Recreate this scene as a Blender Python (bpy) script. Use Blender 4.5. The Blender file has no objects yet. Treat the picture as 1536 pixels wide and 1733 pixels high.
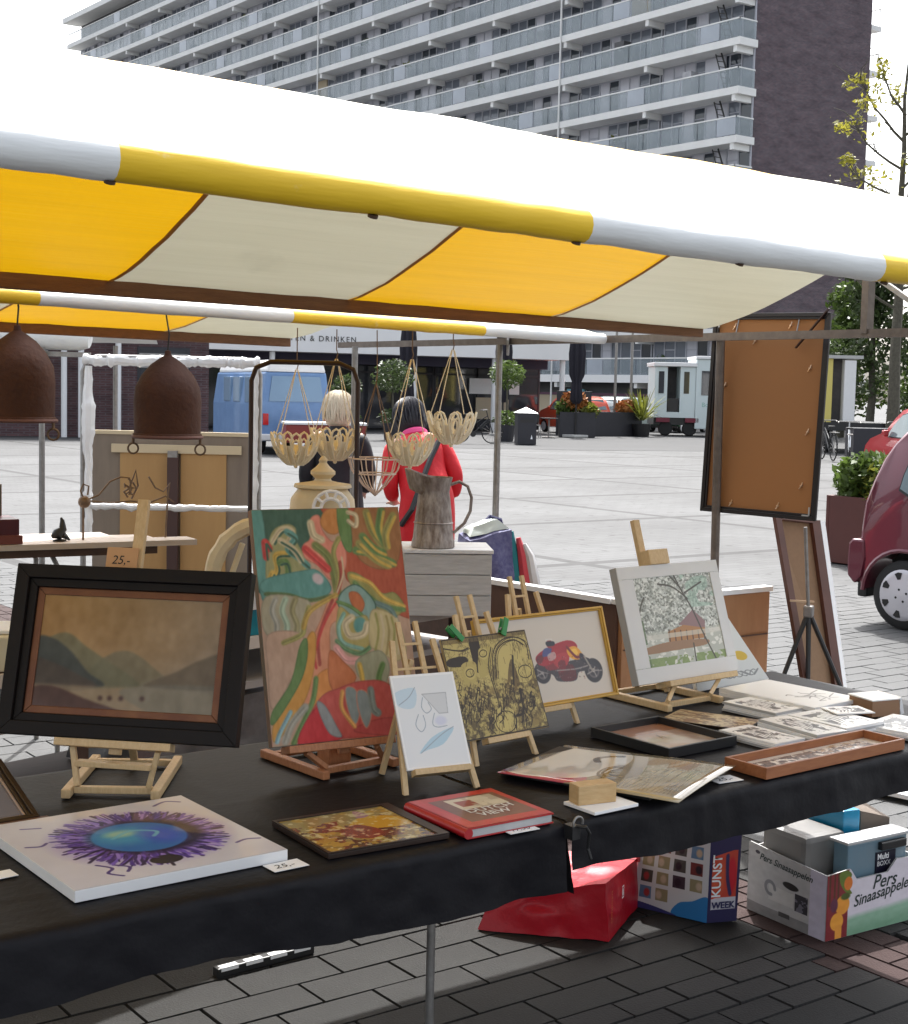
import bpy, bmesh, math, random
import numpy as np
from mathutils import Vector, Matrix, Quaternion, noise
R = math.radians
rnd = random.Random(7)
S = bpy.context.scene
COL = S.collection

# ---------------------------------------------------------------- camera, sky, sun, exposure
cd = bpy.data.cameras.new('camera'); cam = bpy.data.objects.new('camera', cd); COL.objects.link(cam)
S.camera = cam
cd.sensor_fit = 'HORIZONTAL'; cd.sensor_width = 36.0; cd.lens = 58.36
cd.clip_start = 0.05; cd.clip_end = 3000
def cam_matrix(pitch, roll, az, eye):
    f = Vector((-math.sin(az) * math.cos(pitch), math.cos(az) * math.cos(pitch), -math.sin(pitch)))
    r = Vector((math.cos(az), math.sin(az), 0))
    u = r.cross(f)
    q = Matrix.Rotation(roll, 3, f)
    r, u = q @ r, q @ u
    m = Matrix((( r.x, u.x, -f.x, 0), (r.y, u.y, -f.y, 0), (r.z, u.z, -f.z, eye), (0, 0, 0, 1)))
    return m
cam.matrix_world = cam_matrix(R(4.7), R(-1.27), R(-36.6), 1.65)

SUN_EL, SUN_AZ = R(57.5), math.atan2(0.62, 0.785)       # azimuth measured from +Y towards +X
W = bpy.data.worlds.new('World'); S.world = W; W.use_nodes = True
nt = W.node_tree; bgn = nt.nodes['Background']
sky = nt.nodes.new('ShaderNodeTexSky'); sky.sky_type = 'NISHITA'; sky.sun_disc = False
sky.sun_elevation = SUN_EL; sky.sun_rotation = SUN_AZ
sky.air_density = 1.2; sky.dust_density = 5.0; sky.ozone_density = 1.0; sky.altitude = 0
bw = nt.nodes.new('ShaderNodeRGBToBW'); hz_ = nt.nodes.new('ShaderNodeMix'); hz_.data_type = 'RGBA'; hz_.inputs[0].default_value = 0.72   # milky, hazy sky
nt.links.new(sky.outputs[0], bw.inputs[0]); nt.links.new(sky.outputs[0], hz_.inputs[6]); nt.links.new(bw.outputs[0], hz_.inputs[7])
nt.links.new(hz_.outputs[2], bgn.inputs[0]); bgn.inputs[1].default_value = 0.15
sl = bpy.data.lights.new('sun', 'SUN'); sl.energy = 2.5; sl.angle = R(0.5); sl.color = (1, .985, .955)
so = bpy.data.objects.new('sun', sl); COL.objects.link(so)
sdir = Vector((math.sin(SUN_AZ) * math.cos(SUN_EL), math.cos(SUN_AZ) * math.cos(SUN_EL), math.sin(SUN_EL)))
so.rotation_euler = sdir.to_track_quat('Z', 'Y').to_euler(); so.location = (0, 0, 60)
S.view_settings.view_transform = 'Standard'; S.view_settings.look = 'None'
S.view_settings.exposure = 1.75; S.view_settings.gamma = 1.0
S.render.engine = 'CYCLES'
S.cycles.max_bounces = 8; S.cycles.diffuse_bounces = 4; S.cycles.transparent_max_bounces = 12
S.cycles.use_denoising = True; S.cycles.sample_clamp_indirect = 6

# ---------------------------------------------------------------- materials
_mats = {}
def lin(c):
    return tuple(((v / 12.92) if v <= .04045 else ((v + .055) / 1.055) ** 2.4) for v in c)
def mat(name, col, rough=.6, metal=0., spec=.4, n=None, bump=None, stretch=(1, 1, 1), col2=None, coat=0., trans=0., glass=0., wear=None, alpha=1.0, sheen=0.):
    """col / col2 linear colours mixed by a noise n=(scale, contrast); bump=(scale, strength); trans adds a translucent lobe."""
    if name in _mats: return _mats[name]
    m = bpy.data.materials.new(name); m.use_nodes = True
    t = m.node_tree; b = t.nodes['Principled BSDF']; L = t.links.new
    b.inputs['Base Color'].default_value = (*col, 1); b.inputs['Roughness'].default_value = rough
    b.inputs['Metallic'].default_value = metal; b.inputs['Specular IOR Level'].default_value = spec
    b.inputs['Coat Weight'].default_value = coat; b.inputs['Transmission Weight'].default_value = glass
    b.inputs['Alpha'].default_value = alpha; b.inputs['Sheen Weight'].default_value = sheen
    tc = t.nodes.new('ShaderNodeTexCoord'); mp = t.nodes.new('ShaderNodeMapping')
    mp.inputs['Scale'].default_value = stretch; L(tc.outputs['Object'], mp.inputs['Vector'])
    csock = None
    if n:
        if col2 is None: col2 = tuple(c * .6 for c in col)
        ns = t.nodes.new('ShaderNodeTexNoise'); ns.inputs['Scale'].default_value = n[0]; ns.inputs['Detail'].default_value = 6; ns.inputs['Roughness'].default_value = .62
        L(mp.outputs[0], ns.inputs['Vector'])
        rp = t.nodes.new('ShaderNodeValToRGB'); w = .5 / max(n[1], .05) * .5
        rp.color_ramp.elements[0].position = max(0, .5 - w); rp.color_ramp.elements[1].position = min(1, .5 + w)
        rp.color_ramp.elements[0].color = (*col2, 1); rp.color_ramp.elements[1].color = (*col, 1)
        L(ns.outputs[0], rp.inputs[0]); csock = rp.outputs[0]
    if wear:
        w2 = t.nodes.new('ShaderNodeTexNoise'); w2.inputs['Scale'].default_value = wear[0]; w2.inputs['Detail'].default_value = 8
        L(tc.outputs['Object'], w2.inputs['Vector'])
        r2 = t.nodes.new('ShaderNodeValToRGB'); r2.color_ramp.elements[0].position = wear[1]; r2.color_ramp.elements[1].position = wear[1] + .12
        mx = t.nodes.new('ShaderNodeMix'); mx.data_type = 'RGBA'
        L(w2.outputs[0], r2.inputs[0]); L(r2.outputs[0], mx.inputs[0])
        if csock: L(csock, mx.inputs[6])
        else: mx.inputs[6].default_value = (*col, 1)
        mx.inputs[7].default_value = (*wear[2], 1); csock = mx.outputs[2]
    if csock: L(csock, b.inputs['Base Color'])
    if bump:
        bn = t.nodes.new('ShaderNodeTexNoise'); bn.inputs['Scale'].default_value = bump[0]; bn.inputs['Detail'].default_value = 5
        L(mp.outputs[0], bn.inputs['Vector'])
        bp = t.nodes.new('ShaderNodeBump'); bp.inputs['Strength'].default_value = bump[1]; bp.inputs['Distance'].default_value = .01
        L(bn.outputs[0], bp.inputs['Height']); L(bp.outputs[0], b.inputs['Normal'])
    if trans:
        tl = t.nodes.new('ShaderNodeBsdfTranslucent'); ms = t.nodes.new('ShaderNodeMixShader'); ms.inputs[0].default_value = trans
        if csock: L(csock, tl.inputs[0])
        else: tl.inputs[0].default_value = (*col, 1)
        L(b.outputs[0], ms.inputs[1]); L(tl.outputs[0], ms.inputs[2]); L(ms.outputs[0], t.nodes['Material Output'].inputs[0])
    _mats[name] = m
    return m

def image_mat(name, arr, rough=.5, coat=0., spec=.4, bump=0.):
    """a material whose colour is a picture painted by this script (arr: h x w x 3, display colours, row 0 at the bottom)"""
    h, w = arr.shape[:2]
    im = bpy.data.images.new(name, w, h)
    px = np.ones((h, w, 4), np.float32); px[..., :3] = np.clip(arr, 0, 1)
    im.pixels.foreach_set(px.ravel()); im.update(); im.pack()
    m = bpy.data.materials.new(name); m.use_nodes = True
    t = m.node_tree; b = t.nodes['Principled BSDF']
    tx = t.nodes.new('ShaderNodeTexImage'); tx.image = im; tx.extension = 'EXTEND'
    uv = t.nodes.new('ShaderNodeUVMap'); uv.uv_map = 'UVMap'
    t.links.new(uv.outputs[0], tx.inputs[0]); t.links.new(tx.outputs[0], b.inputs['Base Color'])
    b.inputs['Roughness'].default_value = rough; b.inputs['Coat Weight'].default_value = coat; b.inputs['Specular IOR Level'].default_value = spec
    if bump:
        bp = t.nodes.new('ShaderNodeBump'); bp.inputs['Strength'].default_value = bump; bp.inputs['Distance'].default_value = .003
        t.links.new(tx.outputs[0], bp.inputs['Height']); t.links.new(bp.outputs[0], b.inputs['Normal'])
    return m

# ---------------------------------------------------------------- mesh builder
I4 = Matrix.Identity(4)
def frame(o, yaw=0., lean=0., roll=0.):
    """local frame at o: x along the width (turned by yaw), y away, z up; lean tips the top away"""
    return Matrix.Translation(Vector(o)) @ Matrix.Rotation(R(yaw), 4, 'Z') @ Matrix.Rotation(R(-lean), 4, 'X') @ Matrix.Rotation(R(-roll), 4, 'Y')
class MB:
    def __init__(s, T=None):
        s.v = []; s.f = []; s.uv = {}; s.T = T or I4
    def add(s, vs, fs):
        k = len(s.v)
        s.v += [tuple(s.T @ Vector(p)) for p in vs]
        for f in fs: s.f.append(tuple(i + k for i in f))
        return k
    def box(s, c, d, rz=0., M=None):
        hx, hy, hz = d[0] / 2, d[1] / 2, d[2] / 2
        m = Matrix.Translation(Vector(c)) @ Matrix.Rotation(R(rz), 4, 'Z')
        if M is not None: m = Matrix.Translation(Vector(c)) @ M
        vs = [m @ Vector(p) for p in ((-hx, -hy, -hz), (hx, -hy, -hz), (hx, hy, -hz), (-hx, hy, -hz), (-hx, -hy, hz), (hx, -hy, hz), (hx, hy, hz), (-hx, hy, hz))]
        s.add(vs, [(0, 3, 2, 1), (4, 5, 6, 7), (0, 1, 5, 4), (1, 2, 6, 5), (2, 3, 7, 6), (3, 0, 4, 7)]); return s
    def b2(s, a, b):
        return s.box([(a[i] + b[i]) / 2 for i in range(3)], [abs(b[i] - a[i]) for i in range(3)])
    def bar(s, p0, p1, w, h, up=(0, 0, 1)):
        p0, p1 = Vector(p0), Vector(p1); z = (p1 - p0); ln = z.length; z.normalize()
        x = Vector(up).cross(z)
        if x.length < 1e-4: x = Vector((1, 0, 0)).cross(z)
        if x.length < 1e-4: x = Vector((0, 1, 0)).cross(z)
        x.normalize(); y = z.cross(x)
        M = Matrix((x, y, z)).transposed().to_4x4()
        return s.box((p0 + p1) / 2, (w, h, ln), M=M)
    def path(s, pts, r, n=8, closed=False, cap=True):
        pts = [Vector(p) for p in pts]; N = len(pts); rs = r if isinstance(r, (list, tuple)) else [r] * N
        k0 = len(s.v); prev = None
        for i, p in enumerate(pts):
            if closed: d = pts[(i + 1) % N] - pts[i - 1]
            else: d = pts[min(i + 1, N - 1)] - pts[max(i - 1, 0)]
            if d.length < 1e-9: d = Vector((0, 0, 1))
            d.normalize()
            if prev is None:
                a = Vector((0, 0, 1)) if abs(d.z) < .9 else Vector((1, 0, 0))
                x = a.cross(d).normalized()
            else:
                x = prev - d * prev.dot(d)
                x = x.normalized() if x.length > 1e-6 else Vector((1, 0, 0)).cross(d).normalized()
            prev = x; y = d.cross(x)
            s.v += [tuple(s.T @ (p + (x * math.cos(2 * math.pi * j / n) + y * math.sin(2 * math.pi * j / n)) * rs[i])) for j in range(n)]
        for i in range(N if closed else N - 1):
            a = k0 + i * n; b = k0 + ((i + 1) % N) * n
            for j in range(n):
                j2 = (j + 1) % n; s.f.append((a + j, a + j2, b + j2, b + j))
        if cap and not closed:
            s.f.append(tuple(k0 + j for j in range(n))[::-1]); s.f.append(tuple(k0 + (N - 1) * n + j for j in range(n)))
        return s
    def tube(s, p0, p1, r, n=10, r2=None):
        return s.path([p0, p1], [r, r if r2 is None else r2], n)
    def lathe(s, prof, c=(0, 0, 0), n=20, M=None, sx=1., sy=1., fn=None):
        k = len(s.v); M = M or I4; c = Vector(c)
        for i, (r, z) in enumerate(prof):
            for j in range(n):
                a = 2 * math.pi * j / n
                p = Vector((r * math.cos(a) * sx, r * math.sin(a) * sy, z))
                if fn: p = fn(p, a, i)
                s.v.append(tuple(s.T @ (c + M @ p)))
        for i in range(len(prof) - 1):
            for j in range(n):
                j2 = (j + 1) % n
                s.f.append((k + i * n + j, k + i * n + j2, k + (i + 1) * n + j2, k + (i + 1) * n + j))
        if prof[0][0] > 1e-6: s.f.append(tuple(k + j for j in range(n))[::-1])
        if prof[-1][0] > 1e-6: s.f.append(tuple(k + (len(prof) - 1) * n + j for j in range(n)))
        return s
    def grid(s, fn, nu, nv, uv=False):
        k = len(s.v)
        for j in range(nv + 1):
            for i in range(nu + 1): s.v.append(tuple(s.T @ Vector(fn(i / nu, j / nv))))
        for j in range(nv):
            for i in range(nu):
                a = k + j * (nu + 1) + i; f = (a, a + 1, a + nu + 2, a + nu + 1)
                if uv: s.uv[len(s.f)] = [(i / nu, j / nv), ((i + 1) / nu, j / nv), ((i + 1) / nu, (j + 1) / nv), (i / nu, (j + 1) / nv)]
                s.f.append(f)
        return s
    def quad(s, a, b, c, d, uv=True):
        k = s.add([a, b, c, d], [])
        if uv: s.uv[len(s.f)] = [(0, 0), (1, 0), (1, 1), (0, 1)]
        s.f.append((k, k + 1, k + 2, k + 3)); return s
    def prism(s, pts, z0, z1, M=None):
        """closed outline pts (x, y) pulled from z0 to z1 (M maps to the frame)"""
        M = M or I4; n = len(pts)
        vs = [M @ Vector((x, y, z0)) for x, y in pts] + [M @ Vector((x, y, z1)) for x, y in pts]
        s.add(vs, [tuple(range(n))[::-1], tuple(range(n, 2 * n))] + [(i, (i + 1) % n, n + (i + 1) % n, n + i) for i in range(n)])
        return s
    def ball(s, c, r, n=12, sc=(1, 1, 1)):
        prof = [(r * math.sin(math.pi * i / (n // 2 + 2)), -r * math.cos(math.pi * i / (n // 2 + 2)) * sc[2]) for i in range(n // 2 + 3)]
        prof[0] = (0, -r * sc[2]); prof[-1] = (0, r * sc[2])
        return s.lathe(prof, c, n, sx=sc[0], sy=sc[1])
    def build(s, name, m, parent=None, smooth=False, bevel=0., sub=0, thick=0.):
        me = bpy.data.meshes.new(name); me.from_pydata(s.v, [], s.f)
        if s.uv:
            ul = me.uv_layers.new(name='UVMap')
            for fi, cs in s.uv.items():
                p = me.polygons[fi]
                for q, c in zip(range(p.loop_start, p.loop_start + p.loop_total), cs): ul.data[q].uv = c
        bm = bmesh.new(); bm.from_mesh(me); 
        if not s.uv: bmesh.ops.recalc_face_normals(bm, faces=bm.faces)
        if bevel:
            es = [e for e in bm.edges if len(e.link_faces) == 2 and e.calc_face_angle(0) > .6]
            bmesh.ops.bevel(bm, geom=es, offset=bevel, segments=2, profile=.6, affect='EDGES', clamp_overlap=True)
        bm.to_mesh(me); bm.free()
        if m: me.materials.append(m)
        if smooth:
            me.shade_smooth()
            if smooth != 'all': me.set_sharp_from_angle(angle=R(38))
        o = bpy.data.objects.new(name, me); COL.objects.link(o)
        if thick:
            md = o.modifiers.new('t', 'SOLIDIFY'); md.thickness = thick; md.offset = 0
        if sub:
            md = o.modifiers.new('s', 'SUBSURF'); md.levels = sub; md.render_levels = sub
        if parent is not None: adopt(o, parent)
        return o
def adopt(o, parent):
    o.parent = parent; o.matrix_parent_inverse = wm(parent).inverted()
def wm(o):
    if o.parent is None: return o.matrix_basis.copy()
    return wm(o.parent) @ o.matrix_parent_inverse @ o.matrix_basis
def thing(name, label, cat, loc=(0, 0, 0), yaw=0., group=None):
    o = bpy.data.objects.new(name, None); COL.objects.link(o); o.empty_display_size = .05
    o.location = loc; o.rotation_euler = (0, 0, R(yaw))
    o.matrix_basis = Matrix.Translation(Vector(loc)) @ Matrix.Rotation(R(yaw), 4, 'Z')
    o['label'] = label; o['category'] = cat
    if group: o['group'] = group
    return o
def tag(o, label, cat, group=None):
    o['label'] = label; o['category'] = cat
    if group: o['group'] = group
    return o
def kind(o, k): o['kind'] = k; return o
def dup(o, loc, yaw=None, label=None):
    """a copy of a thing with copies of its parts and their sub-parts"""
    def rec(q, par):
        c = q.copy(); COL.objects.link(c)
        if par is not None: c.parent = par
        for ch in list(q.children): rec(ch, c)
        return c
    c = rec(o, None); yw = o.rotation_euler.z if yaw is None else R(yaw)
    c.matrix_basis = Matrix.Translation(Vector(loc)) @ Matrix.Rotation(yw, 4, 'Z')
    if label: c['label'] = label
    return c
def text(body, o, u, v, size, m, name, parent, shear=0., align='LEFT', bold=0., space=1.):
    """flat lettering: baseline starts at o, runs along u, stands along v"""
    cu = bpy.data.curves.new('f', 'FONT'); cu.body = body; cu.size = size; cu.shear = shear; cu.align_x = align
    cu.offset = bold; cu.space_character = space; cu.resolution_u = 3
    ob = bpy.data.objects.new('f', cu); COL.objects.link(ob)
    bpy.context.view_layer.update()
    me = bpy.data.meshes.new_from_object(ob.evaluated_get(bpy.context.evaluated_depsgraph_get()))
    bpy.data.objects.remove(ob); bpy.data.curves.remove(cu)
    u = Vector(u).normalized(); v = Vector(v); v = (v - u * v.dot(u)).normalized(); w = u.cross(v)
    M = Matrix.Translation(Vector(o)) @ Matrix((u, v, w)).transposed().to_4x4()
    me.transform(M); me.materials.clear(); me.materials.append(m)
    q = bpy.data.objects.new(name, me); COL.objects.link(q)
    if parent is not None: adopt(q, parent)
    return q

# ---------------------------------------------------------------- painter for flat print and paintings
class Art:
    def __init__(s, w, h, bg):
        s.w, s.h = w, h; s.a = np.ones((h, w, 3), np.float32) * np.array(bg, np.float32)
        s.asp = w / h
        xs = (np.arange(w) + .5) / w; ys = (np.arange(h) + .5) / h
        s.X, s.Y = np.meshgrid(xs, ys)
        s.rs = np.random.RandomState(w * 31 + h)
    def put(s, mask, col, op=1.):
        s.a += (np.array(col, np.float32) - s.a) * (np.clip(mask, 0, 1) * op)[..., None]; return s
    def noise(s, n, amt=1., sx=1., sy=1.):
        out = np.zeros((s.h, s.w), np.float32); a = .5
        for o in range(4):
            gx, gy = max(2, int(n * sx * 2 ** o)), max(2, int(n * sy * 2 ** o))
            g = s.rs.rand(gy + 1, gx + 1).astype(np.float32)
            fx = s.X * gx; fy = s.Y * gy; ix = np.minimum(fx.astype(int), gx - 1); iy = np.minimum(fy.astype(int), gy - 1); tx = fx - ix; ty = fy - iy
            tx = tx * tx * (3 - 2 * tx); ty = ty * ty * (3 - 2 * ty)
            out += a * ((g[iy, ix] * (1 - tx) + g[iy, ix + 1] * tx) * (1 - ty) + (g[iy + 1, ix] * (1 - tx) + g[iy + 1, ix + 1] * tx) * ty)
            a *= .5
        return out / .9375 * amt
    def grain(s, n=40, amt=.06, sx=1., sy=1.):
        s.a += ((s.noise(n, 1., sx, sy) - .5) * 2 * amt)[..., None]; return s
    def rect(s, x0, y0, x1, y1, col, op=1.):
        return s.put(((s.X >= x0) & (s.X < x1) & (s.Y >= y0) & (s.Y < y1)).astype(np.float32), col, op)
    def ell(s, cx, cy, rx, ry, col, rot=0., soft=.05, op=1.):
        dx = (s.X - cx) * s.asp; dy = s.Y - cy; c, q = math.cos(R(rot)), math.sin(R(rot))
        u = (dx * c + dy * q) / (rx * s.asp); v = (-dx * q + dy * c) / ry
        return s.put((1 + soft / 2 - np.sqrt(u * u + v * v)) / soft, col, op)
    def th(s, n, t, k=9.):
        return np.clip((n - t) * k + .5, 0, 1)
    @staticmethod
    def spline(pts, closed=False, k=8):
        P = [np.array(p, float) for p in pts]; n = len(P); out = []
        for i in range(n if closed else n - 1):
            a = P[(i - 1) % n] if closed or i > 0 else P[0]; b = P[i]; c = P[(i + 1) % n]; d = P[(i + 2) % n] if closed or i + 2 < n else P[-1]
            for t in np.arange(k) / k:
                out.append(.5 * ((2 * b) + (c - a) * t + (2 * a - 5 * b + 4 * c - d) * t * t + (3 * b - a - 3 * c + d) * t ** 3))
        if not closed: out.append(P[-1])
        return out
    def poly(s, pts, col, smooth=True, op=1., edge=None, ew=.004):
        P = s.spline(pts, True, 6) if smooth else [np.array(p, float) for p in pts]
        inside = np.zeros(s.X.shape, bool); n = len(P)
        for i in range(n):
            x0, y0 = P[i]; x1, y1 = P[(i + 1) % n]
            if y0 == y1: continue
            c = ((y0 > s.Y) != (y1 > s.Y)) & (s.X < (x1 - x0) * (s.Y - y0) / (y1 - y0) + x0)
            inside ^= c
        s.put(inside.astype(np.float32), col, op)
        if edge is not None: s.stroke(list(P) + [P[0]], ew, edge, smooth=False)
        return s
    def stroke(s, pts, wd, col, smooth=True, op=1., soft=.35):
        P = s.spline(pts) if smooth and len(pts) > 2 else [np.array(p, float) for p in pts]
        for i in range(len(P) - 1):
            x0, y0 = P[i]; x1, y1 = P[i + 1]; m = wd * 1.6 + .01
            i0 = max(0, int((min(x0, x1) - m / s.asp) * s.w)); i1 = min(s.w, int((max(x0, x1) + m / s.asp) * s.w) + 2)
            j0 = max(0, int((min(y0, y1) - m) * s.h)); j1 = min(s.h, int((max(y0, y1) + m) * s.h) + 2)
            if i0 >= i1 or j0 >= j1: continue
            dx = (s.X[j0:j1, i0:i1] - x0) * s.asp; dy = s.Y[j0:j1, i0:i1] - y0
            ax = (x1 - x0) * s.asp; ay = y1 - y0; l2 = ax * ax + ay * ay + 1e-12
            t = np.clip((dx * ax + dy * ay) / l2, 0, 1); d = np.hypot(dx - t * ax, dy - t * ay)
            k = np.clip((wd * (1 + soft) - d) / (wd * soft * 2 + 1e-9), 0, 1) * op
            sub = s.a[j0:j1, i0:i1]; sub += (np.array(col, np.float32) - sub) * k[..., None]
        return s
# ---------------------------------------------------------------- shared materials
def g(v): return (v, v, v)
M_steel = mat('galvanised steel', (.34, .33, .32), .42, .75, n=(30, .8), col2=(.2, .19, .18), bump=(120, .08))
M_steel_brown = mat('weathered steel tube', (.2, .165, .14), .5, .5, n=(25, .9), col2=(.11, .09, .075))
M_blackm = mat('black painted metal', (.012, .012, .013), .4, spec=.5, n=(40, .5), col2=(.02, .02, .021))
M_pine = mat('pine wood', (.62, .44, .23), .5, n=(9, .9), col2=(.45, .28, .12), stretch=(3, 3, 14), bump=(40, .12))
M_pine_h = mat('pale pine', (.66, .5, .29), .48, n=(14, .8), col2=(.5, .34, .17), stretch=(12, 12, 3), bump=(50, .1))
M_beech = mat('reddish beech', (.5, .22, .1), .45, n=(16, .9), col2=(.32, .12, .05), stretch=(10, 10, 3), bump=(50, .1))
M_beam = mat('brown beam wood', (.23, .105, .045), .6, n=(6, .9), col2=(.13, .055, .022), stretch=(1.5, 14, 14), bump=(30, .2))
M_darkwood = mat('dark stained wood', (.055, .022, .016), .4, n=(20, .9), col2=(.02, .009, .007), stretch=(8, 8, 8))
M_white = mat('white paint', g(.78), .5, n=(12, .3), col2=g(.68))
M_paper = mat('white paper', g(.88), .55, n=(30, .3), col2=g(.82))
M_ink = mat('black ink', g(.015), .6)
M_concrete = mat('pale concrete', (.5, .5, .48), .8, n=(3, .6), col2=(.38, .38, .37))
M_glassdk = mat('dark window glass', (.03, .035, .045), .08, spec=.6)
M_rubber = mat('tyre rubber', g(.018), .75, bump=(90, .2))
M_leaf = mat('leaf green', (.1, .15, .03), .5, n=(1.5, .9), col2=(.05, .085, .018), trans=.4)
M_leafy = mat('yellow green leaf', (.2, .2, .03), .5, n=(1.5, .9), col2=(.09, .12, .02), trans=.35)
M_leafd = mat('dark leaf', (.065, .095, .03), .5, n=(1, .9), col2=(.035, .055, .018), trans=.35)
M_bark = mat('bark', (.12, .11, .08), .85, n=(12, .9), col2=(.05, .045, .035), bump=(25, .6))
M_dk = mat('anthracite panel', (.035, .034, .042), .5, n=(8, .5), col2=(.025, .025, .03))

# ---------------------------------------------------------------- the ground
def paving_mat():
    m = bpy.data.materials.new('plaza paving'); m.use_nodes = True; t = m.node_tree; L = t.links.new; b = t.nodes['Principled BSDF']
    tc = t.nodes.new('ShaderNodeTexCoord'); mp = t.nodes.new('ShaderNodeMapping'); L(tc.outputs['Object'], mp.inputs[0])
    br = t.nodes.new('ShaderNodeTexBrick'); br.inputs['Scale'].default_value = 1; br.inputs['Brick Width'].default_value = .3; br.inputs['Row Height'].default_value = .145
    br.inputs['Mortar Size'].default_value = .006; br.inputs['Color1'].default_value = (.094, .095, .096, 1); br.inputs['Color2'].default_value = (.08, .081, .082, 1); br.inputs['Mortar'].default_value = (.055, .055, .055, 1)
    L(mp.outputs[0], br.inputs[0])
    b2 = t.nodes.new('ShaderNodeTexBrick'); b2.offset = 0; b2.inputs['Scale'].default_value = 1; b2.inputs['Brick Width'].default_value = 4.8; b2.inputs['Row Height'].default_value = 3.6; b2.inputs['Mortar Size'].default_value = .09; b2.inputs['Mortar Smooth'].default_value = .1
    b2.inputs['Color1'].default_value = (1, 1, 1, 1); b2.inputs['Color2'].default_value = (.9, .9, .9, 1); b2.inputs['Mortar'].default_value = (.42, .41, .41, 1)
    L(mp.outputs[0], b2.inputs[0])
    mx = t.nodes.new('ShaderNodeMix'); mx.data_type = 'RGBA'; mx.blend_type = 'MULTIPLY'; mx.inputs[0].default_value = 1
    L(br.outputs[0], mx.inputs[6]); L(b2.outputs[0], mx.inputs[7])
    ns = t.nodes.new('ShaderNodeTexNoise'); ns.inputs['Scale'].default_value = .35; ns.inputs['Detail'].default_value = 8; L(tc.outputs['Object'], ns.inputs[0])
    rp = t.nodes.new('ShaderNodeValToRGB'); rp.color_ramp.elements[0].position = .3; rp.color_ramp.elements[1].position = .7; rp.color_ramp.elements[0].color = (.66, .65, .65, 1); rp.color_ramp.elements[1].color = (1.1, 1.1, 1.1, 1)
    L(ns.outputs[0], rp.inputs[0])
    m2 = t.nodes.new('ShaderNodeMix'); m2.data_type = 'RGBA'; m2.blend_type = 'MULTIPLY'; m2.inputs[0].default_value = 1
    L(mx.outputs[2], m2.inputs[6]); L(rp.outputs[0], m2.inputs[7]); L(m2.outputs[2], b.inputs['Base Color'])
    sp = t.nodes.new('ShaderNodeTexNoise'); sp.inputs['Scale'].default_value = 5.5; sp.inputs['Detail'].default_value = 4; L(tc.outputs['Object'], sp.inputs[0])
    r3 = t.nodes.new('ShaderNodeValToRGB'); r3.color_ramp.elements[0].position = .30; r3.color_ramp.elements[1].position = .38; r3.color_ramp.elements[0].color = (.55, .54, .53, 1); r3.color_ramp.elements[1].color = (1, 1, 1, 1); L(sp.outputs[0], r3.inputs[0])
    m3 = t.nodes.new('ShaderNodeMix'); m3.data_type = 'RGBA'; m3.blend_type = 'MULTIPLY'; m3.inputs[0].default_value = 1
    L(m2.outputs[2], m3.inputs[6]); L(r3.outputs[0], m3.inputs[7]); L(m3.outputs[2], b.inputs['Base Color'])
    b.inputs['Roughness'].default_value = .8; b.inputs['Specular IOR Level'].default_value = .3
    return m
gb = MB(); gb.quad((-600, -600, -.014), (900, -600, -.014), (900, 900, -.014), (-600, 900, -.014), uv=False)
plaza = kind(gb.build('plaza_paving', paving_mat()), 'structure')
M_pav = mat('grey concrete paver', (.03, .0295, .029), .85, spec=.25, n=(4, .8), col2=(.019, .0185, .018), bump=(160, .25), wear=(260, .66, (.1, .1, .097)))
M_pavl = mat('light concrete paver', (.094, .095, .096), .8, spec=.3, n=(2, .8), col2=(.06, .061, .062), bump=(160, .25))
M_pav2 = mat('dark grey clinker', (.036, .034, .033), .85, spec=.25, n=(6, .7), col2=(.022, .021, .022), bump=(120, .3))
M_pav3 = mat('dark red clinker', (.052, .03, .028), .85, spec=.25, n=(6, .7), col2=(.032, .018, .017), bump=(120, .3))
def paver_mesh(w, d, m, seed):
    r = random.Random(seed); b = MB(); e = .0025; h = .0 + r.uniform(-.0015, .0015); q = r.uniform(-.0008, .0008)
    b.add([(-w/2, -d/2, -.016), (w/2, -d/2, -.016), (w/2, d/2, -.016), (-w/2, d/2, -.016), (-w/2+e, -d/2+e, h+q), (w/2-e, -d/2+e, h-q), (w/2-e, d/2-e, h-q), (-w/2+e, d/2-e, h+q)],
          [(4, 5, 6, 7), (0, 1, 5, 4), (1, 2, 6, 5), (2, 3, 7, 6), (3, 0, 4, 7)])
    o = b.build('paver', m); me = o.data; bpy.data.objects.remove(o); return me
spots = []
x_red0, x_red1 = 3.46, 3.76
def put_spot(k, x, y, w, d):
    """pavers that meet the red band are cut to it"""
    for a, c in ((x, min(x + w, x_red0)), (max(x, x_red1), x + w)):
        if c - a > .03: spots.append((k, (a + c) / 2, y + d / 2, c - a, d)); 
        if x + w <= x_red0 or x >= x_red1: break
for j in range(-14, 84):
    y = 2.845 + j * .145 if j >= 0 else 2.545 + j * .145
    for i in range(-20, 50):
        x = 2.49 + i * .3 + (.15 if j % 2 else 0)
        if x >= x_red1 or x + .3 <= x_red0: spots.append(('g', x + .15, y + .0725, .3, .145))
        else: put_spot('g', x, y, .3, .145)
for j in range(3):
    for i in range(-30, 70):
        x = .08 + i * .2 + (.1 if j % 2 else 0)
        kk = 'kr' if rnd.random() < .12 else 'k'
        if x >= x_red1 or x + .2 <= x_red0: spots.append((kk, x + .1, 2.595 + j * .1, .2, .1))
        else: put_spot(kk, x, 2.545 + j * .1, .2, .1)
for i in range(3):
    for j in range(-20, 60):
        spots.append(('r', x_red0 + .05 + i * .1, 1.2 + j * .2 + (.1 if i % 2 else 0), .1, .2))
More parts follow.
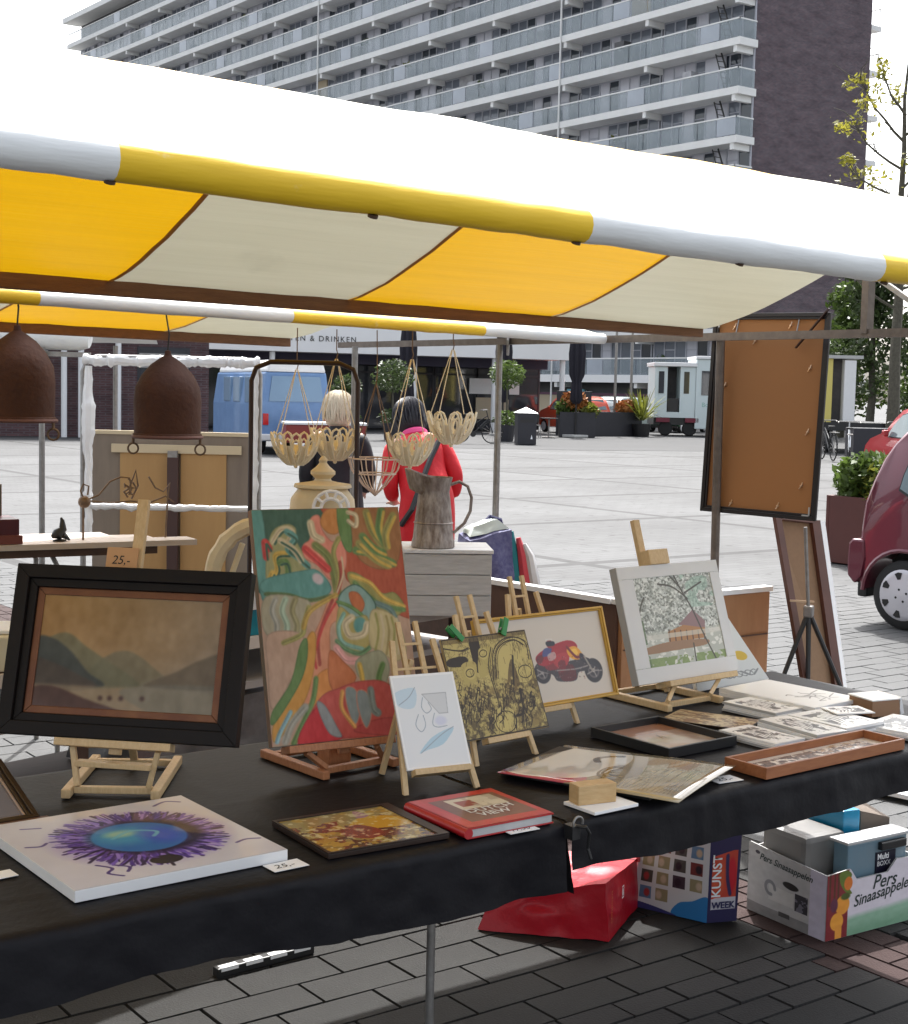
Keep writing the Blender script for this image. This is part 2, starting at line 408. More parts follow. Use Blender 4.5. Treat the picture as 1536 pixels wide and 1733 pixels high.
def seen(x, y, m=0.):
    d = .594 * x + .8 * y; s = .803 * x - .596 * y
    return d > 2.9 - m and abs(s) < .33 * d + .1 + m * 1.6
depth_ = lambda s: .594 * s[1] + .8 * s[2]
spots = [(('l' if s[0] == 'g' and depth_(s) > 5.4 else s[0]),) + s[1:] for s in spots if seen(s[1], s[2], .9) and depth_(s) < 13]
spots.sort(key=lambda s: (not seen(s[1], s[2]), depth_(s)))
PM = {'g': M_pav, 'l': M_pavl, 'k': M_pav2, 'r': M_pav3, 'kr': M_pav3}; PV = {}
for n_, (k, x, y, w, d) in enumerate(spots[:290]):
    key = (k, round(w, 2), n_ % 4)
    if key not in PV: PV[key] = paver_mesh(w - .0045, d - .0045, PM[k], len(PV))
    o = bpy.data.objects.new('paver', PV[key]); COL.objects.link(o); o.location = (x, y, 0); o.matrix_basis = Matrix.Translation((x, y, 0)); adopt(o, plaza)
for kk, m in PM.items():
    b = MB()
    for k, x, y, w, d in spots[290:]:
        if k != kk: continue
        w -= .0045; d -= .0045; e = .0025; h = rnd.uniform(-.0015, .0015)
        b.add([(x-w/2, y-d/2, -.016), (x+w/2, y-d/2, -.016), (x+w/2, y+d/2, -.016), (x-w/2, y+d/2, -.016), (x-w/2+e, y-d/2+e, h), (x+w/2-e, y-d/2+e, h), (x+w/2-e, y+d/2-e, h), (x-w/2+e, y+d/2-e, h)],
              [(4, 5, 6, 7), (0, 1, 5, 4), (1, 2, 6, 5), (2, 3, 7, 6), (3, 0, 4, 7)])
    if b.f:
        o = b.build('pavers_further_off', m, plaza); kind(o, 'stuff')
b = MB(); b.add([(28.5, 33.0, -.009), (43.9, 27.0, -.009), (80, 40, -.009), (62, 170, -.009), (-40, 120, -.009), (12, 41.5, -.009)], [(0, 1, 2, 3, 4, 5)])
kind(b.build('terrace_pavement', mat('darker terrace paving', (.07, .07, .071), .85, spec=.25, n=(.5, .7), col2=(.055, .055, .056))), 'structure')
# ---------------------------------------------------------------- apartment building
def brick_mat(name, c1, c2, mort, bw=.22, bh=.075):
    m = bpy.data.materials.new(name); m.use_nodes = True; t = m.node_tree; L = t.links.new; b = t.nodes['Principled BSDF']
    tc = t.nodes.new('ShaderNodeTexCoord'); sp = t.nodes.new('ShaderNodeSeparateXYZ'); L(tc.outputs['Object'], sp.inputs[0])
    ad = t.nodes.new('ShaderNodeMath'); L(sp.outputs[0], ad.inputs[0]); L(sp.outputs[1], ad.inputs[1])
    cb = t.nodes.new('ShaderNodeCombineXYZ'); L(ad.outputs[0], cb.inputs[0]); L(sp.outputs[2], cb.inputs[1])
    br = t.nodes.new('ShaderNodeTexBrick'); br.inputs['Scale'].default_value = 1; br.inputs['Brick Width'].default_value = bw; br.inputs['Row Height'].default_value = bh; br.inputs['Mortar Size'].default_value = .012
    br.inputs['Color1'].default_value = (*c1, 1); br.inputs['Color2'].default_value = (*c2, 1); br.inputs['Mortar'].default_value = (*mort, 1); L(cb.outputs[0], br.inputs[0])
    ns = t.nodes.new('ShaderNodeTexNoise'); ns.inputs['Scale'].default_value = 1.1; ns.inputs['Detail'].default_value = 10; ns.inputs['Roughness'].default_value = .85; mp = t.nodes.new('ShaderNodeMapping'); mp.inputs['Scale'].default_value = (.5, 1.6, 1); L(cb.outputs[0], mp.inputs[0]); L(mp.outputs[0], ns.inputs[0])
    rp = t.nodes.new('ShaderNodeValToRGB'); rp.color_ramp.elements[0].position = .35; rp.color_ramp.elements[1].position = .65; rp.color_ramp.elements[0].color = (.5, .44, .5, 1); rp.color_ramp.elements[1].color = (1.45, 1.42, 1.45, 1); L(ns.outputs[0], rp.inputs[0])
    mx = t.nodes.new('ShaderNodeMix'); mx.data_type = 'RGBA'; mx.blend_type = 'MULTIPLY'; mx.inputs[0].default_value = 1; L(br.outputs[0], mx.inputs[6]); L(rp.outputs[0], mx.inputs[7]); L(mx.outputs[2], b.inputs['Base Color'])
    b.inputs['Roughness'].default_value = .85
    return m
M_brick = brick_mat('dark purple brick', (.115, .075, .085), (.07, .056, .068), (.115, .105, .11))
M_brick2 = brick_mat('brown shop brick', (.1, .05, .05), (.07, .036, .038), (.1, .08, .08))
M_bglass = mat('balcony glass', (.38, .44, .47), .12, spec=.6, n=(.35, .95), col2=(.22, .27, .3), stretch=(1, 1, .3), alpha=.42)
M_bglass2 = mat('frosted balcony glass', (.5, .55, .62), .2, spec=.5, n=(.5, .5), alpha=.85)
M_slab = mat('balcony slab concrete', (.8, .8, .78), .8, n=(.8, .7), col2=(.66, .66, .65))
M_fac = mat('facade panel', (.1, .1, .105), .7, n=(.6, .6), col2=(.07, .07, .075))
M_fr = mat('window frame grey', (.4, .41, .46), .6)
M_p1 = mat('window pane dark', (.035, .045, .06), .06, spec=.6)
M_p2 = mat('window pane with net curtain', (.6, .6, .66), .25, n=(6, .6), col2=(.45, .46, .52), stretch=(1, 6, .3))
M_p3 = mat('window pane grey', (.2, .22, .27), .1, n=(.5, .7), col2=(.12, .14, .17))
BX, BY0, BAY, NB = 63.36, 59.26, 7.6, 13
BY1 = BY0 + BAY * NB
apt = thing('apartment_building', 'tall apartment slab with rows of glass balconies and a dark brick gable end', 'apartment building', (69, 59.5, 0))
MB().b2((BX + 1.55, BY0 + .25, 0), (BX + 12.0, BY1, 41.0)).build('wall', M_brick, apt)
f = MB(); f.b2((BX + 1.5, BY0 + .5, 0), (BX + 1.56, BY1 - .05, 40.9)); f.build('facade_panel', M_fac, apt)
zs = [2.85 + 2.74 * i for i in range(14)]
slab_me = None
for z in zs + [41.2]:
    top = z > 41
    b = MB(); b.b2((BX - (.5 if top else 0), BY0 - (.1 if not top else .5), z - (.55 if top else .42)), (BX + 1.5, BY1 + .3, z)); b.build('roof_edge' if top else 'balcony_slab', M_slab, apt)
    if top: continue
    b = MB(); b.b2((BX + .02, BY0, z + 1.02), (BX + .1, BY1, z + 1.1)); b.b2((BX + .02, BY0, z + 1.02), (BX + 1.5, BY0 + .06, z + 1.1))
    b.build('handrail', M_slab, apt)
bb = MB(); bb.b2((0, -.14, -.36), (1.35, .14, 0)); o = bb.build('balcony_beam', M_slab); beam_me = o.data; bpy.data.objects.remove(o)
bb = MB(); [bb.b2((0, .03 + i * BAY / 5, 0), (.03, BAY / 5 * (i + 1) - .04, 1.0)) for i in range(5)]; o = bb.build('balcony_glass', M_bglass); gl_me = o.data; bpy.data.objects.remove(o)
bb = MB(); bb.b2((-.01, .03, .02), (.0, BAY / 5 - .04, .98)); o = bb.build('frosted_pane', M_bglass2); gf_me = o.data; bpy.data.objects.remove(o)
bb = MB(); bb.b2((0, 0, 0), (1.4, .03, 1.0)); o = bb.build('balcony_glass', M_bglass); ge_me = o.data; bpy.data.objects.remove(o)
def inst(name, me, loc, par):
    o = bpy.data.objects.new(name, me); COL.objects.link(o); o.location = loc; o.matrix_basis = Matrix.Translation(Vector(loc)); adopt(o, par); return o
wvar = []
pw = BAY / 8
for v in range(4):
    r = random.Random(40 + v); fb = MB(); 
    for i in range(9):
        y = .12 + i * (BAY - .24) / 8
        fb.b2((-.05, y - .05, 0), (.02, y + .05, 2.3))
    fb.b2((-.05, .1, 2.2), (.02, BAY - .1, 2.3)); fb.b2((-.05, .1, 0), (.02, BAY - .1, .07))
    for i in (1, 4, 6): fb.b2((-.04, .12 + i * (BAY - .24) / 8, 1.55), (.02, .12 + (i + 1) * (BAY - .24) / 8, 1.62))
    o = fb.build('window', M_fr); fm = o.data; bpy.data.objects.remove(o)
    kinds = [r.choice((M_p1, M_p2, M_p3, M_p1, M_p2, M_p3, M_p3)) for _ in range(8)]
    wvar.append((fm, kinds))
pane_me = {}
for m in (M_p1, M_p2, M_p3):
    b = MB(); b.b2((-.012, .05, .07), (.004, (BAY - .24) / 8 - .05, 2.2)); o = b.build('pane', m); pane_me[m] = o.data; bpy.data.objects.remove(o)
M_dish = mat('balcony clutter', (.5, .5, .52), .6, n=(2, .8), col2=(.2, .2, .22))
M_beige_ = mat('beige sun screen', (.5, .42, .3), .8)
far_panes = {}
for bi in range(NB):
    y0 = BY0 + bi * BAY
    for k, z in enumerate(zs):
        inst('balcony_beam', beam_me, (BX + .06, y0 + (.3 if bi == 0 else 0), z - .425), apt)
        if z < 11 and bi > 3 and bi < 12 and z > 3: continue      # behind the canopies
        gq = inst('balcony_glass', gl_me, (BX + .04, y0, z + .03), apt)
        if (bi * 7 + k * 3) % 5 < 3: inst('frosted_pane', gf_me, (BX + .04, y0 + BAY / 5 * ((bi * 2 + k * 3) % 5), z + .03), gq)
        if bi == 0: inst('balcony_glass', ge_me, (BX + .05, y0, z + .03), apt)
        if z > 38.4: continue
        v = (bi * 3 + k * 5 + (k * bi) % 3) % 4
        w = inst('window', wvar[v][0], (BX + 1.48, y0, z + .02), apt)
        for i, m in enumerate(wvar[v][1]):
            if bi < 3 and z > 13:
                inst('pane', pane_me[m], (BX + 1.48, y0 + .12 + i * (BAY - .24) / 8, z + .02), w)
            else:
                far_panes.setdefault(m, MB()).b2((BX + 1.468, y0 + .17 + i * (BAY - .24) / 8, z + .09), (BX + 1.484, y0 + .07 + (i + 1) * (BAY - .24) / 8, z + 2.22))
        if (bi * 5 + k * 3) % 4 == 0 and bi < 9:
            b = MB(); rp_ = random.Random(bi * 31 + k); yy = y0 + rp_.uniform(.8, 6.5)
            for _ in range(26): p = Vector((BX + .25 + rp_.uniform(-.1, .15), yy + rp_.uniform(-.45, .45), z + .95 + rp_.uniform(-.2, .3))); e = Vector((rp_.uniform(-1, 1), rp_.uniform(-1, 1), rp_.uniform(-1, 1))).normalized() * .16; d = Vector((rp_.uniform(-1, 1), rp_.uniform(-1, 1), rp_.uniform(-1, 1))).normalized() * .1; b.add([p - e, p + d, p + e, p - d], [(0, 1, 2, 3)])
            b.build('balcony_plant', (M_leafd, M_leaf, M_leafy)[k % 3], apt)
        if (bi * 3 + k) % 5 == 1 and bi < 9:
            b = MB(); yy = y0 + 1 + (k * 1.7) % 4.5; b.b2((BX + 1.3, yy, z + .3), (BX + 1.42, yy + 1.6, z + 2.2)); b.build('sun_screen', (M_p2, M_dish, M_beige_)[k % 3], apt)
        if (bi + k) % 2 == 0:
            b = MB(); yy = y0 + rnd.uniform(.8, 6); b.b2((BX + .3, yy, z), (BX + .9, yy + rnd.uniform(.5, 1.4), z + rnd.uniform(.8, 1.6))); b.build('balcony_cabinet', M_dish if rnd.random() < .6 else M_fac, apt)
for m, b in far_panes.items(): kind(b.build('panes_further_off', m, apt), 'stuff')
# galleries on the far long side, drainpipes, zigzag fire ladder
for z in zs: MB().b2((BX + 12.0, BY0 + .5, z - .3), (BX + 13.3, BY0 + 20, z + .0)).build('gallery_slab', M_slab, apt)
for z in zs:
    b = MB()
    for i in range(6): b.b2((BX + 13.22, BY0 + .6 + i * 1.2, z), (BX + 13.27, BY0 + .65 + i * 1.2, z + 1.1))
    b.b2((BX + 13.2, BY0 + .5, z + 1.06), (BX + 13.28, BY0 + 20, z + 1.12)); b.build('gallery_railing', M_slab, apt)
b = MB()
for z in zs[3:9]:
    for q in range(7):
        yy = BY0 + 1.3 + q * .12; b.bar((BX + .9, yy, z + .1 + q * .33), (BX + .9, yy + .5, z + .22 + q * .33), .05, .05)
    b.bar((BX + .9, BY0 + 1.2, z), (BX + .9, BY0 + 2.15, z + 2.3), .07, .07); b.bar((BX + .9, BY0 + 1.75, z), (BX + .9, BY0 + 2.6, z + 2.3), .05, .05)
b.build('balcony_ladder', M_blackm, apt)
for i in (2, 6): MB().tube((BX - .06, BY0 + BAY * i + .3, 0), (BX - .06, BY0 + BAY * i + .3, 41), .06, 6).build('drainpipe', M_slab, apt)
# ground floor below the balconies
M_beige = mat('beige cladding', (.5, .42, .3), .7, n=(.5, .5), col2=(.42, .35, .25))
b = MB()
for i in range(8): b.b2((BX + 1.2, BY0 + .8 + i * 3.8, 0), (BX + 1.3, BY0 + 4.2 + i * 3.8, 1.55))
b.build('ground_floor_panel', M_beige, apt)
MB().b2((BX + 1.15, BY0 + .6, 1.56), (BX + 1.32, BY0 + 32, 1.72)).build('plum_fascia', mat('plum paint', (.12, .05, .09), .5), apt)
MB().b2((BX + .9, BY0 + 13.4, 1.0), (BX + 1.1, BY0 + 15.0, 1.95)).build('blue_sign', mat('pale blue sign', (.2, .5, .62), .4), apt)
MB().b2((BX - .06, BY0 - .1, 2.4), (BX + .2, BY1, 2.88)).build('white_fascia', M_white, apt)

# ---------------------------------------------------------------- shops across the square
PV0, PV1 = Vector((21.62, 51.93, 0)), Vector((40.10, 47.34, 0))
pd = (PV1 - PV0); plen = pd.length; pyaw = math.degrees(math.atan2(pd.y, pd.x))
T = frame(PV0, pyaw)
pav = thing('shop_pavilion', 'low cafe pavilion with white fascia, slim columns and dark glass front', 'shop building', tuple((PV0 + PV1) / 2), pyaw)
M_fascia = mat('white fascia board', g(.8), .6, n=(.6, .5), col2=g(.7))
MB(T).b2((0, -1.6, 3.0), (plen, 4.5, 4.35)).build('fascia', M_fascia, pav)
MB(T).b2((-1, 1.6, 0), (plen - .6, 9, 3.0)).build('wall', mat('dark shop interior', (.025, .024, .028), .5, n=(1, .8), col2=(.012, .012, .014)), pav)
for x in (6.6, 12.35, 15.8, 18.85):
    MB(T).tube((x, -1.35, 0), (x, -1.35, 3.0), .11, 12).build('column', M_white, pav)
M_shopg = mat('shop glass', (.05, .055, .065), .05, spec=.8, n=(.8, .9), col2=(.02, .02, .025))
x = .2
while x < plen - 1.4:
    w = rnd.choice((1.3, 1.6, 1.9))
    wn = MB(T); wn.b2((x, 1.5, .12), (x + .07, 1.6, 2.9)); wn.b2((x + w - .07, 1.5, .12), (x + w, 1.6, 2.9)); wn.b2((x, 1.5, 2.3), (x + w, 1.6, 2.38)); wn.b2((x, 1.5, .06), (x + w, 1.6, .14))
    wo = wn.build('shop_window', M_dk, pav)
    MB(T).b2((x + .07, 1.53, .14), (x + w - .07, 1.56, 2.9)).build('pane', M_shopg, wo)
    x += w + rnd.choice((.02, .05, .5))
MB(T).b2((15.9, 1.38, 1.55), (18.2, 1.46, 2.2)).build('white_poster', M_white, pav)
MB(T).b2((16.2, 1.36, .5), (17.7, 1.42, 1.4)).build('menu_board', M_beige, pav)
MB(T).b2((.2, -.2, 2.62), (plen - .3, .1, 3.0)).build('awning_box', mat('violet grey awning', (.05, .045, .075), .7), pav)
u = pd.normalized()
text('ETEN & DRINKEN', T @ Vector((7.0, -1.62, 3.42)), u, (0, 0, 1), .3, M_ink, 'lettering', pav, space=1.25)
# brown brick shop to the left
Ts = frame((9.5, 45.5, 0), -18)
shop = thing('brick_shop', 'dark brown brick shop with pale columns and grilled windows', 'shop building', (14, 44, 0), -18)
MB(Ts).b2((0, 0, 0), (12.4, 8, 3.3)).build('wall', M_brick2, shop)
MB(Ts).b2((-.2, -.5, 3.3), (12.6, 8.2, 4.3)).build('fascia', M_fascia, shop)
for x in (8.0, 8.5, 9.6): MB(Ts).tube((x, -.3, 0), (x, -.3, 3.3), .09, 10).build('column', M_white, shop)
for x in (1.2, 3.6, 6.0, 10.2):
    wo = MB(Ts).b2((x, -.04, .8), (x + 1.6, .02, 2.8)).build('window', M_dk, shop)
    MB(Ts).b2((x + .08, -.06, .88), (x + 1.52, -.03, 2.72)).build('pane', M_shopg, wo)
    b = MB(Ts)
    for i in range(5): b.b2((x + .05, -.1, .95 + i * .4), (x + 1.55, -.08, 1.0 + i * .4))
    b.build('grille', M_steel, wo)
# ---------------------------------------------------------------- market stalls
def pvc(name, col, dark, tr=.5):
    m = mat(name, col, .42, spec=1.0, n=(2.2, .8), col2=dark, stretch=(.5, 12, 12), wear=(1.7, .69, tuple(v * .8 for v in dark)), trans=tr, bump=(7, .25))
    return m
M_yel = pvc('yellow stall canvas', (.84, .47, .004), (.72, .39, .003), .15)
M_whi = pvc('off white stall canvas', (.68, .66, .5), (.58, .56, .41), .1)
M_seam = mat('doubled canvas seam', (.4, .2, .05), .6, n=(20, .6), col2=(.3, .14, .035), trans=.25)
M_rollw = mat('white canvas roll', (.74, .76, .76), .5, n=(4, .9), col2=(.64, .65, .65), stretch=(.7, 5, 5), bump=(16, .16), wear=(14, .7, (.5, .47, .42)))
M_rolly = mat('yellow canvas roll', (.8, .53, .02), .5, n=(4, .9), col2=(.7, .44, .014), stretch=(.7, 5, 5), bump=(16, .16), wear=(16, .7, (.72, .62, .35)))
M_eye = mat('eyelet metal', (.08, .05, .035), .4, .6)
def canopy(T, xs, cols, par, yf, yr, yb, zf, zr, zb, r_roll, seed=0, hem_w=.008):
    """striped gable canvas: xs stripe limits, cols 'w'/'y'; zf, zr, zb heights of front edge, ridge, back edge as functions of x"""
    ns = lambda p, s: noise.noise(Vector(p) * s)
    def surf(x, t):
        rip = .004 * ns((x * 3.1, seed, 2), 2.2) * math.exp(-((t - 1) / .25) ** 2)
        if t < 1:                                        # front slope
            y = yf + (yr - yf) * t; z = zf(x) + r_roll * .8 + (zr(x) - zf(x) - r_roll * .8) * t - .022 * math.sin(math.pi * t) * 1.2
        else:
            s = t - 1; y = yr + (yb - yr) * s; z = zr(x) + (zb(x) - zr(x)) * (1 - (1 - s) ** 1.4)
        z += .004 * ns((x * 5, y * 9, seed + 4), 1.3) * max(0, t - 1) + .006 * ns((x * 1.3, y * 1.1, seed), 1.5) * (math.sin(math.pi * min(1, t / 2)) + .2)
        return (x, y, z + rip)
    for i, c in enumerate(cols):
        x0, x1 = xs[i], xs[i + 1]
        MB(T).grid(lambda u, v: surf(x0 + (x1 - x0) * u, 2 * v), 8, 26).build('canvas_stripe', M_yel if c == 'y' else M_whi, par, smooth='all')
        b = MB(T); pts = [(x, yf - .004, zf(x)) for x in np.linspace(x0, x1, 31)]
        b.path([(p[0], p[1], p[2] + .0015 * ns(p, 9)) for p in pts], [r_roll * (1 + .07 * ns(p, 7) + .05 * ns(p, 19)) for p in pts], 14)
        b.build('rolled_hem', M_rolly if c == 'y' else M_rollw, par, smooth=True)
        if i:
            def sm(u, v, x0=x0):
                p = surf(x0 + (u - .5) * 2 * hem_w, 2 * v); return (p[0], p[1], p[2] - .004)
            MB(T).grid(sm, 1, 26).build('seam', M_seam, par, smooth='all')
    for x in (xs[0], xs[-1]):
        def sm(u, v, x=x):
            p = surf(x + (u - .5) * .03, 2 * v); return (p[0], p[1], p[2] - .004)
    return surf
st1 = thing('market_stall', 'nearest market stall under a yellow and white striped canvas roof on steel poles', 'market stall', (2.4, 3.0, 0))
zf1 = lambda x: 1.968 - .0205 * (x - .7)
zr1 = lambda x: 2.345 - .012 * (x - 1.25)
zb1 = lambda x: 1.945 - .014 * (x - 1.75)
XS1 = [-1.7, -.85, .02, .865, 1.752, 2.572, 3.43, 4.215]
surf1 = canopy(I4, XS1, 'wywywyw', st1, 2.0, 3.05, 4.08, zf1, zr1, zb1, .03, 1)
for x in (.0, .43, .86, 1.305, 1.735, 2.155, 2.6, 3.02, 3.45, 3.9):
    b = MB(); z = zf1(x) - .031
    b.lathe([(.0085, -.002), (.0085, .003), (.004, .003), (.004, -.002)], (x, 1.992, z), 10, M=Matrix.Rotation(R(25), 4, 'X')); b.build('eyelet', M_eye, st1, smooth=True)
MB().bar((-1.7, 4.09, 1.962), (4.21, 4.09, 1.903), .05, .046).build('eave_beam', M_beam, st1, bevel=.004)
MB().bar((-1.7, 2.0, zf1(-1.7)), (4.21, 2.0, zf1(4.21)), .03, .03).build('front_beam', M_beam, st1)
MB().tube((-1.7, 3.05, 2.33), (4.3, 3.05, 2.285), .014).build('ridge_pole', M_steel_brown, st1)
def end_frame(X, par, y0, y1):
    MB().bar((X, y0, 1.9), (X - .0, y1, 1.9), .028, .032).build('side_bar', M_steel_brown, par)
    MB().bar((X, 3.57, 1.9), (X, 3.57, 2.12), .04, .03, (0, 1, 0)).build('strut', M_steel_brown, par)
    MB().bar((X, 3.52, 2.1), (X, 3.22, 1.92), .018, .018).build('brace', M_steel, par)
    MB().bar((X, 3.57, 2.12), (X, 3.05, 2.3), .022, .022).build('rafter', M_steel_brown, par)
    MB().bar((X, 2.02, zf1(X)), (X, 3.05, 2.3), .022, .022).build('rafter', M_steel_brown, par)
end_frame(4.57, st1, 1.98, 7.3)
b = MB(); b.tube((4.625, 4.34, 0), (4.612, 4.352, 1.885), .0185); b.build('pole', M_steel_brown, st1)
MB().tube((4.575, 2.4, 0), (4.575, 2.4, 1.885), .0185).build('pole', M_steel_brown, st1)
for x in (-1.4,):
    for y in (2.4, 4.3): MB().tube((x, y, 0), (x, y, 1.93), .0185).build('pole', M_steel_brown, st1)

# second stall, back to back with the first and slightly turned
T2 = frame((1.5, 4.30, 0), 13.3)
st2 = thing('market_stall', 'second striped market stall standing behind the first, with a white and yellow front roll', 'market stall', (2.9, 5.7, 0), 13.3)
XS2 = [-3.0, -2.1, -1.2, -.32, .62, 1.125, 2.27, 3.13]
XS2 = [-2.4, -1.55, -.7, .14, 1.18, 2.26, 3.13]
canopy(T2, XS2, 'ywywyw'[::1], st2, 0, 1.0, 2.05, lambda x: 1.9, lambda x: 2.26, lambda x: 1.915, .0235, 2)
MB(T2).bar((-2.4, 2.07, 1.9), (3.13, 2.07, 1.9), .05, .06).build('eave_beam', M_beam, st2, bevel=.004)
MB(T2).bar((-2.4, 0, 1.9), (3.13, 0, 1.9), .028, .028).build('front_beam', M_beam, st2)
MB().tube((4.56, 5.79, 0), (4.56, 5.79, 1.885), .017).build('pole', M_steel, st2)
MB().tube((4.47, 6.98, 0), (4.47, 6.98, 1.885), .018).build('pole', M_steel, st2)
b = MB(); b.lathe([(.0, -.006), (.055, -.006), (.055, .006), (0, .006)], (4.565, 5.73, 1.885), 18, M=Matrix.Rotation(R(90), 4, 'X') @ Matrix.Rotation(R(50), 4, 'Y')); b.build('hanging_disc', M_steel, st2)
for x in (-2.2,): MB(T2).tube((x, .3, 0), (x, .3, 1.89), .018).build('pole', M_steel, st2)
# third stall, white roll at the far left
st3 = thing('market_stall', 'far white market stall roof whose rolled end hangs over the left side', 'market stall', (2.9, 9.2, 0))
T3 = frame((3.6, 8.62, 1.93), 143.3)
MB(T3).path([(0, 0, -.02), (.05, 0, -.01), (.15, 0, 0), (3, 0, .03)], [.05, .075, .085, .085], 16).build('canvas_roll', M_rollw, st3, smooth=True)
MB(T3).grid(lambda u, v: (u * 3, -.02 - v * 2.0, .02 + .4 * math.sin(v * math.pi) + .01 * noise.noise((u * 5, v * 4, 0))), 8, 8).build('canvas_roof', M_rollw, st3, smooth='all')
MB(T3).bar((0, 0, -.11), (3, 0, -.08), .03, .03).build('front_bar', M_steel, st3)
MB().tube((3.335, 8.73, 0), (3.335, 8.73, 1.86), .018).build('pole', M_steel, st3)
MB(T3).tube((2.6, .05, -1.93), (2.6, .05, -.08), .018).build('pole', M_steel, st3)
MB(T3).tube((2.6, -1.95, -1.93), (2.6, -1.95, .0), .018).build('pole', M_steel, st3)
MB(T3).tube((.3, -1.95, -1.93), (.3, -1.95, .0), .018).build('pole', M_steel, st3)

# ---------------------------------------------------------------- tables under black cloths
M_cloth = mat('black cotton cloth', (.0048, .0044, .0062), .56, spec=.2, n=(3, .6), col2=(.0036, .0034, .006), bump=(60, .12), wear=(300, .73, (.035, .034, .036)))
M_plank = mat('table plank', (.3, .22, .14), .7, n=(5, .9), col2=(.2, .14, .08), stretch=(1, 10, 10))
def table(name, label, x0, x1, seed, hem, clabel, legs, end_drop):
    t = thing(name, label, 'table', ((x0 + x1) / 2, 2.75, 0), 0, 'trestle tables of the front stall')
    for i in range(5):
        y = 2.315 + i * .183; MB().b2((x0 + .01, y, .715), (x1 - .01, y + .177, .742)).build('plank', M_plank, t)
    for lx in legs:
        for lx2, ly in ((lx, 2.42), (lx - (.85 if lx < 2 else -.02), 3.14)): MB().tube((lx2, ly, 0), (lx2, ly, .66), .0095, 10).build('leg', M_steel, t, smooth=True)
        MB().bar((lx, 2.36, .688), (lx, 3.2, .688), .03, .05).build('bearer', M_steel, t)
    ns = lambda x, y, k: noise.noise(Vector((x * k, y * k, seed)))
    yf, yb, zt = 2.287, 3.235, .75
    def fn(u, v):
        x = x0 + (x1 - x0) * u
        drop = zt - hem(x) + .006 * ns(x, 0, 4)
        # path across: back hem, up, over the top, down the front
        L = [.12, yb - yf, drop]; s = v * sum(L)
        fold = .02 * ns(x, 1, 5) + .009 * ns(x, 2, 13)
        if s < L[0]: return (x, yb + .004 + .006 * ns(x, 3, 6), zt - (L[0] - s))
        s -= L[0]
        if s < L[1]:
            y = yb - s; e = min(1, (y - yf) / .02); return (x, y, zt - .006 * (1 - e) ** 2 + .0009 * ns(x, y, 6) + .0006 * ns(x, y, 17) + .0016 * max(0, 1 - abs(((x + .12) % .46) - .23 - .01 * ns(y, x, 3)) / .02) + .0014 * max(0, 1 - abs(y - 2.78 - .012 * ns(x, 0, 2)) / .018) + .0012 * max(0, 1 - abs(y - 2.45 - .05 * ns(x, 4, 1.2)) / .016) + .0008 * max(0, ns(x + y, x - y, 9)))
        s -= L[1]; k = s / drop
        return (x, yf - .004 - .012 * k - fold * k - .004 * ns(x, s, 22) - .004 * max(0, 1 - abs(((x + .12) % .46) - .23) / .02), zt - .006 - s)
    NV = 110
    b = MB().grid(fn, int((x1 - x0) * 70), NV)
    if end_drop:
        for xe, sg in ((x1, 1),):
            b.grid(lambda u, v: (xe + sg * (.003 + .02 * v + .012 * ns(u * 3, v, 3) * v), yf - .012 * v + (yb - yf) * u, zt - .004 - end_drop * v * (1 + .06 * ns(u, 5, 4))), 30, 8)
    c = b.build('table_cloth', M_cloth, None, smooth='all')
    tag(c, clabel, 'tablecloth', 'black cloths on the trestle tables')
    return t
table('trestle_table', 'left trestle table standing under the longer black cloth with thin steel legs', -.9, 2.005, 3, lambda x: .636 - .03 * max(0, min(1, (x - 1.2) / .8)) + .006 * math.sin(x * 7), 'black cloth hanging low over the left table front, under the mountain painting', (-.6, 1.762), .15)
table('trestle_table', 'right trestle table standing under the shorter black cloth with books', 2.02, 3.72, 9, lambda x: .652 + .008 * math.sin(x * 4 + 1), 'black cloth with short hem over the right table, under the books and trays', (3.66,), .1)
b = MB(); b.box((2.012, 2.27, .735), (.022, .03, .03)); b.path([(2.012, 2.255, .75), (2.02, 2.235, .752), (2.035, 2.24, .735), (2.04, 2.25, .7), (2.046, 2.245, .676)], .004, 6)
cl = b.build('table_clamp', M_blackm, None, bevel=.003); tag(cl, 'small black clamp at the junction of the two black cloths', 'clamp')
b = MB(); b.path([(2.012 + .013 * math.cos(a), 2.251, .758 + .013 * math.sin(a)) for a in np.linspace(-.3, 3.6, 12)], .0028, 6); b.build('steel_loop', M_steel, cl, smooth=True)
# ---------------------------------------------------------------- paintings and prints (flat colour, with glare painted into the poster)
def homog(quad):
    """maps sketch coordinates inside quad (TL, TR, BR, BL) to picture coordinates 0..1"""
    dst = ((0, 1), (1, 1), (1, 0), (0, 0)); A = []
    for (x, y), (u, v) in zip(quad, dst):
        A.append([x, y, 1, 0, 0, 0, -u * x, -u * y, -u]); A.append([0, 0, 0, x, y, 1, -v * x, -v * y, -v])
    h = np.linalg.svd(np.array(A, float))[2][-1].reshape(3, 3)
    def f(*p):
        out = []
        for x, y in p:
            q = h @ (x, y, 1); out.append((q[0] / q[2], q[1] / q[2]))
        return out
    return f
def c8(*c): return tuple(v / 255 for v in c)

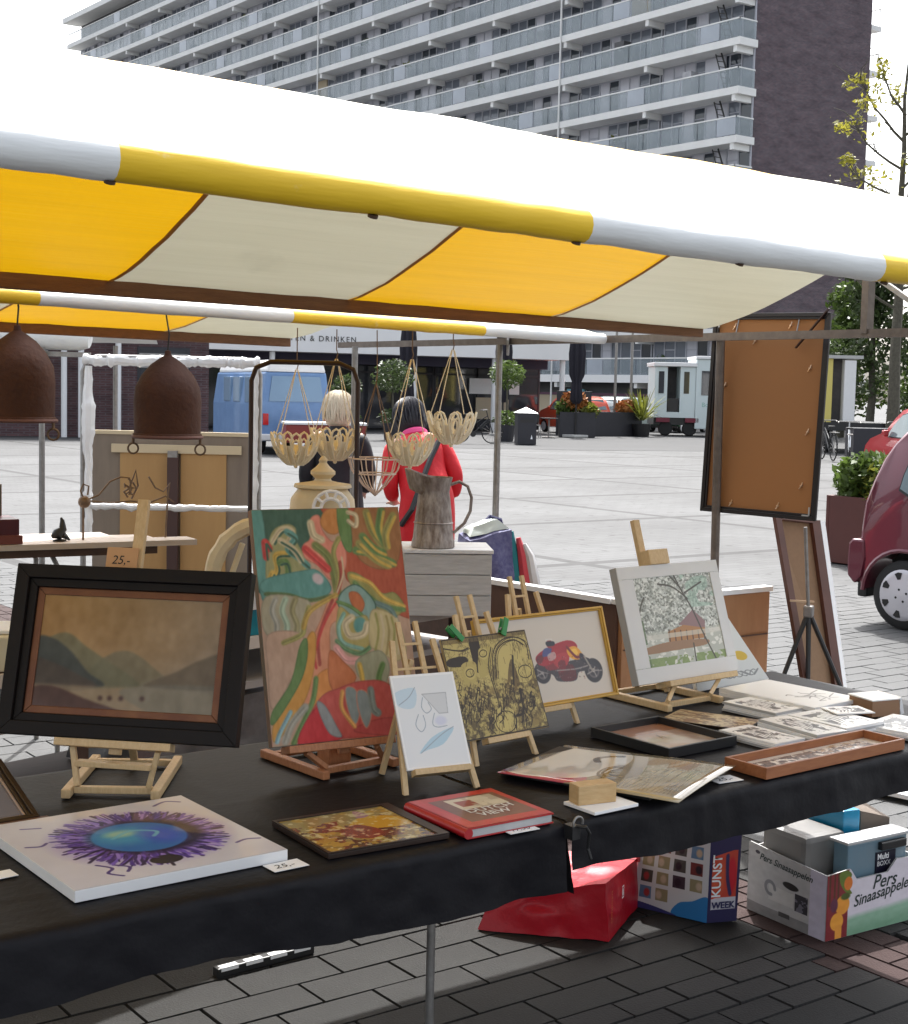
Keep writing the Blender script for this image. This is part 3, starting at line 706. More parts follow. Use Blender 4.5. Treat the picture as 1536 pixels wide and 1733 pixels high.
def art_mountain():
    A = Art(300, 210, c8(150, 112, 62)); m = homog(((270, 330), (1235, 395), (1180, 1010), (185, 980)))
    k = np.clip(A.X, 0, 1); A.put(k, c8(140, 122, 100)); A.put(np.clip((.55 - A.Y) * 2, 0, 1), c8(128, 112, 88))
    A.grain(5, .05)
    A.poly(m((500, 800), (620, 690), (720, 660), (800, 690), (920, 790), (1000, 830), (600, 850)), c8(112, 102, 78))
    A.poly(m((250, 640), (400, 560), (520, 640), (640, 720), (760, 800), (760, 850), (240, 850)), c8(100, 98, 74), op=.85)
    A.poly(m((235, 600), (330, 590), (430, 660), (520, 770), (600, 850), (230, 860)), c8(56, 60, 56))
    A.poly(m((840, 825), (980, 770), (1100, 710), (1230, 680), (1220, 850), (860, 850)), c8(92, 78, 58), op=.9)
    A.poly(m((220, 700), (330, 720), (480, 790), (560, 850), (220, 860)), c8(70, 56, 46), op=.8)
    A.put(np.clip((m((0, 845))[0][1] * 0 + .235 - A.Y) * 30, 0, 1), c8(140, 122, 96), .8)
    A.poly(m((190, 870), (330, 850), (520, 920), (760, 1005), (500, 1020), (170, 1000)), c8(74, 46, 38))
    A.poly(m((700, 860), (1240, 850), (1230, 1030), (900, 1000)), c8(104, 104, 92), op=.5)
    for x in (590, 640, 700, 810): A.ell(*m((x, 910))[0], .012, .02, c8(66, 40, 32), soft=.6)
    return soften(A.grain(30, .05, 1, .4).grain(4, .04).a, 7)
def soften(a, k):
    for _ in range(k): a = (a + np.roll(a, 1, 0) + np.roll(a, -1, 0) + np.roll(a, 1, 1) + np.roll(a, -1, 1)) / 5
    return a
def art_abstract():
    A = Art(330, 470, c8(178, 140, 112))
    q = ((78, 75), (948, 62), (1125, 1385), (222, 1470)); m = homog(q)
    og, gr, dg, pk, sal, ye, ol, te, gy, red, rust, cream = c8(190, 98, 44), c8(96, 128, 62), c8(52, 86, 66), c8(214, 122, 96), c8(208, 128, 98), c8(200, 160, 60), c8(146, 138, 66), c8(84, 140, 130), c8(150, 146, 130), c8(196, 52, 44), c8(176, 72, 36), c8(192, 172, 132)
    P = lambda pts, col, edge=None, ew=.0022: A.poly(m(*pts), col, edge=edge or tuple(v * .85 for v in col), ew=ew)
    def K(pts, w, col):
        A.stroke(m(*pts), w * .74, col)
        if w > .009: A.stroke(m(*[(x + 5, y + 4) for x, y in pts]), .003, tuple(min(1, v * 1.15 + .04) for v in col), op=.45); A.stroke(m(*[(x - 9, y + 2) for x, y in pts]), .0025, tuple(v * .7 for v in col), op=.4)
    dl = c8(90, 80, 44)
    P([(60, 60), (500, 60), (460, 200), (400, 380), (380, 440), (540, 560), (160, 580), (100, 300)], dg)
    P([(60, 60), (140, 90), (190, 560), (150, 590), (90, 300)], te)
    P([(500, 50), (960, 50), (1040, 620), (1000, 700), (700, 520), (640, 430), (620, 200)], rust)
    P([(700, 60), (940, 60), (960, 360), (840, 420), (700, 320)], c8(158, 100, 48))
    for i, pts in enumerate(([(760, 90), (800, 200), (870, 290)], [(850, 80), (840, 190), (880, 280)], [(920, 110), (880, 210), (890, 290)], [(700, 310), (800, 330), (930, 390)], [(720, 270), (820, 360), (900, 400)], [(740, 230), (810, 300), (870, 330)])):
        K(pts, .022, gr if i % 2 else ol); K([(x + 14, y + 8) for x, y in pts], .008, ye)
    P([(190, 560), (170, 380), (200, 210), (280, 160), (340, 180), (350, 260), (420, 380), (420, 430), (330, 470), (280, 520)], c8(150, 146, 92))
    for i, pts in enumerate(([(200, 500), (240, 420), (230, 340), (300, 330)], [(230, 520), (300, 460), (290, 380), (250, 380)], [(210, 260), (260, 190), (320, 200), (300, 270)], [(290, 200), (340, 240), (300, 300), (360, 350), (420, 400)], [(250, 250), (330, 300), (380, 370)], [(210, 440), (200, 500), (270, 520)], [(190, 300), (160, 260), (170, 350)])):
        K(pts, .017, [ye, gr, cream, te, cream, ye, red][i]); K([(x + 10, y + 12) for x, y in pts], .006, dg)
    P([(160, 480), (380, 430), (480, 430), (560, 540), (430, 600), (170, 560)], te)
    A.ell(*m((480, 475))[0], .04, .022, c8(190, 170, 170), rot=-40, soft=.4)
    K([(170, 562), (300, 568), (430, 600), (560, 575)], .011, c8(84, 104, 52))
    P([(430, 130), (480, 110), (500, 190), (560, 260), (600, 240), (640, 300), (640, 420), (560, 480), (480, 400), (400, 350), (390, 280), (430, 240)], pk)
    P([(520, 80), (590, 80), (600, 200), (540, 210), (490, 150)], c8(196, 122, 50))
    P([(590, 60), (650, 70), (680, 300), (640, 300), (600, 190)], gr)
    K([(430, 150), (450, 220), (500, 250)], .02, cream); K([(650, 90), (700, 110), (700, 170), (655, 140)], .012, cream)
    K([(460, 280), (540, 350), (580, 460), (600, 560)], .022, c8(110, 118, 52)); K([(400, 300), (480, 370), (540, 420)], .02, red)
    K([(600, 240), (570, 320), (600, 440), (590, 560)], .014, ol); K([(610, 380), (620, 470), (600, 560)], .01, c8(160, 60, 40)); K([(620, 350), (630, 450), (595, 560)], .005, cream)
    P([(660, 440), (740, 460), (860, 560), (940, 560), (1000, 640), (940, 700), (830, 640), (740, 530), (680, 510)], ol)
    K([(680, 460), (790, 500), (880, 590), (1000, 640)], .012, ye); K([(700, 500), (800, 590), (880, 640), (1000, 660)], .014, gr); K([(830, 620), (920, 660), (960, 740)], .016, c8(96, 120, 110))
    P([(170, 580), (420, 600), (420, 700), (390, 800), (180, 800)], c8(160, 150, 120)); 
    for x in (230, 290, 350): K([(x, 590), (x - 20, 660), (x + 10, 740), (x + 5, 800)], .016, [gy, c8(150, 168, 140), c8(140, 130, 84)][(x // 60) % 3])
    P([(190, 800), (390, 800), (370, 960), (300, 1120), (215, 1240), (190, 1000)], c8(184, 146, 118))
    K([(430, 640), (400, 740), (390, 800), (280, 850)], .014, ol)
    P([(560, 590), (640, 620), (640, 700), (560, 760), (560, 1000), (480, 1180), (400, 1190), (430, 900), (500, 720)], c8(206, 128, 88))
    K([(590, 570), (440, 660), (400, 760)], .014, c8(176, 140, 52)); K([(570, 600), (520, 720), (490, 830), (500, 980)], .009, c8(160, 60, 44)); K([(600, 600), (540, 700), (500, 800), (470, 920), (480, 1000)], .007, red)
    P([(420, 830), (470, 800), (470, 960), (430, 1150), (350, 1300), (240, 1440), (230, 1330), (330, 1160)], c8(206, 140, 48))
    P([(380, 870), (420, 830), (420, 960), (370, 1110), (230, 1330), (220, 1260), (330, 1080)], gr)
    P([(480, 1060), (560, 1000), (640, 1000), (640, 1140), (500, 1200), (460, 1260), (380, 1430), (340, 1440), (440, 1250)], c8(214, 130, 52))
    K([(480, 1060), (460, 1200), (380, 1380), (350, 1450)], .014, gr); K([(420, 1230), (340, 1330), (300, 1440)], .02, gy); K([(330, 1260), (270, 1380), (250, 1440)], .012, c8(120, 160, 168))
    P([(620, 560), (700, 510), (780, 560), (830, 640), (790, 720), (700, 700), (610, 640)], c8(120, 150, 138), dg)
    P([(670, 560), (720, 560), (760, 620), (740, 670), (690, 630)], og)
    K([(600, 610), (680, 640), (760, 700), (780, 740)], .01, gr)
    P([(600, 700), (620, 640), (700, 700), (780, 700), (800, 850), (740, 910), (650, 890), (600, 800)], c8(168, 150, 78))
    A.ell(*m((740, 750))[0], .045, .038, te, soft=.3); K([(690, 700), (650, 740), (680, 810), (760, 800), (780, 740)], .018, cream); K([(640, 680), (610, 760), (640, 850), (760, 890)], .012, c8(120, 160, 140))
    K([(600, 840), (660, 890), (740, 915), (800, 880)], .012, c8(96, 132, 84)); K([(600, 880), (660, 950), (740, 960)], .02, c8(218, 150, 140))
    P([(800, 680), (860, 660), (960, 720), (1020, 900), (960, 960), (860, 900), (800, 860)], c8(186, 166, 112))
    for i in range(5): K([(830 + 32 * i, 680 + 8 * i), (850 + 32 * i, 790), (830 + 36 * i, 920)], .007, [ol, cream, c8(150, 130, 70)][i % 3])
    P([(560, 900), (640, 960), (720, 1060), (620, 1150), (560, 1080)], c8(196, 104, 52))
    P([(720, 960), (860, 900), (920, 1000), (880, 1110), (760, 1080)], c8(152, 150, 116)); K([(740, 980), (760, 1090), (720, 1180)], .014, ye); K([(880, 980), (860, 1080), (940, 1120)], .016, gr)
    P([(500, 1190), (620, 1120), (760, 1080), (920, 1100), (1100, 1300), (1130, 1400), (640, 1420), (380, 1460)], c8(196, 74, 62))
    P([(380, 1450), (490, 1230), (560, 1330), (640, 1420)], c8(204, 36, 40)); P([(720, 1380), (900, 1300), (1130, 1330), (1130, 1410)], c8(186, 66, 60))
    P([(490, 1200), (540, 1230), (610, 1350), (640, 1410), (570, 1390), (510, 1280)], c8(140, 142, 140))
    for x, y in ((690, 1130), (760, 1150)): P([(x - 30, y - 10), (x + 30, y), (x + 60, y + 120), (x + 30, y + 210), (x - 20, y + 100)], c8(130, 140, 136), c8(200, 120, 90))
    K([(640, 1140), (640, 1240), (720, 1350)], .012, c8(214, 150, 70)); K([(810, 1130), (830, 1240), (860, 1270)], .02, c8(120, 130, 120))
    A.grain(60, .05, 1, .5).grain(5, .05); a = soften(A.a, 2); l = a.mean(2, keepdims=True)
    return a * .86 + l * .14
def art_drawing():
    A = Art(150, 206, c8(222, 224, 226)); m = homog(((62, 745), (455, 705), (575, 1275), (175, 1315)))
    A.poly(m((90, 850), (215, 815), (215, 930), (120, 930)), c8(192, 210, 222)); A.poly(m((250, 1210), (330, 1110), (460, 1050), (400, 1150), (300, 1190)), c8(178, 204, 218))
    A.poly(m((260, 850), (410, 835), (425, 960), (370, 965)), c8(204, 206, 208), smooth=False, edge=c8(170, 172, 176), ew=.004)
    for p in ([(215, 810), (180, 870), (120, 920)], [(460, 1045), (380, 1100), (260, 1210)], [(265, 870), (260, 930), (290, 965), (320, 940), (300, 900)], [(340, 965), (330, 1030), (360, 1050), (420, 1040)], [(240, 975), (225, 1040), (260, 1080), (285, 1040), (270, 980)]):
        A.stroke(m(*p), .004, c8(150, 160, 172))
    A.ell(*m((380, 1010))[0], .09, .05, c8(206, 208, 224), soft=.6)
    for (x0, y0, x1, y1) in ((0, 0, 1, .022), (0, .978, 1, 1), (0, 0, .025, 1), (.975, 0, 1, 1)): A.rect(x0, y0, x1, y1, c8(236, 236, 236))
    return A.a
def art_engraving():
    A = Art(420, 360, c8(184, 166, 100)); m = homog(((345, 500), (910, 440), (1030, 1040), (550, 1140)))
    A.grain(5, .06)
    dk, md = c8(44, 32, 20), c8(110, 90, 50)
    n = A.noise(14); n2 = A.noise(30)
    A.put(A.th(n2, .56) * (A.Y < .5), dk, .6); A.put(np.clip(1 - np.abs(n - .5) / .02, 0, 1), dk, .7); A.put(np.clip(1 - np.abs(n2 - .5) / .025, 0, 1), dk, .5)
    A.put(A.th(n, .55, 6) * (A.X > .3) * (A.Y < .75), md, .6)
    A.poly(m((540, 500), (600, 490), (640, 700), (600, 720), (560, 600)), dk)
    A.poly(m((410, 640), (520, 620), (540, 680), (420, 690)), dk); A.poly(m((345, 500), (900, 430), (920, 470), (350, 540)), md, op=.7)
    A.poly(m((620, 560), (690, 560), (700, 700), (640, 760), (610, 700)), c8(176, 158, 92)); A.poly(m((500, 680), (590, 660), (600, 780), (540, 810)), c8(178, 160, 94))
    A.poly(m((730, 650), (720, 570), (760, 520), (830, 500), (900, 530), (920, 640), (930, 780), (770, 760)), c8(190, 172, 106))
    for p in ([(715, 800), (705, 600), (760, 510), (840, 490), (910, 530), (930, 640)], [(730, 760), (725, 600), (770, 530), (840, 510), (895, 545)], [(690, 560), (680, 700), (740, 900), (760, 1000)], [(620, 780), (610, 900), (640, 960)], [(350, 560), (480, 580), (540, 560)]):
        A.stroke(m(*p), .006, dk); A.stroke(m(*[(x + 12, y + 4) for x, y in p]), .003, dk)
    A.poly(m((800, 740), (820, 640), (860, 740), (870, 830), (810, 830)), md); A.stroke(m((830, 620), (835, 820)), .012, dk)
    for (x, y, r) in ((905, 720, 40), (790, 1020, 60), (560, 730, 26), (640, 600, 24)): 
        A.ell(*m((x, y))[0], r / 420, r / 400, c8(190, 172, 104), soft=.05); a = np.linspace(0, 6.28, 14); A.stroke(m(*[(x + r * math.cos(t), y + r * math.sin(t)) for t in a]), .004, dk)
    for i in range(60):
        x, y = A.rs.uniform(500, 960), A.rs.uniform(830, 1060); A.stroke(m((x, y - 60), (x + A.rs.uniform(-14, 14), y), (x + A.rs.uniform(-24, 24), y + 30)), .005, dk, op=.8); A.ell(*m((x, y - 70))[0], .013, .016, c8(170, 150, 90), soft=.3); A.stroke(m((x - 12, y - 40), (x + 10, y - 30), (x + 6, y + 10)), .003, dk)
    A.stroke(m((880, 830), (880, 900), (910, 970)), .007, dk); A.stroke(m((870, 830), (890, 960), (850, 985)), .012, dk)
    A.put(A.th(A.noise(60, 1, 3, .5), .6) * A.th(A.noise(6), .5), dk, .5)
    for i in range(70): x, y = A.rs.uniform(.02, .98), A.rs.uniform(.05, .95); A.stroke([(x, y), (x + A.rs.uniform(-.03, .03), y + A.rs.uniform(-.08, .08))], .0025, dk, op=.7)
    A.stroke([(0, .005), (1, .005), (1, .995), (0, .995), (0, 0)], .008, dk, smooth=False)
    return A.a
def art_moto():
    A = Art(520, 280, c8(206, 196, 184)); h_ = homog(((395, 395), (1352, 330), (1425, 835), (530, 950))); m = lambda *p: h_(*[(1098 + (x - 1140) * 1.42, 655 + (y - 640) * .9) for x, y in p])
    dk, rd, rd2, yl, gy = c8(46, 40, 44), c8(164, 30, 40), c8(116, 34, 34), c8(226, 158, 40), c8(94, 84, 86)
    A.rect(.0, .0, 1, .03, c8(214, 206, 196))
    for x, y, r in ((1012, 703, 54), (1268, 690, 62)):
        A.ell(*m((x, y))[0], r / 850, r / 460, dk, soft=.05); A.ell(*m((x, y))[0], r / 1350, r / 730, c8(104, 94, 94), soft=.1); A.ell(*m((x, y))[0], r / 1800, r / 980, c8(58, 52, 56), soft=.15); A.ell(*m((x, y))[0], r / 5200, r / 2800, c8(206, 200, 194), soft=.3)
        for k in range(5): A.stroke(m((x, y), (x + r * .62 * math.cos(k * 1.257), y + r * .62 * math.sin(k * 1.257))), .008, c8(150, 142, 138))
    A.poly(m((975, 660), (1040, 650), (1120, 640), (1200, 620), (1250, 650), (1235, 690), (1195, 700), (1175, 752), (1090, 756), (1062, 715), (1000, 690)), c8(62, 54, 58))
    A.poly(m((1195, 605), (1240, 610), (1285, 650), (1300, 690), (1270, 660), (1225, 640)), c8(50, 44, 50)); A.stroke(m((1225, 600), (1262, 690)), .012, c8(150, 140, 130))
    A.poly(m((1092, 668), (1165, 655), (1178, 740), (1112, 752)), c8(96, 34, 36)); A.poly(m((1010, 650), (1075, 640), (1100, 672), (1050, 690)), c8(130, 36, 40))
    A.poly(m((990, 648), (978, 610), (1000, 575), (1040, 545), (1090, 515), (1145, 497), (1180, 510), (1192, 545), (1150, 575), (1100, 610), (1060, 648), (1020, 660)), rd)
    A.poly(m((1075, 600), (1120, 575), (1150, 590), (1140, 650), (1105, 675), (1072, 650)), c8(178, 48, 52)); A.poly(m((1092, 640), (1125, 625), (1130, 680), (1105, 700)), c8(120, 30, 36)); A.poly(m((985, 600), (1020, 590), (1010, 640), (985, 640)), c8(112, 28, 34))
    A.poly(m((1140, 555), (1180, 535), (1212, 575), (1215, 610), (1180, 622), (1150, 600)), yl); A.poly(m((1160, 560), (1185, 552), (1195, 590), (1170, 595)), c8(240, 190, 70)); A.poly(m((1205, 580), (1222, 592), (1216, 616), (1200, 612)), c8(50, 40, 50))
    A.poly(m((1022, 552), (1060, 545), (1052, 590), (1015, 600)), c8(72, 74, 130)); A.poly(m((1040, 590), (1075, 570), (1082, 610), (1050, 630)), c8(206, 196, 190), op=.7)
    A.ell(*m((1052, 520))[0], .026, .045, c8(150, 48, 52), soft=.12); A.poly(m((1034, 505), (1074, 503), (1076, 528), (1040, 532)), c8(42, 40, 50)); A.stroke(m((1034, 492), (1064, 488)), .01, c8(214, 208, 200))
    A.stroke(m((1140, 540), (1180, 600), (1200, 606)), .014, rd2); A.stroke(m((1085, 690), (1180, 680), (1240, 660)), .007, c8(150, 140, 136))
    for k in range(160): A.ell(A.rs.uniform(.58, .9) , A.rs.uniform(.24, .62), .003, .005, [dk, gy, c8(190, 180, 176), rd2][k % 4], soft=.6, op=.35 * (1 if k % 4 != 2 else .5)) if False else None
    for k in range(120):
        x, y = A.rs.uniform(985, 1230), A.rs.uniform(590, 745); A.ell(*m((x, y))[0], .0035, .006, [c8(40, 34, 38), c8(100, 88, 88), c8(170, 150, 146), c8(120, 34, 38)][k % 4], soft=.7, op=.6)
    return soften(A.a, 2)
def art_watercolour():
    A = Art(360, 320, c8(186, 190, 184)); m = homog(((330, 455), (745, 420), (820, 815), (410, 865)))
    A.grain(8, .09); n = A.noise(34); n2 = A.noise(10)
    A.put(A.th(n, .53, 6) * (A.Y > .42), c8(128, 132, 122), .7); A.put(A.th(A.noise(60), .57, 7) * (A.Y > .4), c8(226, 228, 222), .9); A.put(A.th(A.noise(70), .62, 9) * (A.Y > .38), c8(84, 86, 78), .7)
    A.put(((n2 > .55) & (A.Y > .6) & (A.X > .6)).astype(np.float32), c8(150, 186, 168), .5)
    A.put(((A.Y < .42)).astype(np.float32), c8(176, 178, 166), .6); A.put(((A.noise(26) > .55) & (A.Y < .4)).astype(np.float32), c8(222, 222, 214), .9)
    A.poly(m((580, 655), (640, 600), (690, 640), (690, 665), (640, 660)), c8(142, 112, 112), smooth=False); A.poly(m((535, 680), (600, 655), (690, 665), (690, 700), (540, 715)), c8(170, 122, 74), smooth=False)
    for i in range(7): x = 540 + i * 24; A.stroke(m((x, 675), (x + 4, 712)), .006, c8(80, 56, 40))
    A.poly(m((440, 740), (540, 715), (690, 705), (690, 725), (560, 745), (440, 760)), c8(150, 116, 86)); A.rect(.1, .36, .95, .40, c8(206, 204, 194), .7)
    A.put(((A.Y < .2) & (A.noise(20) > .42)).astype(np.float32), c8(118, 140, 76), .85); A.put(((A.X < .16) & (A.noise(16) > .45) & (A.Y < .55)).astype(np.float32), c8(86, 106, 70), .8)
    for p in ([(520, 390), (590, 520), (640, 600), (690, 700), (740, 790)], [(640, 720), (655, 830)], [(430, 840), (420, 640), (440, 560)], [(590, 520), (540, 470)], [(610, 540), (680, 500)], [(620, 560), (560, 520), (500, 510)], [(420, 660), (380, 600)]):
        A.stroke(m(*p), .007, c8(74, 70, 60))
    A.poly(m((730, 790), (820, 805), (815, 818), (740, 815)), c8(110, 130, 140))
    return A.a
def art_eye():
    A = Art(330, 330, c8(206, 202, 208)); A.grain(5, .03)
    cx, cy = .53, .50; A.ell(cx, cy, .36, .34, c8(142, 118, 196), soft=.5, op=.75)
    for k in range(420):
        a = A.rs.uniform(0, 6.283); r0, r1 = A.rs.uniform(.2, .26), A.rs.uniform(.28, .41); b = a + A.rs.uniform(-.16, .16)
        c = [c8(78, 52, 140), c8(116, 86, 186), c8(64, 40, 110), c8(150, 124, 200), c8(44, 30, 72)][k % 5]
        A.stroke([(cx + r0 * math.cos(a) * 1.02, cy + r0 * math.sin(a)), (cx + (r0 + r1) / 2 * math.cos((a + b) / 2), cy + (r0 + r1) / 2 * math.sin((a + b) / 2)), (cx + r1 * math.cos(b), cy + r1 * math.sin(b))], A.rs.uniform(.003, .009), c, op=.75)
    A.ell(cx + .03, cy, .26, .245, c8(36, 24, 62), soft=.2); A.ell(cx - .0, cy + .005, .215, .215, c8(48, 110, 176), soft=.06)
    A.ell(cx - .05, cy + .05, .15, .12, c8(70, 150, 190), soft=.8); A.ell(cx - .06, cy + .08, .07, .045, c8(150, 190, 170), soft=.9); A.ell(cx + .1, cy - .02, .09, .12, c8(60, 90, 190), soft=.9)
    A.stroke([(cx - .12, cy + .03), (cx, cy + .1), (cx + .1, cy + .04), (cx + .06, cy - .02)], .01, c8(110, 180, 200), op=.6)
    A.ell(.49, .16, .075, .055, c8(40, 34, 40), soft=.1); A.stroke([(.49, .12), (.48, .07)], .008, c8(50, 40, 60))
    for p in ([(.2, .24), (.24, .17), (.2, .12), (.24, .06)], [(.27, .2), (.31, .15), (.28, .1)], [(.04, .62), (.1, .6), (.14, .63)], [(.86, .2), (.92, .22), (.98, .2)], [(.12, .88), (.2, .85)], [(.8, .9), (.88, .94), (.94, .9)], [(.45, .3), (.44, .22), (.47, .2)]): A.stroke(p, .007, c8(84, 64, 130))
    return A.a
def art_still():
    A = Art(220, 200, c8(140, 118, 62)); A.grain(6, .12)
    A.rect(0, .5, 1, 1, c8(150, 140, 96), .6); A.put(((A.noise(9) > .52) & (A.Y < .75)).astype(np.float32), c8(104, 44, 32), .9); A.put(A.th(A.noise(12), .58), c8(178, 146, 62), .85); A.put(((A.noise(16) > .6) & (A.Y < .6)).astype(np.float32), c8(60, 34, 24), .85)
    A.poly([(.45, .55), (.62, .75), (.85, .7), (.95, .45), (.7, .4)], c8(196, 150, 44)); A.poly([(.3, .4), (.5, .6), (.62, .35), (.45, .2)], c8(134, 60, 44)); A.poly([(.6, .75), (.66, .95), (.72, .78)], c8(160, 120, 130)); A.put(A.th(A.noise(22), .63), c8(214, 206, 160), .7)
    return A.a
def art_cover():
    A = Art(240, 240, c8(188, 22, 30)); A.rect(.14, .14, .93, .88, c8(118, 62, 52)); A.put(np.clip((A.noise(4) - .4) * 2, 0, 1) * ((A.X > .14) & (A.X < .93) & (A.Y > .14) & (A.Y < .88)), c8(96, 72, 56), .7)
    A.rect(.3, .5, .86, .84, c8(210, 198, 176)); A.rect(.36, .58, .56, .76, c8(150, 60, 54)); A.put(((A.noise(10) > .55) & (A.X > .5) & (A.X < .86) & (A.Y > .5) & (A.Y < .84)).astype(np.float32), c8(176, 160, 140), .8)
    A.rect(.02, .02, .1, .98, c8(196, 34, 38)); return A.grain(20, .03).a
def art_poster():
    A = Art(300, 380, c8(158, 142, 112)); A.grain(7, .05, 1, .6); n = A.noise(5, 1, 1, .5)
    A.put(np.clip((n - .45) * 4, 0, 1), c8(190, 176, 146), .8)
    A.poly([(.0, .62), (.2, .58), (.12, 1), (0, 1)], c8(186, 70, 92)); A.poly([(.14, .6), (.6, .5), (1, .62), (1, 1), (.1, 1)], c8(236, 232, 226), op=.95)  # near-white area is sky glare painted into the poster colour
    for r in (.05, .08, .1): A.stroke([(.42 + r * 2 * math.cos(t), .46 + r * math.sin(t)) for t in np.linspace(0, 6.3, 20)], .007, c8(110, 92, 66), op=.7)
    for k in range(18): y = .05 + .022 * k; A.stroke([(.1, y), (.5, y + .03 * math.sin(k)), (.95, y + .02)], .004, c8(128, 110, 80), op=.5)
    A.stroke([(.62, .66), (.72, .7), (.82, .66), (.86, .6)], .016, c8(120, 112, 104)); return A.a
def art_aged():
    A = Art(180, 220, c8(196, 178, 140)); A.grain(8, .06); A.put(A.th(A.noise(10), .57), c8(120, 84, 60), .8); A.put(A.th(A.noise(22), .62), c8(80, 56, 44), .8); A.rect(.4, .45, .6, .62, c8(92, 64, 50), .8); return A.a
def art_bw(seed):
    A = Art(150 + seed, 150, c8(244, 244, 242)); n = A.noise(5); A.put(((n > .58) & (A.X > .12) & (A.X < .88) & (A.Y > .15) & (A.Y < .85)).astype(np.float32), c8(70, 68, 70), .9)
    A.put(((A.noise(14) > .64) & (A.X > .1) & (A.X < .9) & (A.Y > .1) & (A.Y < .9)).astype(np.float32), c8(120, 118, 120), .8)
    for k in range(6): x = .2 + .1 * k; A.stroke([(x, .2 + .04 * k), (x + .1, .5), (x + .05, .8)], .012, c8(40, 38, 42), op=.8)
    return A.a
def art_pencil(seed):
    A = Art(160 + seed, 180, c8(246, 246, 244))
    for k in range(14): x, y = A.rs.uniform(.4, .85), A.rs.uniform(.1, .45); A.stroke([(x, y), (x + A.rs.uniform(-.15, .15), y + A.rs.uniform(0, .12)), (x + A.rs.uniform(-.2, .2), y + A.rs.uniform(-.05, .15))], .006, c8(120, 118, 116), op=.8)
    return A.a
def art_strip():
    A = Art(340, 70, c8(222, 216, 206)); n = A.noise(9, 1, 4, 1)
    A.put(((n > .48) & (A.X > .08) & (A.X < .93) & (A.Y > .16) & (A.Y < .84)).astype(np.float32), c8(96, 78, 66), .9); A.put(((A.noise(16, 1, 4, 1) > .56) & (A.X > .08) & (A.X < .93) & (A.Y > .14) & (A.Y < .86)).astype(np.float32), c8(52, 46, 50), .9)
    A.put(((A.noise(12, 1, 4, 1) > .6) & (A.X > .5) & (A.X < .93) & (A.Y > .14)).astype(np.float32), c8(176, 146, 112), .9); return A.a
def art_pale():
    A = Art(200, 200, c8(186, 160, 146)); A.grain(5, .08); A.put(np.clip((A.noise(3) - .4) * 3, 0, 1), c8(214, 206, 200), .8); A.rect(.0, .72, 1, 1, c8(166, 112, 84), .7); A.stroke([(.5, .5), (.54, .62), (.56, .52)], .01, c8(120, 70, 50)); return A.a
def art_guitar():
    A = Art(150, 260, c8(214, 216, 214)); A.stroke([(.74, .62), (.8, .5), (.82, .44), (.78, .4)], .007, c8(196, 180, 60)); A.ell(.83, .3, .09, .055, c8(210, 176, 60), soft=.1, rot=20); A.stroke([(.72, .7), (.86, .5)], .004, c8(120, 120, 110))
    for k in range(9): a = k * .7; A.stroke([(.5 + .05 * k + .05 * math.cos(t), .1 + .03 * math.sin(t + k)) for t in np.linspace(0, 5.5, 8)], .004, c8(140, 142, 142))
    return A.a
# ---------------------------------------------------------------- pictures on easels
ZT = .7522
def canvas(name, label, cat, T, w, h, th, art, side, rough=.5, coat=0., group=None, bump=0.):
    o = MB(T).b2((0, 0, 0), (w, th, h)).build(name, side, None, bevel=.0012)
    tag(o, label, cat, group)
    b = MB(T); b.quad((.001, -.0008, .001), (w - .001, -.0008, .001), (w - .001, -.0008, h - .001), (.001, -.0008, h - .001))
    b.build('painted_face', image_mat(name + ' face ' + label[:12], art, rough, coat, bump=bump), o)
    return o
def picture_frame(T, w, h, bw, d, m, par, slip=None, sw=.0, k=.62):
    """four mitred bars with a raised outer lip; slip = material of the inner fillet"""
    XZ = Matrix(((1, 0, 0, 0), (0, 0, 1, 0), (0, 1, 0, 0), (0, 0, 0, 1)))
    def ring(a, b_, y0, y1, name, mm):
        for pts in (((a, a), (w - a, a), (w - b_, b_), (b_, b_)), ((a, h - a), (b_, h - b_), (w - b_, h - b_), (w - a, h - a)), ((a, a), (b_, b_), (b_, h - b_), (a, h - a)), ((w - a, a), (w - a, h - a), (w - b_, h - b_), (w - b_, b_))):
            yield pts
    def bars(specs, name, mm):
        for i in range(4):
            b = MB(T)
            for a, b_, y0, y1 in specs:
                pts = list(ring(a, b_, y0, y1, name, mm))[i]; b.prism(pts, y0, y1, XZ)
            b.build(name, mm, par, bevel=.0018)
    q = bw - sw
    bars([(0, q * k, -d, 0), (q * k + .0003, q, -d * .72, 0)], 'frame_bar', m)
    if slip: bars([(q + .0003, bw, -d * .5, 0)], 'inner_slip', slip)
# mountain landscape
Tm = frame((1.119, 3.169, .87), -45.2, 17.5)
M_frdark = mat('black brown frame', (.011, .0075, .007), .5, spec=.2, n=(18, .7), col2=(.006, .005, .005))
M_slip = mat('worn gilt slip', (.2, .085, .035), .4, .3, n=(14, .9), col2=(.11, .035, .02))
mt = thing('framed_painting', 'misty mountain lake painting in a wide dark frame on the left pine easel', 'painting', (1.3, 3.0, .87), -45)
MB(Tm).b2((.05, -.012, .05), (.495, -.004, .33)).build('backing_board', M_plank, mt)
b = MB(Tm); b.quad((.056, -.0135, .056), (.489, -.0135, .056), (.489, -.0135, .324), (.056, -.0135, .324)); b.build('painted_face', image_mat('mountain lake', art_mountain(), .38, .15), mt)
picture_frame(Tm, .545, .38, .066, .034, M_frdark, mt, M_slip, .017)

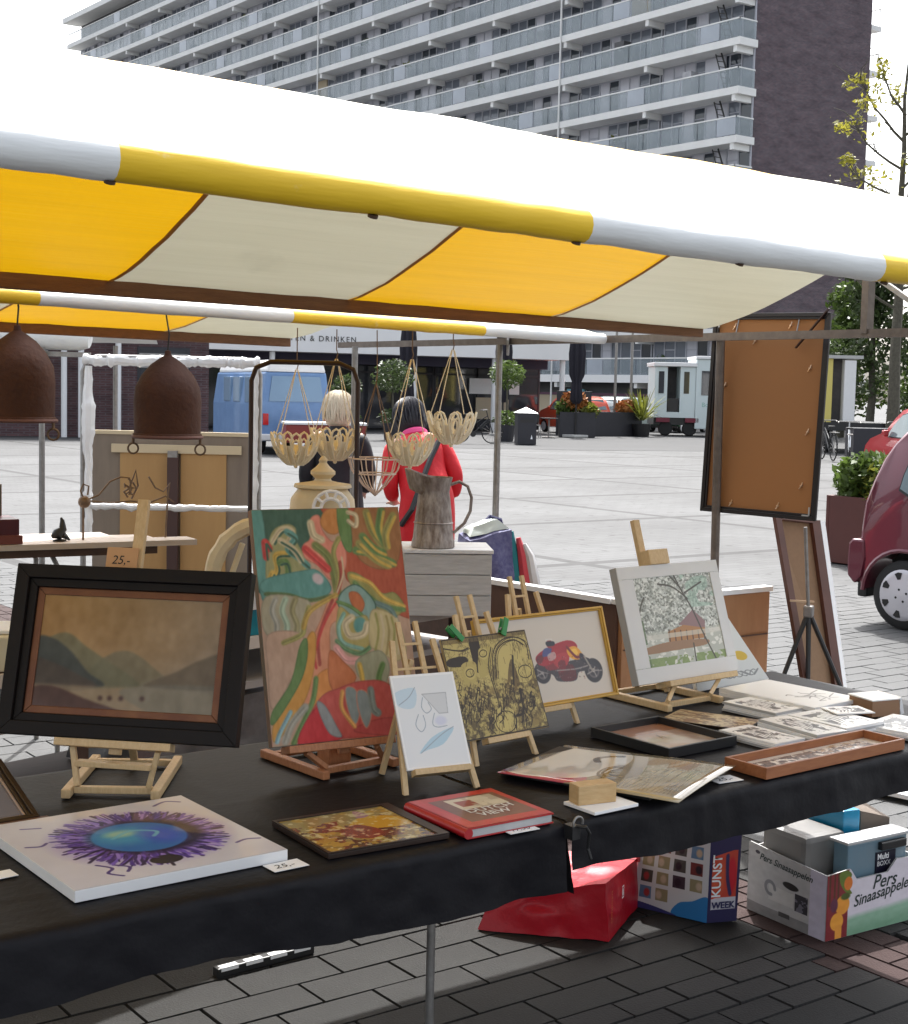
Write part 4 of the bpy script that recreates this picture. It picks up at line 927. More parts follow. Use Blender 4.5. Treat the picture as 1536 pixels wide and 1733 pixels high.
def box_easel(label, Tp, th, corner, yaw, w, d, wood, lx0, lx1, mx, mtop, ups, group='pine table easels', block=None, low=None, step=.0):
    E = frame((corner[0], corner[1], ZT), yaw)
    t = thing('table_easel', label, 'easel', (corner[0], corner[1], ZT), yaw, group)
    rh = .02
    for x in (.011, w - .011): MB(E).bar((x, -.012, rh / 2), (x, d + .012, rh / 2), .02, rh).build('rail', wood, t, bevel=.003)
    for y in (.025, d - .025): MB(E).b2((.0215, y - .008, .004), (w - .0215, y + .008, .019)).build('crossbar', wood, t, bevel=.002)
    MB(Tp).b2((lx0, -.032, -.018), (lx1, th + .003, -.001)).build('ledge', wood, t, bevel=.002)
    for k, x in enumerate(ups):
        top = Tp @ Vector((x, -.005, -.018)); ex = .03 if k == 0 else w - .03
        bot = E @ Vector((ex, .018, rh))
        MB().bar(bot, top, .018, .012, (E.to_3x3() @ Vector((1, 0, 0)))).build('upright', wood, t, bevel=.002)
    if low:
        a = Tp @ Vector((ups[0] + .012, -.002, -.052)); c = Tp @ Vector((ups[1] - .012, -.002, -.052)); MB().bar(a, c, .026, .012).build('lower_board', wood, t, bevel=.002)
    MB(Tp).b2((mx - .013, th + .003, -.03), (mx + .013, th + .019, mtop)).build('mast', wood, t, bevel=.002)
    a = Tp @ Vector((mx, th + .02, .12)); c = E @ Vector((w / 2, d - .03, .02)); MB().bar(a, c, .018, .01).build('prop', wood, t, bevel=.002)
    if block:
        z0, x0, x1 = block; MB(Tp).b2((mx + x0, -.012, z0), (mx + x1, th + .0028, z0 + .045)).build('clamp_block', wood, t, bevel=.003)
    return t
e = box_easel('pine table easel holding up the dark-framed mountain lake painting', Tm, .0, (1.195, 3.015), -35, .215, .29, M_pine_h, .135, .4, .262, .545, (.17, .365), low=1)
pc = MB(Tm).b2((.195, -.006, .372), (.268, -.002, .43)).build('price_card', mat('buff card', (.56, .33, .17), .7, n=(30, .4), col2=(.5, .28, .14)), None)
tag(pc, 'buff price card clipped above the dark-framed mountain painting, marked 25', 'price card')
text('25,-', Tm @ Vector((.208, -.0068, .392)), Tm.to_3x3() @ Vector((1, 0, 0)), Tm.to_3x3() @ Vector((0, 0, 1)), .028, M_ink, 'handwritten_price', pc, .2)

# abstract flower canvas
Ta = frame((1.644, 2.89, .83), -7.5, 15.6)
canvas('abstract_painting', 'tall orange and green swirling flower painting on unframed canvas', 'painting', Ta, .386, .553, .02, art_abstract(), mat('painted canvas edge', (.3, .12, .06), .6, n=(5, .9), col2=(.08, .16, .12)), .55, .05, bump=.03)
e = box_easel('reddish wooden table easel carrying the tall abstract flower canvas', Ta, .02, (1.745, 2.845), 4, .225, .24, M_beech, .03, .3, .19, .5, (.08, .26), 'pine table easels')
MB(frame((1.85, 2.92, ZT), 4)).b2((-.035, 0, .004), (.03, .05, .05)).build('wooden_block', M_beech, e, bevel=.003)

# white framed print of a house among trees
Tw = frame((2.914, 3.02, .82), 3.1, 18.1)
wp = canvas('framed_print', 'grey-white mounted print of a timber house among bare trees', 'print', Tw, .442, .345, .025, art_watercolour(), mat('pale grey frame edge', g(.36), .5), .35, .2)
ma = MB(Tw)
for (x0, z0, x1, z1) in ((0, 0, .442, .045), (0, .308, .442, .345), (0, .045, .062, .308), (.4, .045, .442, .308)): ma.b2((x0 + .0005, -.0035, z0 + .0005), (x1 - .0005, -.001, z1 - .0005))
ma.build('white_mount', mat('white mount board', g(.66), .4, n=(20, .3), col2=g(.6), coat=.2), wp)
wp.children[0].hide_render = False
e = box_easel('yellow pine table easel with tall mast behind the house print', Tw, .025, (2.957, 2.955), 2, .24, .26, M_pine_h, .1, .4, .16, .49, (.14, .34), block=(.345, -.02, .065))

# three small A-frame easels with pictures
def a_easel(label, Tp, w, bz, th, lean, back, top=.33, wood=M_pine_h, cx=None, spread=.085):
    zl = -(bz - ZT) / math.cos(R(lean)); cx = w / 2 if cx is None else cx
    t = thing('small_easel', label, 'easel', tuple(Tp @ Vector((cx, .03, zl))), 0, 'small A-frame easels')
    y = th + .002
    for s in (-1, 1):
        MB(Tp).bar((cx + s * spread, y + .006, zl + .001), (cx + s * .052, y + .006, top - .03), .013, .011, (0, 1, 0)).build('leg', wood, t, bevel=.0015)
        MB(Tp).bar((cx + s * .024, y + .019, zl + .05), (cx + s * .0225, y + .019, top + .02), .012, .01, (0, 1, 0)).build('mast_slat', wood, t, bevel=.0015)
    for z in (top - .04, top - .1): MB(Tp).b2((cx - .052 if z < top - .06 else cx - .024, y + .0125, z), (cx + .052 if z < top - .06 else cx + .024, y + .0145, z + .006)).build('crosspiece', wood, t)
    MB(Tp).b2((cx - .07, -.018, -.015), (cx + .07, y + .0, -.001)).build('ledge', wood, t, bevel=.0015)
    a = Tp @ Vector((cx, y + .03, top - .07)); MB().bar(a, (back[0], back[1], ZT), .012, .012).build('back_leg', wood, t, bevel=.0015)
    return t
Ts_ = frame((1.855, 2.652, .80), -9.7, 28.5)
canvas('small_drawing', 'small pale blue and white abstract drawing on a little easel', 'drawing', Ts_, .163, .223, .006, art_drawing(), M_white, .3, .25)
a_easel('little pine easel under the pale blue drawing', Ts_, .163, .80, .006, 28.5, (1.893, 2.81), .34, spread=.09)
Te = frame((2.102, 2.767, .81), 4.5, 22.8)
canvas('street_engraving', 'yellowed crowded street etching held by two green clips', 'print', Te, .285, .255, .006, art_engraving(), mat('board edge', (.4, .3, .14), .6), .45, .1)
a_easel('little pine easel behind the yellowed street etching', Te, .285, .81, .006, 22.8, (2.3, 2.97), .345, cx=.13, spread=.1)
M_grn = mat('green plastic clip', (.02, .22, .05), .35, spec=.5)
for k, (x, a) in enumerate(((.065, -38), (.205, 30))):
    c = thing('green_clip', ('green plastic clip leaning left on the top edge of the street etching', 'green plastic clip leaning right on the top edge of the street etching')[k], 'clip', tuple(Te @ Vector((x, 0, .255))), 0, 'green clips on the street etching')
    M = Te @ Matrix.Translation((x, -.004, .25)) @ Matrix.Rotation(R(a), 4, 'Y')
    MB(M).b2((-.008, -.004, -.005), (.008, .0, .045)).build('jaw', M_grn, c, bevel=.002); MB(M).b2((-.008, .011, -.005), (.008, .0145, .045)).build('jaw', M_grn, c, bevel=.001)
    MB(M).path([(-.009, .004, .012), (.009, .004, .012)], .004, 8).build('spring', M_steel, c)
Tb = frame((2.33, 2.963, .81), 3.6, 17.8)
mo = canvas('motorbike_picture', 'wide drawing of a crouched motorbike racer in a thin yellow frame', 'drawing', Tb, .476, .253, .01, art_moto(), mat('yellow frame edge', (.6, .36, .06), .5), .32, .3)
picture_frame(Tb, .476, .253, .011, .012, mat('yellow wood frame', (.62, .38, .07), .4, n=(10, .5), col2=(.5, .28, .05)), mo)
a_easel('pine easel supporting the yellow-framed motorbike drawing', Tb, .476, .81, .012, 17.8, (2.63, 3.15), .345, cx=.21, spread=.115)
# leaning sheet with the guitar
Tg = frame((3.24, 3.1, .755), 4, 20)
o = MB(Tg).prism([(0, 0), (.35, 0), (.175, .29), (.0, .3)], 0, .012, Matrix(((1, 0, 0, 0), (0, 0, 1, 0), (0, 1, 0, 0), (0, 0, 0, 1)))).build('leaning_sheet', M_paper, None)
tag(o, 'white slanted sheet with a small yellow guitar, propped behind the house print', 'drawing')
b = MB(Tg); b.quad((0.002, -.0012, .002), (.346, -.0012, .002), (.175, -.0012, .288), (.002, -.0012, .296)); b.build('drawn_face', image_mat('guitar sheet', art_guitar(), .5), o)

# ---------------------------------------------------------------- things lying on the cloths
def flat(name, label, cat, c, w, d, rot, h, art=None, side=None, rough=.45, coat=.0, z=None, group=None, bev=.0008):
    T = frame((c[0], c[1], ZT if z is None else z), rot)
    o = MB(T).b2((-w / 2, -d / 2, 0), (w / 2, d / 2, h)).build(name, side or M_paper, None, bevel=bev)
    tag(o, label, cat, group)
    if art is not None:
        b = MB(T); e = .0012; b.quad((-w / 2 + e, -d / 2 + e, h + .0007), (w / 2 - e, -d / 2 + e, h + .0007), (w / 2 - e, d / 2 - e, h + .0007), (-w / 2 + e, d / 2 - e, h + .0007))
        b.build('printed_face', image_mat(name + str(rot) + str(c[0]), art, rough, coat), o)
    return o, T
flat('eye_painting', 'square white canvas with a blue eye ringed in purple flames, lying flat', 'painting', (1.176, 2.60), .425, .445, .6, .021, art_eye(), M_white, .32, .25)
M_frd = mat('dark picture frame edge', (.03, .018, .014), .35)
o, T = flat('still_life_picture', 'thin dark-framed brown and yellow kitchen picture lying beside the red book', 'picture', (1.603, 2.455), .275, .245, -3.5, .009, art_still(), M_frd, .2, .4)
b = MB(T)
for (x0, y0, x1, y1) in ((-.1375, -.1225, .1375, -.117), (-.1375, .113, .1375, .1225), (-.1375, -.117, -.131, .113), (.115, -.117, .1375, .113)): b.b2((x0, y0, .0099), (x1, y1, .0125))
b.build('frame_bar', M_frd, o)
# red book
T = frame((1.873, 2.407, ZT), -1.4); rb = thing('red_book', 'thick red picture book with silver title lettering near the front edge', 'book', (1.873, 2.407, ZT), -1.4)
M_red = mat('red book cloth', (.42, .012, .018), .35, spec=.5, coat=.3, n=(20, .3), col2=(.36, .01, .015))
MB(T).b2((-.107, -.11, .0032), (.106, .108, .0185)).build('page_block', mat('book pages', g(.5), .8, n=(120, .6), col2=g(.36), stretch=(1, 1, 8)), rb)
MB(T).b2((-.11, -.112, 0), (.11, .111, .003)).build('back_cover', M_red, rb, bevel=.0008)
MB(T).b2((-.11, -.112, .0187), (.11, .111, .0222)).build('front_cover', M_red, rb, bevel=.0008)
MB(T).path([(-.109, -.112, .011), (-.109, .111, .011)], .0108, 12).build('spine', M_red, rb, smooth=True)
b = MB(T); b.quad((-.1085, -.1105, .0230), (.1085, -.1105, .0230), (.1085, .1095, .0230), (-.1085, .1095, .0230)); b.build('cover_print', image_mat('red cover', art_cover(), .3, .4), rb)
ux, uy = T.to_3x3() @ Vector((1, 0, 0)), T.to_3x3() @ Vector((0, 1, 0))
M_silver = mat('silver lettering', g(.7), .3, .2)
text('DUTCH', T @ Vector((-.045, -.026, .0236)), ux, uy, .034, M_silver, 'title', rb, bold=.0006)
text('VIEW', T @ Vector((-.035, -.056, .0236)), ux, uy, .034, M_silver, 'title', rb, bold=.0006)
MB(T).b2((-.128, -.128, -.0002), (.1, .122, -.0001)) 
o, _ = flat('dark_folder', 'thin dark folder lying under the red book', 'folder', (1.80, 2.455), .13, .2, -6, .0 + .0004, None, M_darkwood) if False else (None, None)
# poster
T = frame((2.353, 2.498, ZT), 22.9)
def pf(u, v):
    x, y = (u - .5) * .36, (v - .5) * .45
    return (x, y, .012 + .014 * (1 - v) * (.4 + .6 * u) + .004 * math.sin(3 * u + 2 * v) - .016 * max(0, (.25 - v)) * (u))
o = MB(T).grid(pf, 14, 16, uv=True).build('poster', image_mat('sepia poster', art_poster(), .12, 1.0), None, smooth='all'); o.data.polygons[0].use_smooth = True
md = o.modifiers.new('t', 'SOLIDIFY'); md.thickness = .0022; md.offset = -1
tag(o, 'large glossy sepia poster with a pink corner, lying askew at the table edge', 'poster')
o, _ = flat('folder', 'thin black folder lying under the glossy sepia poster', 'folder', (2.34, 2.54), .3, .38, 22, .009, None, M_blackm)
o, _ = flat('white_card', 'small stack of white cards under the bare wooden block', 'cards', (2.155, 2.338), .13, .1, 1, .007, None, M_paper)
MBw = MB(frame((2.143, 2.352, ZT + .0072), -11)); o = MBw.b2((-.048, -.02, 0), (.048, .022, .043)).build('wooden_block', M_pine, None, bevel=.002); tag(o, 'bare pine block standing on the small white cards', 'wooden block')
def price(label, c, rot, w=.075, d=.045, txt='25,-', z=None):
    T = frame((c[0], c[1], (ZT if z is None else z) + .0002), rot); o = MB(T).b2((-w / 2, -d / 2, 0), (w / 2, d / 2, .0012)).build('price_card', M_paper, None); tag(o, label, 'price card', 'white price cards on the black cloths')
    if txt: text(txt, T @ Vector((-w * .36, -d * .22, .0017)), T.to_3x3() @ Vector((1, 0, 0)), T.to_3x3() @ Vector((0, 1, 0)), d * .62, M_ink, 'handwritten_price', o, .25)
price('white price card beside the right corner of the blue eye canvas', (1.372, 2.353), 1)
price('white price card lying in front of the red book', (1.892, 2.2985 - .004), -2, .075, .036, '17,50')
price('white price card peeping out under the right corner of the sepia poster', (2.552, 2.345), -6, .075, .05, '25,-')
price('white price card at the far left table end', (.905, 2.585), 3, .06, .04, '')
# black tray frame with pale picture
T = frame((2.70, 2.70, ZT), 2); bt = thing('shadow_box', 'deep black box frame lying flat with a pale pinkish picture inside', 'picture frame', (2.7, 2.7, ZT), 2)
MB(T).b2((-.125, -.138, 0), (.125, .138, .006)).build('base', M_blackm, bt)
for a, c in (((-.127, -.14, 0), (.127, -.132, .026)), ((-.127, .132, 0), (.127, .14, .026)), ((-.127, -.1318, 0), (-.119, .1318, .026)), ((.119, -.1318, 0), (.127, .1318, .026))): MB(T).b2(a, c).build('frame_bar', M_blackm, bt, bevel=.001)
b = MB(T); b.quad((-.118, -.131, .0075), (.118, -.131, .0075), (.118, .131, .0075), (-.118, .131, .0075)); b.build('picture', image_mat('pale picture', art_pale(), .15, .6), bt)
# long wooden tray
T = frame((2.905, 2.362, ZT), 1.5); wt = thing('wooden_tray', 'long narrow orange-brown wooden tray frame holding a strip of animal pictures', 'tray', (2.905, 2.362, ZT), 1.5)
M_teak = mat('orange brown teak', (.38, .15, .06), .4, n=(8, .9), col2=(.25, .085, .035), stretch=(2, 14, 14))
MB(T).b2((-.268, -.058, 0), (.268, .058, .006)).build('base', M_plank, wt)
for a, c in (((-.272, -.065, 0), (.272, -.057, .028)), ((-.272, .057, 0), (.272, .065, .028)), ((-.272, -.0568, 0), (-.264, .0568, .028)), ((.264, -.0568, 0), (.272, .0568, .028))): MB(T).b2(a, c).build('side', M_teak, wt, bevel=.001)
b = MB(T); b.quad((-.263, -.056, .0075), (.263, -.056, .0075), (.263, .056, .0075), (-.263, .056, .0075)); b.build('picture_strip', image_mat('animal strip', art_strip(), .3, .3), wt)
# aged print, prints and pads on the right
def stackf(name, label, cat, c, w, d, rot, n, th, arts, z=None, grp='print stacks on the right table'):
    t = thing(name, label, cat, (c[0], c[1], ZT), rot, grp); z0 = ZT if z is None else z
    for k in range(n):
        T = frame((c[0] + rnd.uniform(-.004, .004), c[1] + rnd.uniform(-.004, .004), z0 + k * th), rot + rnd.uniform(-2, 2))
        q = MB(T).b2((-w / 2, -d / 2, 0), (w / 2, d / 2, th - .0004)).build('sheet', M_paper if k % 3 else mat('grey board', g(.45), .6), t)
        if k == n - 1 and arts is not None:
            b = MB(T); b.quad((-w/2+.002, -d/2+.002, th + .0004), (w/2-.002, -d/2+.002, th + .0004), (w/2-.002, d/2-.002, th + .0004), (-w/2+.002, d/2-.002, th + .0004)); b.build('top_print', image_mat(name + str(c[0]), arts, .3, .3), t)
    return t
flat('aged_print', 'yellow-brown aged print lying behind the black box frame', 'print', (2.985, 2.80), .15, .24, 24, .005, art_aged(), M_frd, .3, .3)
stackf('print_stack', 'low stack of dark landscape prints between black box frame and wooden tray', 'prints', (2.93, 2.565), .12, .19, 2, 3, .006, art_bw(1))
stackf('print_stack', 'stack of white mounted prints behind the middle of the wooden tray', 'prints', (3.065, 2.545), .115, .215, -5.5, 4, .0075, art_bw(2))
stackf('print_stack', 'fanned pile of white prints with a dark ink scene, behind the tray right half', 'prints', (3.2, 2.55), .16, .2, 2, 5, .0065, art_bw(3))
stackf('print_stack', 'small stack of framed cards in front of the large sketch pad', 'prints', (3.19, 2.79), .135, .19, 4, 4, .0065, art_bw(4))
stackf('sketch_pad', 'large white sketch pad with faint pencil drawing at the back right', 'sketch pad', (3.36, 2.84), .235, .34, 6, 3, .011, art_pencil(1))
stackf('print_pile', 'white prints lying at the right edge behind the tray end', 'prints', (3.35, 2.44), .2, .15, 12, 3, .007, art_bw(5))
flat('white_postcard', 'loose white postcard with dark ink stroke lying on the fanned prints', 'card', (3.3, 2.585), .12, .09, -20, .0025, art_bw(6), M_paper, z=ZT + .0345)
T = frame((3.49, 2.63, ZT), -12); cb = thing('card_box', 'small open brown and white box of picture cards near the right end', 'box', (3.49, 2.63, ZT), -12)
MB(T).b2((-.06, -.05, 0), (.04, .05, .045)).build('box_body', mat('kraft card', (.33, .19, .11), .7), cb); MB(T).b2((-.062, -.052, .0455), (.045, .055, .049)).build('lid', M_paper, cb)
b = MB(T); M = T @ Matrix.Translation((.045, 0, 0)) @ Matrix.Rotation(R(-14), 4, 'Y'); MB(M).b2((0, -.05, 0), (.012, .05, .05)).build('front_card', M_paper, cb)
b = MB(M); b.quad((.013, -.046, .004), (.013, .046, .004), (.013, .046, .046), (.013, -.046, .046)); b.build('card_picture', image_mat('card pic', art_bw(7), .4), cb)
# framed glass pieces leaning at the far left
Tl = frame((.785, 2.856, ZT + .002), 0, 73); lf = thing('leaning_picture', 'brown-framed glass picture leaning low at the left edge of the table', 'picture frame', (.8, 2.6, ZT))
MB(Tl).b2((0, 0, 0), (.3, .006, .24)).build('backing_board', M_plank, lf)
picture_frame(Tl, .3, .24, .026, .016, M_frd, lf, mat('silvery slip', (.4, .32, .3), .3, .4), .006)
MB(Tl).b2((.027, -.004, .027), (.273, -.001, .213)).build('glass', mat('grey picture glass', (.2, .19, .21), .12, spec=.7), lf)
o = MB(frame((1.0, 2.825, ZT), 2)).b2((-.2, -.03, 0), (.1, .022, .016)).build('brown_folder', mat('brown leatherette', (.12, .055, .035), .5), None); tag(o, 'flat brown folder under the leaning frame at the left edge', 'folder')
# ---------------------------------------------------------------- under the tables
def softbox(base, top, m, name, par, n=6, amp=.008, seed=0, bulge=0., open_top=False):
    """hexahedron with slightly crumpled faces: four base and four top corners in order"""
    b = MB(); P = [Vector(p) for p in base]; Q = [Vector(p) for p in top]; c = sum(P + Q, Vector()) / 8
    def face(a, bb, cc, d):
        def fn(u, v):
            p = (a * (1 - u) + bb * u) * (1 - v) + (d * (1 - u) + cc * u) * v
            w = math.sin(math.pi * u) * math.sin(math.pi * v); o = (p - c).normalized()
            return p + o * (bulge * w) + noise.noise_vector(p * 14 + Vector((seed, 0, 0))) * amp * (.3 + w)
        b.grid(fn, n, n)
    for i in range(4): j = (i + 1) % 4; face(P[i], P[j], Q[j], Q[i])
    if not open_top: face(Q[0], Q[1], Q[2], Q[3])
    face(P[3], P[2], P[1], P[0])
    return b.build(name, m, par, smooth='all')
M_redbag = mat('red woven bag plastic', (.5, .006, .02), .42, spec=.4, n=(5, .7), col2=(.36, .004, .014), coat=.08, bump=(14, .5))
rbag = thing('red_shopping_bag', 'shiny red shopping bag lying on its side on the pavers', 'bag', (2.98, 3.4, 0))
softbox([(2.975, 3.175, .004), (3.268, 3.353, .004), (3.0, 3.66, .004), (2.704, 3.471, .004)], [(2.965, 3.185, .185), (3.262, 3.36, .16), (3.02, 3.62, .17), (2.74, 3.47, .09)], M_redbag, 'bag_body', rbag, 18, .016, 3)
u = Vector((.293, .178, 0)).normalized(); 
M_gold = mat('ochre print', (.6, .2, .05), .5)
text('KUNSTMARKT', (2.9835, 3.1765, .158), (.02, .01, -1), (.8, .5, 0), .016, M_gold, 'printed_text', rbag)
n = Vector((.178, -.293, 0)).normalized()
b = MB(); o_ = Vector((3.075, 3.236, .1)) + n * .006; 
for dx0, dx1, z0, z1 in ((0, .02, 0, .004), (0, .02, .036, .04), (0, .004, 0, .04), (.016, .02, 0, .04), (.007, .013, .01, .03)): b.add([o_ + u * dx0 + Vector((0, 0, z0)), o_ + u * dx1 + Vector((0, 0, z0)), o_ + u * dx1 + Vector((0, 0, z1)), o_ + u * dx0 + Vector((0, 0, z1))], [(0, 1, 2, 3)])
b.build('printed_badge', M_paper, rbag)
MB().path([(3.262, 3.355, .15), (3.285, 3.37, .21), (3.27, 3.4, .25), (3.24, 3.42, .2), (3.22, 3.43, .16)], .006, 8).build('bag_handle', M_redbag, rbag, smooth=True)
# paper bag with thumbnails, KUNST WEEK
kb = thing('paper_bag', 'printed art week paper bag with rows of thumbnails, standing open on the pavers', 'bag', (3.36, 3.24, 0))
A0, B0, D0 = Vector((3.341, 3.122, 0)), Vector((3.437, 3.085, 0)), Vector((3.27, 3.37, 0)); C0 = B0 + (D0 - A0)
up = lambda p, z, dx=0, dy=0: Vector((p.x + dx, p.y + dy, z))
M_bag = mat('white laminated paper', g(.62), .35, n=(8, .4), col2=g(.5), coat=.2)
def art_thumbs():
    A = Art(260, 260, c8(196, 196, 200)); r = A.rs
    for i in range(4):
        for j in range(4):
            x, y = .1 + i * .22, .14 + j * .2
            if j == 0 and i > 1: continue
            A.rect(x, y, x + .16, y + .15, [c8(110, 50, 50), c8(60, 50, 60), c8(90, 120, 150), c8(150, 80, 70), c8(70, 70, 66), c8(140, 130, 100)][r.randint(6)])
            A.ell(x + r.uniform(.04, .12), y + .07, .04, .05, [c8(40, 30, 40), c8(180, 160, 140), c8(160, 60, 60)][r.randint(3)], soft=.5)
    A.poly([(.55, 0), (1, 0), (1, .3), (.8, .22), (.62, .16)], c8(50, 120, 180)); A.poly([(0, 0), (.6, 0), (.3, .06), (0, .08)], c8(60, 60, 110)); return A.a
def art_kunst():
    A = Art(120, 300, c8(52, 48, 84)); A.rect(.1, .14, .92, .78, c8(200, 196, 204)); A.rect(.1, .27, .92, .78, c8(196, 74, 56)); A.ell(.74, .5, .16, .2, c8(196, 40, 52), soft=.3); A.stroke([(.58, .74), (.6, .5), (.72, .3)], .02, c8(60, 50, 90)); A.ell(.32, .5, .2, .2, c8(206, 90, 60), soft=.6); return A.a
b = MB(); b.quad(up(D0, .004, -.02, .0), up(A0, .004), up(A0, .272, .0, -.005), up(D0, .262, .01, 0)); b.build('thumbnail_side', image_mat('thumbnail side', art_thumbs(), .35, .2), kb)
b = MB(); b.quad(up(A0, .004), up(B0, .004), up(B0, .298, .006, -.004), up(A0, .272, 0, -.005)); b.build('front_panel', image_mat('kunst week', art_kunst(), .35, .2), kb)
b = MB(); b.add([up(B0, .004), up(C0, .004), up(C0, .28), up(B0, .298, .006, -.004)], [(0, 1, 2, 3)]); b.add([up(C0, .004), up(D0, .004, -.02), up(D0, .262, .01), up(C0, .28)], [(0, 1, 2, 3)]); b.add([up(A0, .004), up(B0, .004), up(C0, .004), up(D0, .004)], [(0, 1, 2, 3)]); b.build('bag_body', M_bag, kb)
fu = (B0 - A0).normalized(); fn_ = Vector((fu.y, -fu.x, 0)); tilt = Vector((.003, -.005, .28)).normalized()
text('KUNST', A0 + fu * .04 + fn_ * .0052 + Vector((0, 0, .085)), tilt, -fu, .043, M_paper, 'printed_text', kb, bold=.0008)
M_navy = mat('navy print', (.03, .03, .1), .5)
text('WEEK', A0 + fu * .013 + fn_ * .0042 + Vector((0, 0, .05)), fu, tilt, .029, M_navy, 'printed_text', kb, bold=.001)
b = MB(); b.box((3.385, 3.245, .2), (.07, .18, .16), -16); b.build('contents', M_bag, kb, bevel=.01)
b = MB(); b.path([(3.37, 3.12, .285), (3.372, 3.13, .32), (3.39, 3.14, .335), (3.41, 3.13, .325), (3.415, 3.11, .29)], .003, 6); b.build('bag_handle', M_paper, kb)
# orange carton
def art_box_front():
    A = Art(400, 230, c8(214, 206, 214)); A.put(np.clip((.30 - A.Y + .08 * A.X - .03 * A.noise(6)) * 12, 0, 1), c8(140, 176, 150)); A.put(np.clip((.16 - A.Y + .06 * A.X) * 8, 0, 1), c8(110, 150, 120), .6)
    A.rect(0, 0, .23, 1, c8(128, 44, 48))
    for x in (.02, .07, .11): A.rect(x, .5, x + .02, 1, c8(88, 50, 34))
    A.poly([(.13, .95), (.2, .98), (.26, .9), (.22, .76), (.27, .62), (.2, .66), (.14, .8)], c8(104, 120, 50)); A.ell(.225, .78, .045, .1, c8(214, 120, 50), soft=.15); A.ell(.17, .48, .075, .14, c8(226, 150, 58), soft=.1); A.ell(.115, .25, .07, .13, c8(230, 156, 60), soft=.1); A.rect(.1, 0, .17, .2, c8(226, 150, 62)); A.ell(.08, .5, .04, .1, c8(96, 50, 70), soft=.3); A.ell(.2, .6, .05, .05, c8(80, 90, 40), soft=.4)
    return A.grain(18, .03).a
def art_box_side():
    A = Art(320, 240, c8(168, 166, 166)); A.rect(.0, .0, 1, .16, c8(126, 124, 124)); A.ell(.56, .62, .1, .05, c8(28, 26, 28), soft=.15); A.rect(.28, .3, .6, .52, c8(182, 180, 178)); A.rect(.62, .28, .78, .55, c8(100, 98, 108)); A.put(((A.noise(16) > .5) & (A.X > .62) & (A.X < .78) & (A.Y > .28) & (A.Y < .55)).astype(float), c8(46, 44, 50))
    A.stroke([(.3 + .06 * math.cos(t), .47 + .09 * math.sin(t)) for t in np.linspace(0, 5, 12)], .02, c8(120, 120, 124)); A.ell(.12, .9, .03, .025, c8(60, 56, 66)); A.ell(.82, .9, .03, .025, c8(60, 56, 66)); A.rect(.42, .1, .56, .17, c8(70, 68, 68)); A.rect(.8, 0, 1, 1, c8(186, 180, 196)); return A.grain(14, .04).a
cx0, cy0, bw_, bd_, byaw = 3.532, 2.813, .41, .335, -3.5
Tc = frame((cx0, cy0, .002), byaw); cart = thing('orange_carton', 'printed orange-juice fruit carton full of tubs, on the pavers at the right', 'carton', (3.7, 2.95, 0), byaw)
M_card = mat('grey white cardboard', g(.42), .7, n=(10, .5), col2=g(.34))
Yd = bd_; th_ = .005
wall = MB(Tc); zf = [(0, .205), (.1, .212), (.13, .175), (.27, .175), (.31, .212), (.41, .205)]
XZ_ = Matrix(((1, 0, 0, 0), (0, 0, 1, 0), (0, 1, 0, 0), (0, 0, 0, 1))); YZ_ = Matrix(((0, 0, 1, 0), (1, 0, 0, 0), (0, 1, 0, 0), (0, 0, 0, 1)))
wall.prism([(0, 0), (bw_, 0)] + [(x, z) for x, z in reversed(zf)], 0, th_, XZ_)
wall.prism([(0, 0), (bw_, 0)] + [(x, z) for x, z in reversed(zf)], Yd - th_, Yd, XZ_)
wall.prism([(th_, 0), (Yd - th_, 0), (Yd - th_, .225), (.2, .215), (th_, .205)], 0, th_, YZ_); wall.prism([(th_, 0), (Yd - th_, 0), (Yd - th_, .225), (th_, .205)], bw_ - th_, bw_, YZ_)
wall.b2((th_, th_, 0), (bw_ - th_, Yd - th_, .006)); wall.build('carton_body', M_card, cart)
def front_face():
    b = MB(Tc)
    for (x0, z0), (x1, z1) in zip(zf[:-1], zf[1:]):
        k = len(b.f); b.add([(x0, -.0012, .001), (x1, -.0012, .001), (x1, -.0012, z1), (x0, -.0012, z0)], []); b.uv[k] = [(x0 / bw_, 0), (x1 / bw_, 0), (x1 / bw_, z1 / .215), (x0 / bw_, z0 / .215)]; b.f.append(tuple(len(b.v) - 4 + i for i in range(4)))
    return b.build('printed_front', image_mat('carton front', art_box_front(), .5, .1), cart)
front_face()
b = MB(Tc); b.quad((-.0012, Yd - .001, .001), (-.0012, .001, .001), (-.0012, .001, .204), (-.0012, Yd - .001, .224)); b.build('printed_side', image_mat('carton side', art_box_side(), .6), cart)
cu_, M_tx = Tc.to_3x3() @ Vector((1, 0, 0)), mat('dark green lettering', (.02, .035, .03), .6)
text('Pers', Tc @ Vector((.2, -.0022, .132)), cu_, (-.12, 0, 1), .062, M_tx, 'printed_text', cart, .3, bold=.0006)
text('Sinaasappelen', Tc @ Vector((.118, -.0022, .088)), cu_ + Vector((0, 0, .1)), (-.1, 0, 1), .05, M_tx, 'printed_text', cart, .3, bold=.0006)
text('Pers Sinaasappelen', Tc @ Vector((-.0022, Yd - .05, .18)), Tc.to_3x3() @ Vector((0, -1, 0)) + Vector((0, 0, -.06)), (0, 0, 1), .03, M_tx, 'printed_text', cart, .3, bold=.0004)
M_tubb = mat('cloudy blue plastic', (.12, .24, .32), .25, n=(4, .8), col2=(.2, .23, .25), spec=.5); M_tubg = mat('grey plastic', (.2, .19, .18), .4, n=(5, .5), col2=(.15, .145, .14))
